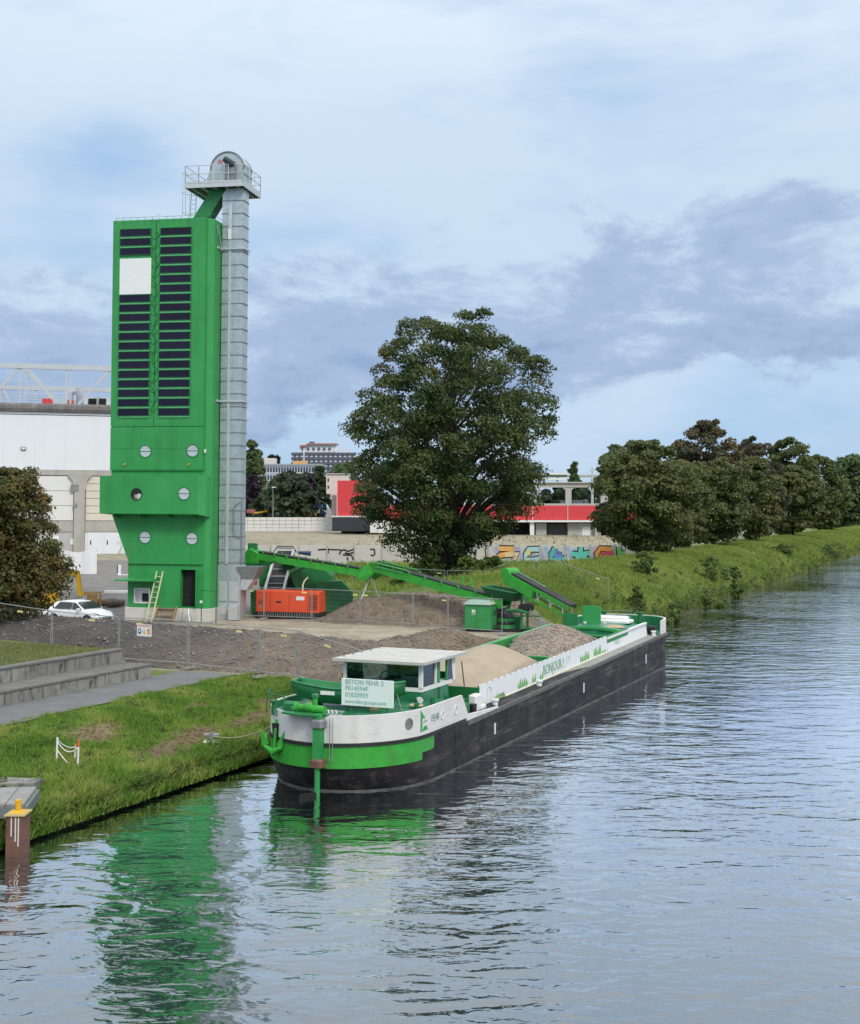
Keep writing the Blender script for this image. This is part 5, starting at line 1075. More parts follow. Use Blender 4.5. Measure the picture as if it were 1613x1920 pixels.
# deck clutter
b=MB(); 
for k in range(7): b.bar((1.25+.02*k,.55-.12*k+.02,2.16),(1.55+.02*k,.75-.12*k,2.2),.05,.03)
b.bar((1.2,.75,2.13),(1.35,-.35,2.13),.05,.05); b.bar((1.55,.85,2.17),(1.7,-.25,2.17),.05,.05); b.build('gangplank',GALV2,bg_)
b=MB()
for k in range(3): b.tube([(3.75+(.1+.05*k)*math.cos(t),-1.75+(.1+.05*k)*math.sin(t),2.13+.03*k) for t in np.linspace(0,6.283,15)],.028,5,cap=False)
b.build('deck_rope',M('new_rope',(.58,.42,.28),.9),bg_)
for q in ((3.1,-1.55,2.1),(3.9,-1.15,2.1)): b=MB(); b.tube([(3.2,-1.25,2.8),q],.012,4); b.build('boat_lashing',ROPE,bg_)
for (x,y,z1) in ((.35,1.1,2.75),(.5,1.45,2.75),(.9,2.0,2.75),(1.6,2.25,2.75)): b=MB(); b.tube([(x,y,2.1),(x,y,z1)],.022,6); b.build('rail_stanchion',DGREEN,bg_)
b=MB(); b.tube([(.35,1.1,2.73),(.5,1.45,2.73),(.9,2.0,2.73),(1.6,2.25,2.73)],.02,6); b.build('stern_rail',DGREEN,bg_)
b=MB(); b.bbox(6.6,7.2,-2.25,-1.8,1.42,1.85,.03); b.build('deck_box',DGREEN,bg_)
b=MB(); b.tube([(7.6,-2.2,1.42),(7.6,-2.2,1.75)],[.12,.14],12); b.build('bucket',BLACK,bg_)
b=MB(); b.tube([(9.4,-1.2,2.0),(9.35,-1.1,2.95)],.025,6); b.build('sounding_pole',M('pole_dark',(.12,.10,.08),.7),bg_)
for x in (5.2,5.9,6.6,7.3,8.0): b=MB(); b.tube([(x,1.5,3.42),(x,1.5,3.46)],.03,6); b.build('roof_stud',GSTEEL,bg_)
b=MB(); b.tube([(8.3,.9,3.4),(8.3,.9,4.0)],.014,5); b.tube([(8.2,.6,3.4),(8.2,.6,3.75)],.03,6); b.build('aerial',GSTEEL,bg_) if False else None
# bow
def bowring(o,n=26):
    P=[]
    for k in range(n+1):
        t=-math.pi/2+math.pi*k/n; P.append((LB-3.4+(3.4)*abs(math.cos(t))**.85-o*.8, (2.52-o)*math.copysign(abs(math.sin(t))**.75,math.sin(t))))
    return P
b=MB(); Pi,Po=bowring(.09),bowring(-.004); b.loft([[(x,y,zg(x)-.01),(X,Y_,zg(X)-.01),(X,Y_,zg(X)+.72),(x,y,zg(x)+.72)] for (x,y),(X,Y_) in zip(Pi,Po)]); b.build('bow_bulwark',BWHITE,bg_,smooth=40)
b=MB(); Pi,Po=bowring(.13),bowring(.095); b.loft([[(x,y,zg(x)-.01),(X,Y_,zg(X)-.01),(X,Y_,zg(X)+.68),(x,y,zg(x)+.68)] for (x,y),(X,Y_) in zip(Pi,Po)]); b.build('bulwark_lining',DECKG,bg_)
BD=[(34.3,-2.45),(34.3,2.45)]+[(x,y) for x,y in bowring(.1)[::-1]]
b=MB(); b.prism([(x,y,1.78) for x,y in BD],(0,0,.05)); b.build('bow_deck',DECKG,bg_)
arch=[]
for k in range(9): y=-1.9+k*.475; arch.append((y,2.22+.26*(1-(y/1.9)**2)))
b=MB(); b.prism([(30.0,y,z) for y,z in arch]+[(30.0,1.9,1.5),(30.0,-1.9,1.5)],(4.2,0,0)); b.build('fore_cabin',DECKG,bg_)
b=MB(); b.prism([(29.93,y,z+.03) for y,z in arch]+[(29.93,y,z-.10) for y,z in arch[::-1]],(.16,0,0)); b.build('cabin_edge',GREEN,bg_)
b=MB(); b.box(28.2,29.95,-1.86,1.86,1.0,2.02); b.build('fore_bench',HOLDG,bg_)
for (y0,y1,z1,x) in ((.15,1.15,3.35,32.5),(1.3,2.1,2.95,32.2)):
    b=MB(); b.bbox(x,x+.06,y0,y1,2.3,z1,.01); b.build('upright_hatch',DGREEN if y0>1 else GREEN,bg_)
b=MB(); b.bbox(33.0,34.2,-1.2,.9,2.45,2.6,.05); b.build('white_cover',WHITE,bg_)
b=MB(); b.bbox(33.2,34.0,-1.0,.7,2.6,2.78,.07); b.build('white_cover',WHITE,bg_)
b=MB()
for k in range(5): b.tube([(31.3+(.18+.09*k)*math.cos(t),-.6+(.35+.1*k)*math.sin(t),2.42+.018*math.sin(k*2+t*2)) for t in np.linspace(0,6.283,25)],.035,5,cap=False)
o=b.build('rope_coil',M('new_rope',(.58,.42,.28),.9),None); RC=Matrix.Translation(BO)@Matrix.Rotation(BRZ,4,'Z'); o.location=BO; o.rotation_euler=(0,0,BRZ); tag(o,'coil of tan rope lying on the barge fore cabin','rope')
b=MB(); b.bbox(34.6,35.5,-.5,.9,1.83,2.5,.06); b.tube([(34.8,-.9,2.45),(34.8,1.3,2.45)],.24,12); b.build('bow_winch',DGREEN,bg_)
for y in (-1.0,1.0): b=MB(); b.tube([(36.3,y,1.8),(36.3,y,2.75)],.13,10); b.tube([(36.3,y,2.75),(36.3,y,2.82)],.18,10); b.build('bollard',DGREEN,bg_)
b=MB(); b.tube([(36.3,y_,2.85) for y_ in (-.6,.6)],.02,5); b.build('bow_rail',GSTEEL,bg_)
for s in (-1,1): b=MB(); b.bbox(34.3,34.7,s*2.0-.3,s*2.0+.3,1.83,2.25,.05); b.build('fairlead',BLACK,bg_)
for y in (-.1,.95): b=MB(); b.disc((32.35,y,2.44),(0,0,1),.09,.08,10); b.build('vent_cap',WHITE,bg_)
# ------------------------------------------------------------------ cargo
def heap(name,label,x0,x1,peaks,mat,seed,rough):
    nx,ny=70,26; V=[]; r_=np.random.default_rng(seed)
    for i in range(nx+1):
        for j in range(ny+1):
            x=lerp(x0,x1,i/nx); y=lerp(-1.86,1.86,j/ny)
            z=.25
            for (cx,zt,flat,sl,sr) in peaks: z=max(z,zt-(sl if x<cx else sr)*(math.hypot(max(0,abs(x-cx)-flat),.5)-.5)-.30*max(0,abs(y)-.1)**1.25)
            z+=rough*float(wob(np.array(x),np.array(y),3.3))+rough*.6*float(wob(np.array(x),np.array(y),9))
            if i in (0,nx) or j in (0,ny): z=.2
            V.append((x,y,z))
    Fc=[]
    for i in range(nx):
        for j in range(ny): k=i*(ny+1)+j; Fc.append((k,k+ny+1,k+ny+2,k+1))
    o=np_mesh(name,V,Fc,mat,smooth=True); o.location=BO; o.rotation_euler=(0,0,BRZ); tag(o,label,'heap'); return o
SAND=M('sand',(.38,.312,.232),.95,var=.12,vs=1.2,bump=.35,bs=30,bd=.03,dirt=.25,dc=(.33,.255,.175),ds=.8)
GRAV=M('gravel',(.31,.25,.20),.95,var=.4,vs=14,bump=.8,bs=18,bd=.05,dirt=.3,dc=(.2,.17,.145),ds=1)
heap('sand_heap','smooth heap of tan sand in the barge hold',9.0,19.3,[(15.2,2.95,.3,.13,.42)],SAND,1,.012)
heap('gravel_heap','pointed heap of brown gravel in the barge hold',19.5,26.5,[(24.2,3.02,.1,.34,.40)],GRAV,2,.03)
n=2600; x_=RNG.uniform(19.6,26.4,n); y_=RNG.uniform(-1.8,1.8,n); z_=np.maximum(.25,3.02-np.where(x_<24.2,.34,.40)*(np.hypot(np.maximum(0,np.abs(x_-24.2)-.1),.5)-.5)-.30*np.maximum(0,np.abs(y_)-.1)**1.25)
o=stones('gravel_stones',np.stack([x_,y_,z_+.02],-1),RNG.uniform(.02,.055,n),M('gravel_stone',(.36,.31,.27),.9,var=.5,vs=2.5),'loose stones on the brown gravel heap in the barge','gravel'); o.location=BO; o.rotation_euler=(0,0,BRZ)
# ------------------------------------------------------------------ rowing boat on the stern deck
ro=RC@Vector((3.15,.25,2.12)); rb=thing('rowing_boat','dark green rowing boat lying across the barge stern deck','boat',ro,BRZ-math.pi/2+R(4))
st=[]; L0=-1.92
for k in range(13):
    u=k/12; xl=L0+u*3.75; w=.62*(1-max(0,(u-.45)/.55)**2.2)*(.55+.45*min(1,u/.4)**.7); w=max(w,.015); zk=.04+.42*max(0,(u-.6)/.4)**1.8+.26*max(0,(.3-u)/.3)**1.5; zt=.60+.26*max(0,(u-.45)/.55)**1.6+.16*max(0,(.45-u)/.45)**1.6
    st.append([(xl,-w,zt),(xl,-w*.86,zk+.28),(xl,-w*.55,zk+.05),(xl,0,zk),(xl,w*.55,zk+.05),(xl,w*.86,zk+.28),(xl,w,zt)])
b=MB(); b.loft(st,cap=False,close=False); b.add(st[0],[tuple(range(7))]); hl=b.build('boat_hull',DGREEN,rb,smooth=40); hl.modifiers.new('thickness','SOLIDIFY').thickness=.03
b=MB()
for s in (0,6): b.tube([p[s] for p in st],.03,6)
b.build('boat_gunwale',M('boat_rim',(.03,.22,.10),.5),rb)
for k in (3,6,9): p=st[k]; b=MB(); b.box(p[0][0]-.11,p[0][0]+.11,p[1][1]*.97,p[5][1]*.97,.42,.45); b.build('thwart',DGREEN,rb)
b=MB(); b.box(-.78,-.3,-.60,-.585,.40,.52); b.build('boat_plate',WHITE,rb)
for x in (-1.2,.9): b=MB(); b.bbox(x-.08,x+.08,-.45,.45,-.02,.12,.02); b.build('chock',WOOD,rb)
# ------------------------------------------------------------------ person in the wheelhouse
def person():
    o0=RC@Vector((5.5,1.12,1.42)); r=thing('person','person in dark top leaning an arm out of the wheelhouse window','person',o0,BRZ)
    J={'pel':(0,0,.95),'spi':(0,.03,1.2),'che':(-.02,.08,1.38),'nec':(-.05,.1,1.52),'hd0':(-.07,.11,1.60),'hd1':(-.09,.12,1.74),'shl':(-.03,.27,1.43),'ell':(-.16,.66,1.36),'hal':(-.30,.42,1.30),
       'shr':(-.03,-.12,1.43),'elr':(-.2,-.2,1.2),'har':(-.4,-.12,1.16),'hil':(0,.1,.9),'knl':(-.02,.1,.5),'anl':(0,.1,.08),'tol':(-.16,.1,.03),'hir':(0,-.1,.9),'knr':(-.02,-.1,.5),'anr':(0,-.1,.08),'tor':(-.16,-.1,.03)}
    Rr={'pel':.15,'spi':.14,'che':.165,'nec':.06,'hd0':.09,'hd1':.1,'shl':.075,'ell':.052,'hal':.04,'shr':.075,'elr':.052,'har':.04,'hil':.1,'knl':.065,'anl':.05,'tol':.045,'hir':.1,'knr':.065,'anr':.05,'tor':.045}
    E_=[('pel','spi'),('spi','che'),('che','nec'),('nec','hd0'),('hd0','hd1'),('che','shl'),('shl','ell'),('ell','hal'),('che','shr'),('shr','elr'),('elr','har'),('pel','hil'),('hil','knl'),('knl','anl'),('anl','tol'),('pel','hir'),('hir','knr'),('knr','anr'),('anr','tor')]
    ks=list(J); me=bpy.data.meshes.new('body'); me.from_pydata([J[k] for k in ks],[(ks.index(a),ks.index(c)) for a,c in E_],[])
    o=bpy.data.objects.new('body',me); COL.objects.link(o); o.parent=r
    o.modifiers.new('skin','SKIN'); sv=me.skin_vertices[0].data
    for i,k in enumerate(ks): sv[i].radius=(Rr[k],Rr[k]); sv[i].use_root=(k=='pel')
    o.modifiers.new('sub','SUBSURF').levels=2; o.modifiers['sub'].render_levels=2
    SK=M('skin',(.55,.30,.22),.6); me.materials.append(SK)
    CL=M('dark_cloth',(.03,.022,.028),.9)
    b=MB(); b.tube([(0,.0,.86),(0,.02,1.1),(-.02,.07,1.36),(-.04,.09,1.5)],[.19,.175,.21,.1],12); b.tube([(-.03,.25,1.44),(-.1,.46,1.40)],[.1,.082],10); b.tube([(-.03,-.1,1.44),(-.14,-.18,1.28)],[.1,.082],10); b.build('shirt',CL,r,smooth=60)
    b=MB(); b.tube([(0,.0,.98),(0,0,.86)],[.185,.19],12); b.tube([(0,.1,.9),(-.02,.1,.5),(0,.1,.1)],[.12,.085,.075],10); b.tube([(0,-.1,.9),(-.02,-.1,.5),(0,-.1,.1)],[.12,.085,.075],10); b.build('trousers',CL,r,smooth=60)
    b=MB(); b.tube([(-.05,.125,1.66),(-.06,.125,1.74),(-.075,.125,1.81),(-.085,.125,1.84)],[.112,.12,.09,.03],12); b.build('hair',M('hair_brown',(.04,.025,.018),.8),r,smooth=60)
    for s in (-1,1): b=MB(); b.disc((-.178,.12+s*.035,1.70),(-1,0,0),.012,.006,8); b.build('eye',BLACK,r)
    b=MB(); b.tube([(-.175,.12,1.70),(-.205,.12,1.665),(-.18,.12,1.655)],[.01,.018,.012],6); b.build('nose',SK,r)
    for hx,sg in (('hal',1),('har',-1)):
        p=Vector(J[hx]); b=MB()
        for k in range(4): q=p+Vector((-.02,.03*(k-1.5)*.8,-.005)); b.tube([q,q+Vector((-.05-.006*(k in(1,2)),0,.01)),q+Vector((-.075,0,-.03))],[.011,.01,.008],5)
        b.tube([p+Vector((.01,sg*.035,0)),p+Vector((-.03,sg*.06,.01)),p+Vector((-.055,sg*.055,-.01))],[.012,.012,.009],5); b.build('fingers',SK,r)
person()
# ================================================================== buildings behind
def pquad(x0,x1,y0,y1,Y): return [at(x0,y1,Y),at(x1,y1,Y),at(x1,y0,Y),at(x0,y0,Y)]
def slab(name,mat,par,x0,x1,y0,y1,Y,dep,fwd=0):
    b=MB(); b.prism(pquad(x0,x1,y0,y1,Y-fwd),(0,dep+fwd,0)); return b.build(name,mat,par,world=True)
# ---- white warehouse
def onplane(px_,py_,o,n): d=ray(px_,py_); k=(Vector(o)-Vector((0,0,H))).dot(n)/d.dot(n); return Vector((0,0,H))+d*k
WO=gp(150,1041,1.35); WA=R(14); wx=Vector((math.cos(WA),math.sin(WA),0)); wy=Vector((-math.sin(WA),math.cos(WA),0))
wh=thing('warehouse','large white warehouse with steel roof trusses behind the small tree','building',WO,WA)
def wl(px_,py_,dy=0):
    p=onplane(px_,py_,WO+wy*dy,wy)-WO; return p.dot(wx),p.z
CLAD=M('white_cladding',(.74,.76,.78),.5,var=.03,vs=.3,streak=.12,sc=(.66,.68,.7),sv=.5); BEI=M('beige_panel',(.66,.61,.52),.7,var=.05,vs=.4); WDOOR=M('white_door',(.74,.73,.70),.6,var=.05,vs=.5,rnd=.06)
CONW=M('warehouse_concrete',(.42,.40,.36),.85,var=.12,vs=.6,streak=.35,sc=(.25,.24,.21),sv=.8); BITU=M('bitumen_edge',(.15,.14,.135),.85,var=.25,vs=1,streak=.5,sc=(.32,.31,.3),sv=1.6)
XL,XR=-19.0,19.0
zb=[wl(105,y)[1] for y in (1041,1000,985,976,891,881,779,757)]   # base, door head, band, ...
Z0,Zd,Zc,Zp,Zl,Zw,Zt,Zr=zb
b=MB(); b.box(XL,XR,.35,40,0,Zt+.1); b.build('main_wall',CONW,wh)
x=XL
while x<XR-.1: b=MB(); b.box(x+.005,min(x+4.2,XR)-.005,-.02,.34,Zw,Zt); b.build('cladding_panel',CLAD,wh); x+=4.2
b=MB(); b.box(XL,XR,-.08,.34,Zt+.12,Zt+.42); b.build('white_trim',CLAD,wh)
b=MB(); pr=[(-.35,Zt+.45),(-.55,Zt+.9),(-.5,Zr-.3),(-.2,Zr),(2,Zr),(2,Zt+.45)]; b.prism([(XL,y,z) for y,z in pr],(XR-XL,0,0)); b.build('roof_edge',BITU,wh)
b=MB(); b.box(XL,XR,2,40,Zt+.5,Zr-.2); b.build('roof',BITU,wh)
b=MB(); b.box(XL,XR,-.1,.34,Zl,Zw-.03); b.build('lintel_beam',CONW,wh)
def column(pxc):
    xc=wl(pxc,950)[0]; w=.75
    P=[(xc-w,0),(xc-w,Zl-2.2),(xc-w*1.25,Zl-1.4),(xc-w*1.3,Zl-.8),(xc-w*2.2,Zl-.02),(xc+w*2.2,Zl-.02),(xc+w*1.3,Zl-.8),(xc+w*1.25,Zl-1.4),(xc+w,Zl-2.2),(xc+w,0)]
    b=MB(); b.prism([(x,-.45,z) for x,z in P],(0,.8,0)); b.build('column',CONW,wh); return xc
xs=[column(p) for p in (149,39,259)]
for i,(xa,xb) in enumerate(((xs[1]+.8,xs[0]-.8),(xs[0]+.8,xs[2]-.8),(XL,xs[1]-.8))):
    m_=(WDOOR,BEI,BEI)[i]; nrow=(3,6,5)[i]
    for k in range(nrow): z0=lerp(Zp,Zl-.1,k/nrow); z1=lerp(Zp,Zl-.1,(k+1)/nrow); b=MB(); b.box(xa+.05,xb-.05,-.05,.34,z0+.03,z1-.03); b.build('door_panel',m_,wh)
    b=MB(); b.box(xa,xb,-.12,.34,Zc-.9,Zp-.05); b.build('sill_beam',CONW,wh)
    b=MB(); b.box(xa,xb,-.02,.34,0,Zc-.95); b.build('base_wall',M('grey_base',(.45,.45,.44),.8,var=.1,vs=.5) if i==0 else CLAD,wh)
xa=xs[0]+1.2
for k in range(3): b=MB(); b.box(xa+k*2.3,xa+k*2.3+2.2,-.08,.0,.1,Zc-1.1); d_=b.build('door',CLAD,wh); b=MB(); b.box(xa+k*2.3+.35,xa+k*2.3+.5,-.12,-.07,1.5,2.1); b.build('door_handle',BLACK,d_)
b=MB(); b.box(xa+5.5,xa+9.4,-1.2,-.3,1.2,1.6); b.bar((xa+4.2,-1,.1),(xa+5.6,-1,3.1),.08); b.bar((xa+4.2,-1,2.6),(xa+7,-1,2.6),.08); b.build('loading_gear',GSTEEL,wh)
b=MB(); b.prism([(xa+6.4,-1.0,1.6),(xa+9,-1.0,1.6),(xa+9,-1.0,3.4),(xa+7.2,-1.0,3.3)],(0,.6,0)); b.build('loading_shelter',M('shelter_grey',(.36,.36,.36),.7),wh)
for (p,q,w,h_) in ((140,915,.55,.5),(141,948,.3,.3)): xx,zz=wl(p,q,-.5); b=MB(); b.box(xx-w,xx+w,-.5,-.44,zz-h_,zz+h_); b.build('notice_plate',GSTEEL,wh)
for (p,q) in ((102,1010),(140,1016)): xx,zz=wl(p,q,-.1); b=MB(); b.box(xx-.6,xx+.6,-.14,-.02,zz-.4,zz+.4); b.build('wall_plate',WHITE,wh)
xx,zz=wl(44,841); b=MB(); b.box(xx-.33,xx+.33,-.25,-.02,zz-.22,zz+.22); f=b.build('flood_light',GSTEEL,wh); b=MB(); b.box(xx-.2,xx+.2,-.27,-.25,zz-.12,zz+.12); b.build('lamp_glass',WHITE,f)
# roof trusses
TRU=M('truss_grey',(.50,.53,.56),.55,var=.08)
def wpt(px_,py_,dy): p=onplane(px_,py_,WO+wy*dy,wy)-WO; return (p.dot(wx),dy,p.z)
for dy,sc,dv in ((3,1,0),(24,.8,1)):
    f=lambda x,y:wpt(x,y,dy)
    if dv==0:
        x0,z0=XL,f(0,684)[2]+.3; zt=f(105,688)[2]; zb_=Zr-.4
        b=MB(); b.bar((XL,dy,zt),(XR,dy,zt),.5,.75); b.build('truss_chord',TRU,wh)
        nodes=[f(45,690)[0]]; a=nodes[0]; c=f(125,690)[0]; e_=f(212,700)[0]
        for p_,q_,w_,h_ in (((a-.1,dy,zt),(f(118,758)[0],dy,zb_),.4,.65),((f(40,690)[0],dy,zt),(f(-32,757)[0],dy,zb_),.3,.4),((f(209,697)[0],dy,zt),(f(140,760)[0],dy,zb_),.3,.4),((e_+.5,dy,zt),(e_+6,dy,zb_),.4,.6)): b=MB(); b.bar(p_,q_,w_,h_); b.build('truss_diagonal',TRU,wh)
        for xx in (a-.5,a+.3,c,c+.6): b=MB(); b.bar((xx,dy,zb_),(xx,dy,zt),.22,.22); b.build('truss_post',TRU,wh)
    else:
        zt=f(80,728)[2]; b=MB(); b.bar((XL,dy,zt),(8,dy,zt),.5,.7); b.build('truss_chord',TRU,wh)
        for p_,q_,w_ in ((f(5,730)[0],f(32,757)[0],.4),(f(2,730)[0],f(2,757)[0],.25),(f(67,730)[0],f(67,757)[0],.25),(f(125,745)[0],f(112,757)[0],.3)): b=MB(); b.bar((p_,dy,zt),(q_,dy,Zr-.4),w_); b.build('truss_diagonal',TRU,wh)
for k in range(3): zz=wpt(60,740+k*5,12)[2]; b=MB(); b.tube([(XL,12,zz),(wpt(120,740,12)[0],12,zz)],.05,4); b.build('roof_rail',TRU,wh)
for (p,q,r_,s_,m_,nm) in ((166,181,747,758,DARKIN,'roof_vent'),(186,199,747,758,DARKIN,'roof_vent'),(160,206,744,759,CLAD,'plant_room'),(79,98,747,757,SRED,'roof_box'),(126,139,750,758,M('roof_orange',(.5,.15,.06),.7),'roof_box')):
    dy=6 if nm!='plant_room' else 6.4; A_=wpt(p,r_,dy); B_=wpt(q,s_,dy); b=MB(); b.box(A_[0],B_[0],dy,dy+2.0,B_[2]-.5,A_[2]); b.build(nm,m_,wh)
A_=wpt(134,735,8); b=MB(); b.tube([(A_[0],8,Zr-.5),(A_[0],8,A_[2]-.3)],[.5,.3],8); b.tube([(A_[0]+1.2,8,Zr-.5),(A_[0]+1.2,8,A_[2]+.6)],.5,8); b.tube([(A_[0]-.2,8,A_[2]-.3),(A_[0]+.4,8,A_[2]+.2)],.45,8); b.build('roof_exhaust',TRU,wh)
# ---- graffiti wall of precast slabs between posts
GW0=Vector((-26,160.4,1.3)); GW1=Vector((27.5,175.0,1.3)); gd=(GW1-GW0); gL=gd.length; grz=math.atan2(gd.y,gd.x)
gw=thing('graffiti_wall','long pale slab wall with coloured graffiti beyond the big tree','wall',GW0,grz)
SLAB=M('wall_slab',(.56,.54,.50),.85,var=.1,vs=.8,dirt=.3,dc=(.4,.39,.36),ds=.9,rnd=.12)
nb_=16; bw=gL/nb_
for k in range(nb_+1): b=MB(); b.box(k*bw-.09,k*bw+.09,-.12,.12,0,2.5); b.build('post',CONW,gw)
for k in range(nb_):
    b=MB()
    for j in range(5): b.bbox(k*bw+.09,(k+1)*bw-.09,-.04+.006*(j%2),.05,.02+j*.48,.485+j*.48,.012)
    b.build('wall_slab',SLAB,gw)
gnx=Vector((-gd.y,gd.x,0)).normalized(); gdx=gd.normalized()
def gwl(px_,py_): p=onplane(px_,py_,GW0-gnx*.06,gnx)-GW0; return (p.dot(Vector((gdx.x,gdx.y,0))),p.z)
def spray(pts,w,mat,layer,crop=None):
    "stroke of spray paint following pixel points on the wall"
    Q=[gwl(*p) for p in pts]; b=MB()
    n=[]
    for i in range(len(Q)):
        a=Q[max(i-1,0)]; c=Q[min(i+1,len(Q)-1)]; dx,dz=c[0]-a[0],c[1]-a[1]; L=math.hypot(dx,dz) or 1; n.append((-dz/L*w/2,dx/L*w/2))
    y=-.056-.006*layer
    for i in range(len(Q)-1):
        a,c=Q[i],Q[i+1]; p=[(a[0]+n[i][0],y,a[1]+n[i][1]),(a[0]-n[i][0],y,a[1]-n[i][1]),(c[0]-n[i+1][0],y,c[1]-n[i+1][1]),(c[0]+n[i+1][0],y,c[1]+n[i+1][1])]
        b.prism(p,(0,-.004,0))
    return b.build('graffiti',mat,gw)
def cz4(pts): return [(880+x/4.48,850+y/4.48) for x,y in pts]
G=lambda n,c:M('spray_'+n,c,.7,var=.12,vs=1.5)
letters=[([(250,800),(378,802),(372,838),(262,856),(245,872)],'orange',(.75,.38,.12)),([(300,852),(408,848),(370,905)],'sand',(.72,.55,.28)),
 ([(598,805),(500,806),(478,850),(470,892),(540,896),(600,882)],'sky',(.35,.58,.62)),([(505,812),(490,850)],'lemon',(.65,.6,.15)),
 ([(722,792),(690,850),(690,896),(760,893),(825,878)],'teal',(.10,.42,.40)),([(735,815),(722,858),(780,862)],'blue',(.12,.22,.50)),
 ([(938,785),(935,850),(900,905)],'mint',(.10,.50,.40)),([(862,845),(935,852),(1015,835)],'mint',(0,0,0)),([(935,852),(1005,905)],'mint',(0,0,0)),
 ([(1198,805),(1100,800),(1072,845),(1066,893),(1140,895),(1210,872)],'amber',(.70,.30,.07)),([(1110,850),(1210,838)],'crimson',(.55,.08,.12)),
 ([(1258,785),(1262,890)],'leaf',(.15,.48,.14)),([(1262,845),(1310,840)],'leaf',(0,0,0))]
for (pts,x0,x1,c,nm) in ((None,212,640,(.34,.36,.52),'haze_blue'),(None,630,1060,(.30,.42,.62),'wash_blue'),(None,1040,1250,(.58,.40,.42),'wash_pink')):
    for k in range(7):
        xa=x0+(x1-x0)*k/7; spray(cz4([(xa+8,785+18*(k%3)),(xa+(x1-x0)/7*.75,905-22*((k+1)%3))]),.55,G(nm,c),0)
for pts,nm,c in letters: spray(cz4(pts),.95,BLACK,1)
for i,(pts,nm,c) in enumerate(letters): spray(cz4(pts),.62,G(nm,c),2+.3*i)
c2_=lambda pts:[(440+x/5.76,780+y/5.76) for x,y in pts]
for pts in ([(900,1445),(1015,1438),(1012,1478),(985,1480)],[(1130,1495),(1150,1455),(1185,1445),(1225,1462),(1285,1440),(1290,1470),(1240,1488),(1190,1480)],[(1170,1500),(1265,1505),(1282,1555)],[(1465,1440),(1510,1440),(1515,1500)],[(1470,1500),(1505,1510)],[(1220,1525),(1220,1560)]): spray(c2_(pts),.2,BLACK,1)
for pts in ([(840,1035),(868,1033)],[(845,1045),(870,1043),(868,1052)],[(872,1030),(874,1050)],[(606,1030),(640,1031)],[(910,1028),(912,1050)],[(893,1030),(890,1048)]): spray(pts,.16,BLACK,1)
# ---- red hall
Yr=252.; rh=thing('red_hall','long red clad hall with open concrete upper storey behind the big tree','building',at(880,1004,Yr))
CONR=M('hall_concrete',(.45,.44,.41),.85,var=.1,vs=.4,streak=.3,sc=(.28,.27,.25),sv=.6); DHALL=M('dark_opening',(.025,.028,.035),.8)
for x0,x1 in ((632,700),(700,790),(790,880),(880,998),(999.5,1064),(1065.5,1150),(1151,1240)): slab('red_panel',RED,rh,x0+.4,x1-.4,948 if x0>=700 else 901,975 if x0>=700 else 967,Yr,6)
for x in (632,1064.8,999): slab('panel_joint',M('pale_pink',(.75,.45,.42),.6),rh,x-.6,x+.9,948 if x>700 else 901,975 if x>700 else 967,Yr,1,.15)
slab('white_ledge',WHITE,rh,622,1240,975.5,979,Yr,4,.6); slab('white_ledge',WHITE,rh,622,700,967.2,969.5,Yr,3,.5)
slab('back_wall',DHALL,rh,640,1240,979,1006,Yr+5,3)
for x0,x1 in ((994,1002),(1116,1121)): slab('pillar',WHITE if x0<1000 else CONR,rh,x0,x1,979,1008,Yr,.8)
slab('ground_wall',CONR,rh,1005,1025,981,1006,Yr+1,2); slab('ground_wall',CONR,rh,1065,1127,981,1008,Yr+1,2)
slab('door',WHITE,rh,1092,1107,988,1008,Yr+.9,.3); slab('ground_wall',M('dark_grey_wall',(.08,.08,.09),.8),rh,1026,1064,982,1004,Yr+2,1)
for x0,x1 in ((998,1006),(1061,1072),(1127,1140),(1190,1200)): slab('frame_column',CONR,rh,x0,x1,914,947.5,Yr+.5,1.2)
slab('frame_beam',CONR,rh,998,1240,906,913.8,Yr+.4,1.4)
slab('roof_slab',CONR,rh,996,1240,903.5,905.8,Yr,12)
for a,c in ((1006,1061),(1072,1127)):
    for s,xx in ((1,a),(-1,c)):
        b=MB(); b.prism([at(xx,914,Yr+.5),at(xx+s*6,914,Yr+.5),at(xx,919,Yr+.5)],(0,1,0)); b.build('haunch',CONR,rh,world=True)
slab('upper_floor',CONR,rh,700,1240,944,948,Yr+.2,14)
slab('end_wall',CONR,rh,622,636,928,966,Yr+3,4)
for x0,x1,y0 in ((1007,1022,943),(1053,1061,938),(1074,1094,938),(1096,1103,936)): slab('stored_pallet',M('stored_grey',(.5,.52,.55),.7),rh,x0,x1,y0,947.5,Yr+4,2)
slab('dark_hoarding',M('navy_hoarding',(.028,.032,.042),.6),rh,623,693,969.8,996,Yr-1,.4)
r2=thing('cream_annex','pale cream building block with two windows left of the red hall','building',at(632,925,275))
slab('wall',M('cream_render',(.66,.58,.52),.8,var=.06),r2,612,653,889,926,275,8); slab('parapet',CONR,r2,611,654,887.3,889,275,8,.3)
for y in (897,910): slab('window',CGL,r2,614.5,617,y,y+6,275,.3,.1)
slab('lower_wall',M('cream_render',(0,0,0)),r2,622,640,900,932,262,6)
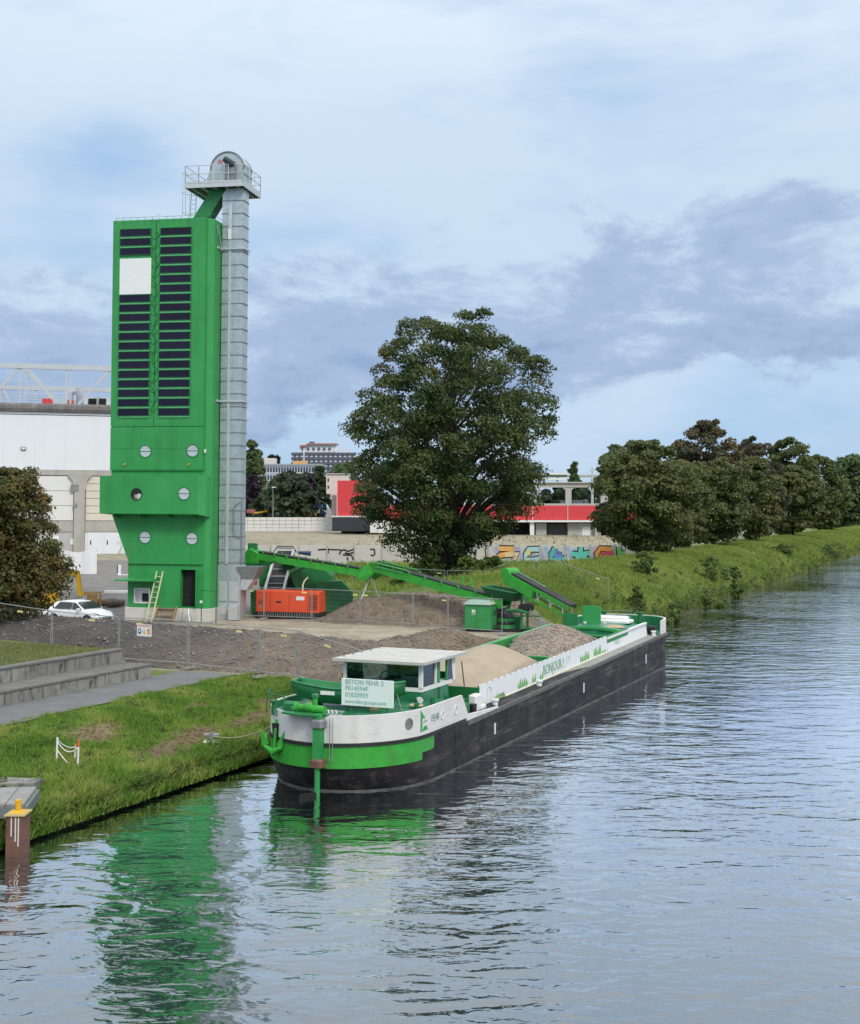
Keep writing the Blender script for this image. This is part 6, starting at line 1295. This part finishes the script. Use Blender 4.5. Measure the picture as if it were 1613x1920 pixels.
# ---- white hoarding of corrugated sheets
wf=thing('white_hoarding','white corrugated hoarding across the far end of the yard','fence',at(540,996,258))
k=0; x=440.
SHW=M('hoarding_white',(.72,.71,.69),.6,var=.05,vs=.5,rnd=.08)
while x<622:
    b=MB()
    for j in range(4): b.prism(pquad(x+.3,x+11.7,970+j*6.6,976+j*6.6,258-.03*(j%2)),(0,.2,0))
    b.build('sheet',SHW,wf,world=True); x+=12
wf2=thing('white_site_screen','white screen sheets below the big tree beside the dark hoarding','fence',at(730,1000,250))
for k in range(10): slab('sheet',SHW,wf2,694+k*14,707.4+k*14,972,999+.4*k,249,.2)
for k in range(0): pass
# ---- office slab and apartment block far behind
of=thing('office_slab','long pale blue office slab with rows of narrow windows','building',at(540,925,470))
OW=M('office_blue_white',(.52,.58,.64),.6,var=.06,vs=.2); OD=M('office_window',(.05,.06,.09),.2)
slab('wall',OW,of,470,600,872,930,470,14); slab('cornice',M('office_cornice',(.33,.34,.36),.7),of,470,604,869.5,873,470,15,.4)
slab('roof_block',M('pale_pink_render',(.62,.56,.54),.8),of,481,516,859,870,474,6)
for row,(y0,y1) in enumerate(((876,885.5),(891,900),(906,914))):
    for k in range(24): slab('window',OD,of,475.5+k*5.2,478.8+k*5.2,y0,y1,470,.3,.15)
    slab('sill_band',WHITE,of,471,600,y1+.8,y1+2,470,.2,.3)
ap=thing('apartment_block','tall stepped apartment block with dark balcony bands on the skyline','building',at(610,925,620))
AW=M('apartment_white',(.66,.68,.70),.7,var=.05); AD=M('apartment_dark',(.09,.10,.14),.6)
slab('wall',AW,ap,547,665,849,930,622,18)
for k in range(5):
    y=848.5+k*9; xa=(546,546,546,546,546)[k]; slab('balcony_band',AD,ap,xa,668,y,y+4.2,621,2,.8); slab('parapet',AW,ap,xa+1,666,y+4.4,y+8.6,621,1,.2)
    for j in range(13): slab('window',AD,ap,551+j*9,554.5+j*9,y+4.6,y+8,620.6,.3)
slab('upper_storey',AW,ap,562,632,833,848,624,12); slab('upper_roof',M('terracotta',(.42,.2,.16),.8),ap,575,632,831,833.2,623,13,.4); slab('upper_roof',M('terracotta',(0,0,0)),ap,562,575,834,837,623,8,.3)
for j in range(6): slab('window',AD,ap,566+j*10,570+j*10,839,844,623.5,.3)
slab('chimney',AW,ap,569,571,840,865,615,.8); slab('roof_plant',AD,ap,580,589,828,831.5,626,3); slab('terrace_wall',AW,ap,628,657,843,849,623,6)
slab('orange_store',M('ochre',(.72,.42,.12),.7),thing('ochre_block','small ochre rooftop building before the apartment block','building',at(560,872,500)),549,575,864.5,872,500,5)
# ---- far viaduct line right of the tree
vd=thing('far_viaduct','pale low viaduct on the skyline right of the big tree','viaduct',at(1060,900,520))
slab('deck',CONR,vd,985,1130,890,894,520,8); slab('barrier',WHITE,vd,985,1065,887,890,519,1); slab('deck',WHITE,vd,1000,1062,896,900,500,4)
for x in (1010,1045,1085,1118): slab('pier',CONR,vd,x,x+3,894,930,521,3)
# ---- small far things in the yard
tr=thing('tipper_truck','small blue and white tipper truck parked beyond the hoarding','truck',at(600,968,285))
slab('skip',M('truck_blue',(.05,.16,.40),.5),tr,587,604,946,951,285,2.5); slab('cab',WHITE,tr,583,600,951,962,285,2.3); slab('window',CGL,tr,584,595,952,957,285,.2,.05)
b=MB(); b.prism([at(600,952,285),at(612,962,285),at(608,968,285),at(600,966,285)],(0,2.2,0)); b.build('tipping_body',M('truck_navy',(.03,.06,.16),.5),tr,world=True)
for x in (587,597,605): b=MB(); c=at(x,968,284.8); b.disc(c,(0,-1,0),.45,.2,12); b.build('wheel',TYRE,tr,world=True)
ls=thing('yellow_loader','small yellow loader parked next to the blue tipper truck','loader',at(578,969,282))
slab('body',YELLOW,ls,568,592,962,968,282,2); slab('arm',YELLOW,ls,564,570,963,966,282,.6)
for x in (572,588): b=MB(); c=at(x,968.5,281.8); b.disc(c,(0,-1,0),.45,.2,12); b.build('wheel',TYRE,ls,world=True)
ya=thing('yellow_digger','tiny yellow and red digger beyond the hoarding next to the elevator','digger',at(480,968,285))
slab('body',M('digger_red',(.35,.1,.08),.6),ya,463,477,955,962,285,2); b=MB(); b.bar(at(477,962,285),at(497,959,285),.3); b.bar(at(497,959,285),at(503,956,285),.35); b.bar(at(503,956,285),at(506,961,285),.3); b.build('arm',YELLOW,ya,world=True)
slab('track',BLACK,ya,484,490,961,967,285,1.5)
lp=thing('street_lamp','slim grey street lamp in front of the office slab','street lamp',at(512,972,270))
b=MB(); b.tube([at(512,974,270),at(512,915,270)],[.12,.07],6); b.build('pole',GSTEEL,lp,world=True); b=MB(); b.bar(at(510,914,270),at(517,913.5,270),.35,.18); b.build('lamp_head',WHITE,lp,world=True)
mp=thing('signal_mast','thin pale lattice mast behind the concrete frame of the hall','mast',at(1111,945,300))
b=MB(); b.tube([at(1111,950,300),at(1111,876,300)],[.35,.18],6); b.bar(at(1106,884,300),at(1116,884,300),.15); b.bar(at(1108,880,300),at(1114,880,300),.15); b.build('mast_pole',TRU,mp,world=True)
# ================================================================== trees and grass
BARK=M('bark',(.065,.052,.04),.95,var=.3,vs=3,bump=.5,bs=12)
L_BIG=leafmat('leaf_lime_tree',[(0.034,0.067,0.022),(0.061,0.099,0.032),(0.097,0.128,0.041),(0.138,0.120,0.046)],.3,.3)
L_ROW=leafmat('leaf_row_green',[(0.052,0.082,0.028),(0.096,0.127,0.041),(0.142,0.161,0.055),(0.191,0.167,0.064)],.3,.2)
L_RED=leafmat('leaf_row_copper',[(0.049,0.052,0.034),(0.079,0.077,0.043),(0.114,0.107,0.055),(0.179,0.118,0.054)],.25,.2)
L_FAR=leafmat('leaf_far',[(0.072,0.120,0.048),(0.104,0.152,0.064),(0.136,0.176,0.072)],.3,.1)
L_FAR2=leafmat('leaf_far_dark',[(0.031,0.054,0.031),(0.051,0.078,0.041),(0.071,0.099,0.051)],.25,.1)
L_PUR=leafmat('leaf_purple',[(0.033,0.024,0.039),(0.051,0.036,0.054)],.2,.2)
L_LEFT=leafmat('leaf_left_tree',[(0.051,0.068,0.021),(0.090,0.101,0.030),(0.151,0.127,0.042),(0.241,0.132,0.053)],.3,.8)
L_SHR=leafmat('leaf_shrub',[(0.064,0.106,0.029),(0.106,0.166,0.041),(0.149,0.213,0.053)],.35,.6)
def leaves(C,Nrm,size,rng,asp=.62):
    n=len(C); up=rng.normal(size=(n,3)); a=np.cross(Nrm,up); a/=np.linalg.norm(a,axis=1,keepdims=True)+1e-9; b=np.cross(Nrm,a)
    s=size*rng.uniform(.6,1.35,(n,1)); A=a*s; B=b*s*asp
    V=np.stack([C-A,C-B*1.0+A*.1,C+A,C+B+A*.1],1).reshape(-1,3); Fc=np.arange(4*n).reshape(-1,4); return V,Fc
def tree(name,label,base,profile,nclump,perclump,leaf,mat,seed,group=None,trunk_r=.4,flat=.72,limbs=46,shell=.45,clr=.13,yscale=1.0,cat='tree',inner=.25,spread=1.05):
    """profile: (height, left extent, right extent) rows of the crown outline in metres from the trunk"""
    rng=np.random.default_rng(seed); base=Vector(base); r=thing(name,label,cat,base,0,group)
    hs=np.array([p[0] for p in profile]); xl=np.array([p[1] for p in profile]); xr=np.array([p[2] for p in profile])
    g=np.linspace(hs[0],hs[-1],80); w=(np.interp(g,hs,xl)+np.interp(g,hs,xr)); cdf=np.cumsum(w**1.15+.02); cdf/=cdf[-1]
    hh=np.interp(rng.uniform(0,1,nclump),cdf,g); l=np.interp(hh,hs,xl); rr=np.interp(hh,hs,xr); cx=(rr-l)/2; rad=(l+rr)/2
    q=rng.uniform(0,1,nclump)**shell; th=rng.uniform(0,2*np.pi,nclump); W=(xl+xr).max()
    cr=clr*W*rng.uniform(.55,1.15,nclump)*np.clip(rad/(.35*W),.62,1); rc=np.maximum(rad*spread*np.interp(hh/hs[-1],[0,.12,.35,.7,1],[.72,.84,1.02,1.03,.94])-cr*.5,.05)*q; hh=np.minimum(hh,hs[-1]-cr*(.75+.5*rng.uniform(0,1,nclump)))
    CC=np.stack([cx+rc*np.cos(th),rc*np.sin(th)*yscale,hh],1)
    k=np.repeat(np.arange(nclump),perclump); n=len(k); d=rng.normal(size=(n,3)); d/=np.linalg.norm(d,axis=1,keepdims=True); d[:,2]=np.where(rng.uniform(0,1,n)<.6,np.abs(d[:,2]),d[:,2])
    rad_=cr[k]*(1-inner*rng.uniform(0,1,n)**1.5)*rng.uniform(.75,1.18,n)
    P=CC[k]+d*rad_[:,None]*np.array([1,1,flat]); nr=d+rng.normal(size=(n,3))*.55+np.array([0,0,.25]); nr/=np.linalg.norm(nr,axis=1,keepdims=True)
    V,Fc=leaves(P,nr,leaf,rng); np_mesh('crown',V,Fc,mat,r)
    H_=hs[-1]; b=MB(); top=.78*H_; sw=lambda z:(float(np.interp(z,hs,(xr-xl)/2)) if z>hs[0] else 0)
    zs=np.linspace(-.3,top,9); tp=[Vector((sw(z)*.6*(z/top if z>0 else 0)+.15*math.sin(z*.5+seed),.15*math.cos(z*.4+seed),z)) for z in zs]
    b.tube(tp,[trunk_r*(1.25 if i==0 else 1-.82*i/8) for i in range(9)],8)
    for i in rng.choice(nclump,min(limbs,nclump),replace=False):
        c=Vector(CC[i]); z0=max(.12*H_,min(top*.92,c.z-.22*H_-.3*math.hypot(c.x,c.y)*.6)); f=z0/top
        j=min(7,max(0,int((z0+.3)/(top+.3)*8))); s=tp[j].lerp(tp[j+1],.5) if j<8 else tp[8]; L=(c-s).length; m_=s.lerp(c,.5)+Vector((0,0,.06*L))
        r0=trunk_r*(.35*(1-f)+.10); b.tube([s,m_,c],[r0,r0*.55,r0*.15],5,cap=False)
    b.build('trunk',BARK,r); return r
def prof(pts,pxm,cx,by): return [((by-y)/pxm,(cx-a)/pxm,(c-cx)/pxm) for y,a,c in pts][::-1]
# the big tree
bt=gp(838,1090,1.35); sc=F/bt.y
tree('lime_tree','big broad dark green tree standing alone beside the graffiti wall',(bt.x,bt.y,1.2),
 prof([(574,806,884),(582,785,905),(594,765,922),(620,738,948),(655,718,985),(685,705,1012),(720,700,1018),(760,680,1022),(800,668,1036),(830,662,1040),(860,652,1010),(900,652,1014),(940,664,1005),(975,672,985),(1000,700,965),(1030,722,930),(1052,745,905),(1072,775,880)],sc,838,1090),
 390,300,.15,L_BIG,17,trunk_r=.62,limbs=120,clr=.084,shell=.40,spread=1.08)
# row on the levee
def rowtree(label,s,t,h,wl_,wr_,seed,mat,name='levee_tree',n=(120,95),leaf=.34,low=.06,gr='trees in the row on the levee',cl=.15):
    b=ST(s,t,0); b.z=float(gh(s,t)); pr=[(h*low,wl_*.55,wr_*.55),(h*.2,wl_*.92,wr_*.92),(h*.38,wl_,wr_),(h*.55,wl_*.95,wr_*.96),(h*.72,wl_*.84,wr_*.86),(h*.87,wl_*.62,wr_*.65),(h*.96,wl_*.38,wr_*.4),(h,wl_*.2,wr_*.2)]
    return tree(name,label,b,pr,n[0],int(n[1]*1.6),leaf*.76,mat,seed,gr,trunk_r=.28,limbs=40,clr=cl*.85,shell=.42)
rowtree('broad olive green tree at the near left end of the levee row',147,-35,13.0,6.2,5.6,21,L_ROW,n=(210,120),leaf=.25,cl=.13)
rowtree('low olive tree second from the near end of the levee row',163,-35,11.2,4.4,4.6,22,L_ROW,n=(130,100),leaf=.27)
rowtree('tallest dark copper brown tree in the levee row',193,-37,18.6,6.4,6.0,23,L_RED,n=(210,110),leaf=.30,cl=.12)
rowtree('rounded brown green tree in front of the copper tree',182,-34,12.5,4.6,5.0,24,L_ROW,n=(120,95),leaf=.29)
rowtree('thin topped brown tree right of the tall copper tree',236,-37,18.5,5.2,5.4,25,L_RED,n=(140,90),leaf=.35)
rowtree('olive tree low in the middle of the levee row',212,-34,13.5,5.0,5.0,26,L_ROW,n=(120,90),leaf=.33)
rowtree('tall dull green tree towards the far end of the levee row',280,-37,20.5,6.2,6.2,27,L_ROW,n=(140,90),leaf=.42)
rowtree('low bushy tree under the far end of the levee row',255,-33,13.5,5.6,5.6,28,L_ROW,n=(110,85),leaf=.4)
rowtree('last dark tree of the levee row above the waterline bend',325,-36,18.5,7.2,7.0,29,L_ROW,n=(130,85),leaf=.48)
# far trees
def fartree(label,pxc,pyt,pyb,w,Y,seed,mat,name='far_tree',n=(70,70),gr=None,leaf=None,shape=None,cl=.17):
    b=at(pxc,pyb,Y); h=(pyb-pyt)*Y/F; w=w*Y/F; g=min(ghp(b),b.z); h+=b.z-g; b.z=g
    pr=shape or [(h*.1,w*.3,w*.3),(h*.3,w*.48,w*.48),(h*.5,w*.5,w*.5),(h*.7,w*.46,w*.46),(h*.88,w*.34,w*.34),(h,w*.12,w*.12)]
    if shape: pr=[(a*h,c*w,d*w) for a,c,d in shape]
    return tree(name,label,b,pr,n[0],n[1],leaf or .0022*Y,mat,seed,gr,trunk_r=.3,limbs=14,clr=cl)
fartree('pale green tree rising just left of the levee row',1158,832,960,78,275,31,L_FAR,n=(90,80))
fartree('second pale green tree tucked behind the levee row',1215,828,960,70,290,32,L_FAR,n=(80,70))
fartree('small pale pointed tree in front of the far viaduct',1077,868,935,26,330,33,L_FAR)
for i,(x,y,w) in enumerate(((1020,915,46),(1048,908,40),(1090,910,44),(1120,906,40))): fartree('dark green tree seen through the open storey of the hall, %s from its left end'%('first','second','third','fourth')[i],x,y,965,w,330,40+i,L_FAR2,gr='trees behind the open hall storey',n=(40,60))
fartree('green tree at the right picture edge beyond the levee row',1600,850,1000,90,430,34,L_FAR,n=(110,90),leaf=.75)
fartree('darker green tree behind the last levee tree at far right',1648,838,1000,80,480,35,L_FAR,n=(90,80),leaf=.8)
fartree('lower green tree between the levee row and the right picture edge',1572,905,1000,48,440,36,L_FAR2,n=(60,70),leaf=.7)
fartree('dark round tree in front of the office slab',548,884,966,92,283,51,L_FAR2,n=(110,90))
fartree('purple leaved tree right beside the elevator shaft',474,893,950,44,330,52,L_PUR,n=(60,70))
fartree('tall green tree partly hidden behind the elevator shaft',470,826,940,52,390,53,L_FAR,n=(80,80))
fartree('slim poplar left on the skyline above the office slab',510,839,880,12,560,54,L_FAR2,name='poplar',n=(30,50),shape=[(.05,.3,.3),(.4,.5,.5),(.8,.35,.35),(1,.05,.05)])
fartree('slim poplar right on the skyline above the office slab',520,848,880,10,560,55,L_FAR2,name='poplar',n=(30,50),shape=[(.05,.3,.3),(.4,.5,.5),(.8,.35,.35),(1,.05,.05)])
fartree('dark conifer like tree between office slab and cream annex',600,874,945,40,380,56,L_FAR2,n=(60,70))
fartree('brownish tree in front of the right end of the office slab',575,884,940,40,360,57,L_PUR,n=(60,70))
fartree('soft green tree below the apartment block',645,866,945,60,430,58,L_FAR,n=(70,70))
fartree('low hedge tree at the foot of the office slab',500,915,955,60,310,59,L_FAR2,n=(50,60))
fartree('green tree behind the right half of the hall roof',1180,880,960,60,340,60,L_FAR2,n=(60,60))
fartree('small dark tree behind the tree trunk gap of the hall',960,900,960,60,320,61,L_FAR2,n=(50,60))
# small tree at the left edge, on the berm
lt=Vector((-20.2,67.0,2.0)); s_=F/lt.y
tree('small_tree','small brown green tree at the left edge in front of the parked cars',lt,
 prof([(876,18,48),(890,-40,62),(910,-70,76),(950,-90,84),(990,-100,90),(1030,-110,104),(1060,-110,118),(1090,-110,128),(1120,-110,124),(1145,-100,105),(1160,-60,70)],s_,lt.x/lt.y*F+806,1190),
 300,200,.088,L_LEFT,5,trunk_r=.16,limbs=60,clr=.13,shell=.5)
# shrubs
def shrub(label,s,t,h,w,seed,mat=None,leaf=.12):
    b=ST(s,t,0); b.z=float(gh(s,t))-.05
    return tree('shrub',label,b,[(.05*h,w*.3,w*.3),(.3*h,w*.5,w*.5),(.65*h,w*.42,w*.42),(.9*h,w*.22,w*.22),(h,.05,.05)],34,46,leaf,mat or L_SHR,seed,'shrubs on the grassy levee',trunk_r=.04,limbs=20,clr=.15,cat='shrub',shell=.8,spread=1.25)
for i,(l,x,y,z,h,w) in enumerate((('shrub nearest the barge bow at the waterline',1256,1158,.4,2.9,2.0),('thin shrub behind the barge bow deck',1193,1145,1.0,2.2,1.2),('shrub on the levee crest below the nearest levee tree',1213,1068,3.0,2.4,2.4),('shrub midway up the levee above the waterline',1332,1085,1.6,2.6,2.6),('bushy shrub at the waterline right of the barge bow',1330,1125,.6,2.2,3.2),('shrub at the waterline further along the levee',1378,1108,.6,3.0,2.0),('long low shrub near the far waterline',1560,1040,1.2,2.6,5.0),('low shrub halfway up the middle of the levee',1470,1048,1.4,1.6,3.0))):
    p=gp(x,y,z); shrub(l,p.dot(AX),p.dot(NX),h,w,70+i)
for i,(x,y,h,w,l) in enumerate(((805,1092,2.6,3.4,'weedy bush left of the big tree trunk behind the conveyor'),(880,1095,2.4,3.2,'weedy bush right of the big tree trunk'),(925,1090,2.2,3.0,'weedy bush between the big tree and the levee'),(760,1105,1.8,3.0,'low weedy bush behind the conveyor hinge'),(715,1080,1.6,2.6,'low weed clump in front of the plain graffiti wall'))):
    p=gp(x,y,1.4); o=shrub(l,p.dot(AX),p.dot(NX),h,w,90+i,leaf=.16); o['group']='weeds around the big tree'
# ------------------------------------------------------------------ grass
G_NEAR=leafmat('grass_near',[(0.110,0.214,0.038),(0.184,0.329,0.053),(0.271,0.378,0.072),(0.494,0.430,0.168)],.35,.55)
G_LEV=leafmat('grass_levee',[(0.146,0.224,0.044),(0.218,0.309,0.063),(0.301,0.373,0.083),(0.416,0.407,0.129)],.35,.18)
G_DRY=leafmat('grass_dry',[(0.182,0.169,0.065),(0.312,0.260,0.117),(0.390,0.312,0.156)],.3,.4)
G_LAWN=leafmat('grass_lawn',[(0.112,0.144,0.032),(0.176,0.184,0.048),(0.272,0.208,0.080)],.3,.6)
def grass(name,label,s,t,h,w,lean,mat,zf=gh,blades=3,rng=None):
    rng=rng or np.random.default_rng(5); s=np.repeat(s,blades)+rng.normal(0,.03,len(s)*blades); t=np.repeat(t,blades)+rng.normal(0,.03,len(s)); h=np.repeat(h,blades)*rng.uniform(.6,1.3,len(s)); w=np.repeat(w,blades) if np.ndim(w) else np.full(len(s),w)
    z=zf(s,t)-.02; X=AX.x*s+NX.x*t; Y=AX.y*s+NX.y*t; a=rng.uniform(0,6.283,len(s)); ln=rng.uniform(.15,1.0,len(s))*lean*h; b=rng.uniform(0,6.283,len(s))
    B=np.stack([X,Y,z],1); sd=np.stack([np.cos(a),np.sin(a),0*a],1)*w[:,None]*.5; tip=B+np.stack([np.cos(b)*ln,np.sin(b)*ln,h],1); mid=B+np.stack([np.cos(b)*ln*.3,np.sin(b)*ln*.3,h*.6],1)
    V=np.stack([B-sd,B+sd,mid+sd*.8,tip,mid-sd*.8],1).reshape(-1,3); Fc=np.arange(5*len(s)).reshape(-1,5)
    o=np_mesh(name,V,Fc,mat); return tag(o,label,'grass',kind='stuff')
rg=np.random.default_rng(8)
n=46000; s=rg.uniform(22,49,n); u=rg.uniform(0.02,6.5,n)+.15*np.abs(rg.normal(0,1,n))*0; t=TB-u
keep=(rg.uniform(0,1,n)>bare(s,t)*.97)&(t>-28.5+.3*wob(s,t,2.4)); s,t,u=s[keep],t[keep],u[keep]
hgt=np.interp(u,[0,.6,2,5,6],[.30,.30,.17,.15,.11])*(1+.55*wob(s,t,1.1))*(1-.5*np.clip(bare(s+.3,t+.2)+bare(s-.3,t-.2),0,1))
grass('bank_grass','long green grass covering the near canal bank',s,t,hgt,.022,.75,G_NEAR)
n=5200; s=rg.uniform(24,49,n); t=TB+.1-rg.uniform(-.15,.4,n)     # fringe hanging over the edge
grass('bank_fringe','dense overhanging grass fringe along the near waterline',s,t,rg.uniform(.12,.36,n),.03,1.1,G_NEAR,blades=4,zf=lambda a,b:np.maximum(gh(a,b),.12))
n=2600; s=rg.uniform(34,46.5,n); t=rg.uniform(-27.2,-23.2,n); k=bare(s,t)>.35; s,t=s[k],t[k]
grass('flattened_straw','flattened straw on the bare patches of the bank',s,t,np.full(len(s),.07),.02,4.0,G_DRY,blades=4)
n=16000; s=rg.uniform(30,46,n); t=-32.8-rg.uniform(0,9,n); grass('lawn_grass','short yellowish grass on the terrace lawn',s,t,np.full(n,.07),.02,.7,G_LAWN,zf=lambda a,b:0*a+2.53,blades=2)
n=62000; s=86+ (rg.uniform(0,1,n)**1.8)*330; u=rg.uniform(.0,13.5,n); t=TB-u; k=(s>92)|(u>3); s,t,u=s[k],t[k],u[k]
sc_=np.interp(s,[86,150,300,420],[1,1.5,2.8,3.6]); grass('levee_grass','rough green grass covering the levee beyond the barge',s,t,.24*sc_**.6*(1+.4*wob(s,t,.5)),.035*sc_,.8,G_LEV)
n=9000; s=rg.uniform(79,96,n); t=TB-rg.uniform(.2,9,n); grass('levee_foot_grass','thin grass at the foot of the levee behind the conveyors',s,t,np.full(n,.22),.03,.8,G_LEV,blades=2)
n=9000; X_=rg.uniform(-10,16,n); Y_=rg.uniform(100,172,n); s=X_*AX.x+Y_*AX.y; t=X_*NX.x+Y_*NX.y; grass('weeds','dry and green weeds around the big tree',s,t,rg.uniform(.2,.6,n),.06,.7,G_LEV,blades=3)
n=900; X_=rg.uniform(-12,45,n); Y_=rg.uniform(185,250,n); s=X_*AX.x+Y_*AX.y; t=X_*NX.x+Y_*NX.y; k=t<-40; grass('field_grass','dry tufts on the field beyond the graffiti wall',s[k],t[k],rg.uniform(.1,.55,k.sum()),.12,.6,G_DRY,blades=3)

# broad leaved weeds along the waterline and in clumps on both banks
W_GR=leafmat('weed_leaf',[(.06,.10,.025),(.10,.16,.04),(.16,.20,.06)],.35,.7)
def weeds(name,label,s,t,h,leaf,per,mat,seed):
    rng=np.random.default_rng(seed); n=len(s); k=np.repeat(np.arange(n),per); r_=rng.uniform(0,1,len(k)); a=rng.uniform(0,6.283,len(k)); rad=(.12+.3*h[k])*np.sqrt(rng.uniform(0,1,len(k)))*(1-.5*r_)
    ss=s[k]+rad*np.cos(a); tt=t[k]+rad*np.sin(a); zz=np.maximum(gh(s,t),.1)[k]+h[k]*r_
    P=np.stack([AX.x*ss+NX.x*tt,AX.y*ss+NX.y*tt,zz],1); nr=rng.normal(size=(len(k),3))*.6+np.array([0,-.2,.8]); nr/=np.linalg.norm(nr,axis=1,keepdims=True)
    V,Fc=leaves(P,nr,leaf,rng,.5); o=np_mesh(name,V,Fc,mat); return tag(o,label,'weeds',kind='stuff')
rw=np.random.default_rng(77)
n=1000; s=rw.uniform(24,49,n); t=TB+.12-np.abs(rw.normal(0,.35,n)); weeds('edge_weeds','leafy weeds hanging along the near waterline',s,t,rw.uniform(.08,.5,n)*(.6+.5*np.abs(wob(s,t,.9))),.05,34,W_GR,1)
n=260; s=rw.uniform(24,48,n); t=rw.uniform(-27.9,-22.8,n); k=bare(s,t)<.2; weeds('bank_weeds','scattered broad leaved weeds on the near bank',s[k],t[k],rw.uniform(.08,.34,k.sum()),.045,30,W_GR,2)
n=520; s=88+rw.uniform(0,1,n)**1.4*190; t=TB-np.abs(rw.normal(0,1,n))*2.6; t=np.where(rw.uniform(0,1,n)<.5,TB-rw.uniform(0,.8,n),np.maximum(t,TB-11)); weeds('levee_weeds','rank weeds and reeds scattered over the levee',s,t,rw.uniform(.25,1.0,n)*(1+.4*wob(s,t,.3)),.10,34,W_GR,3)
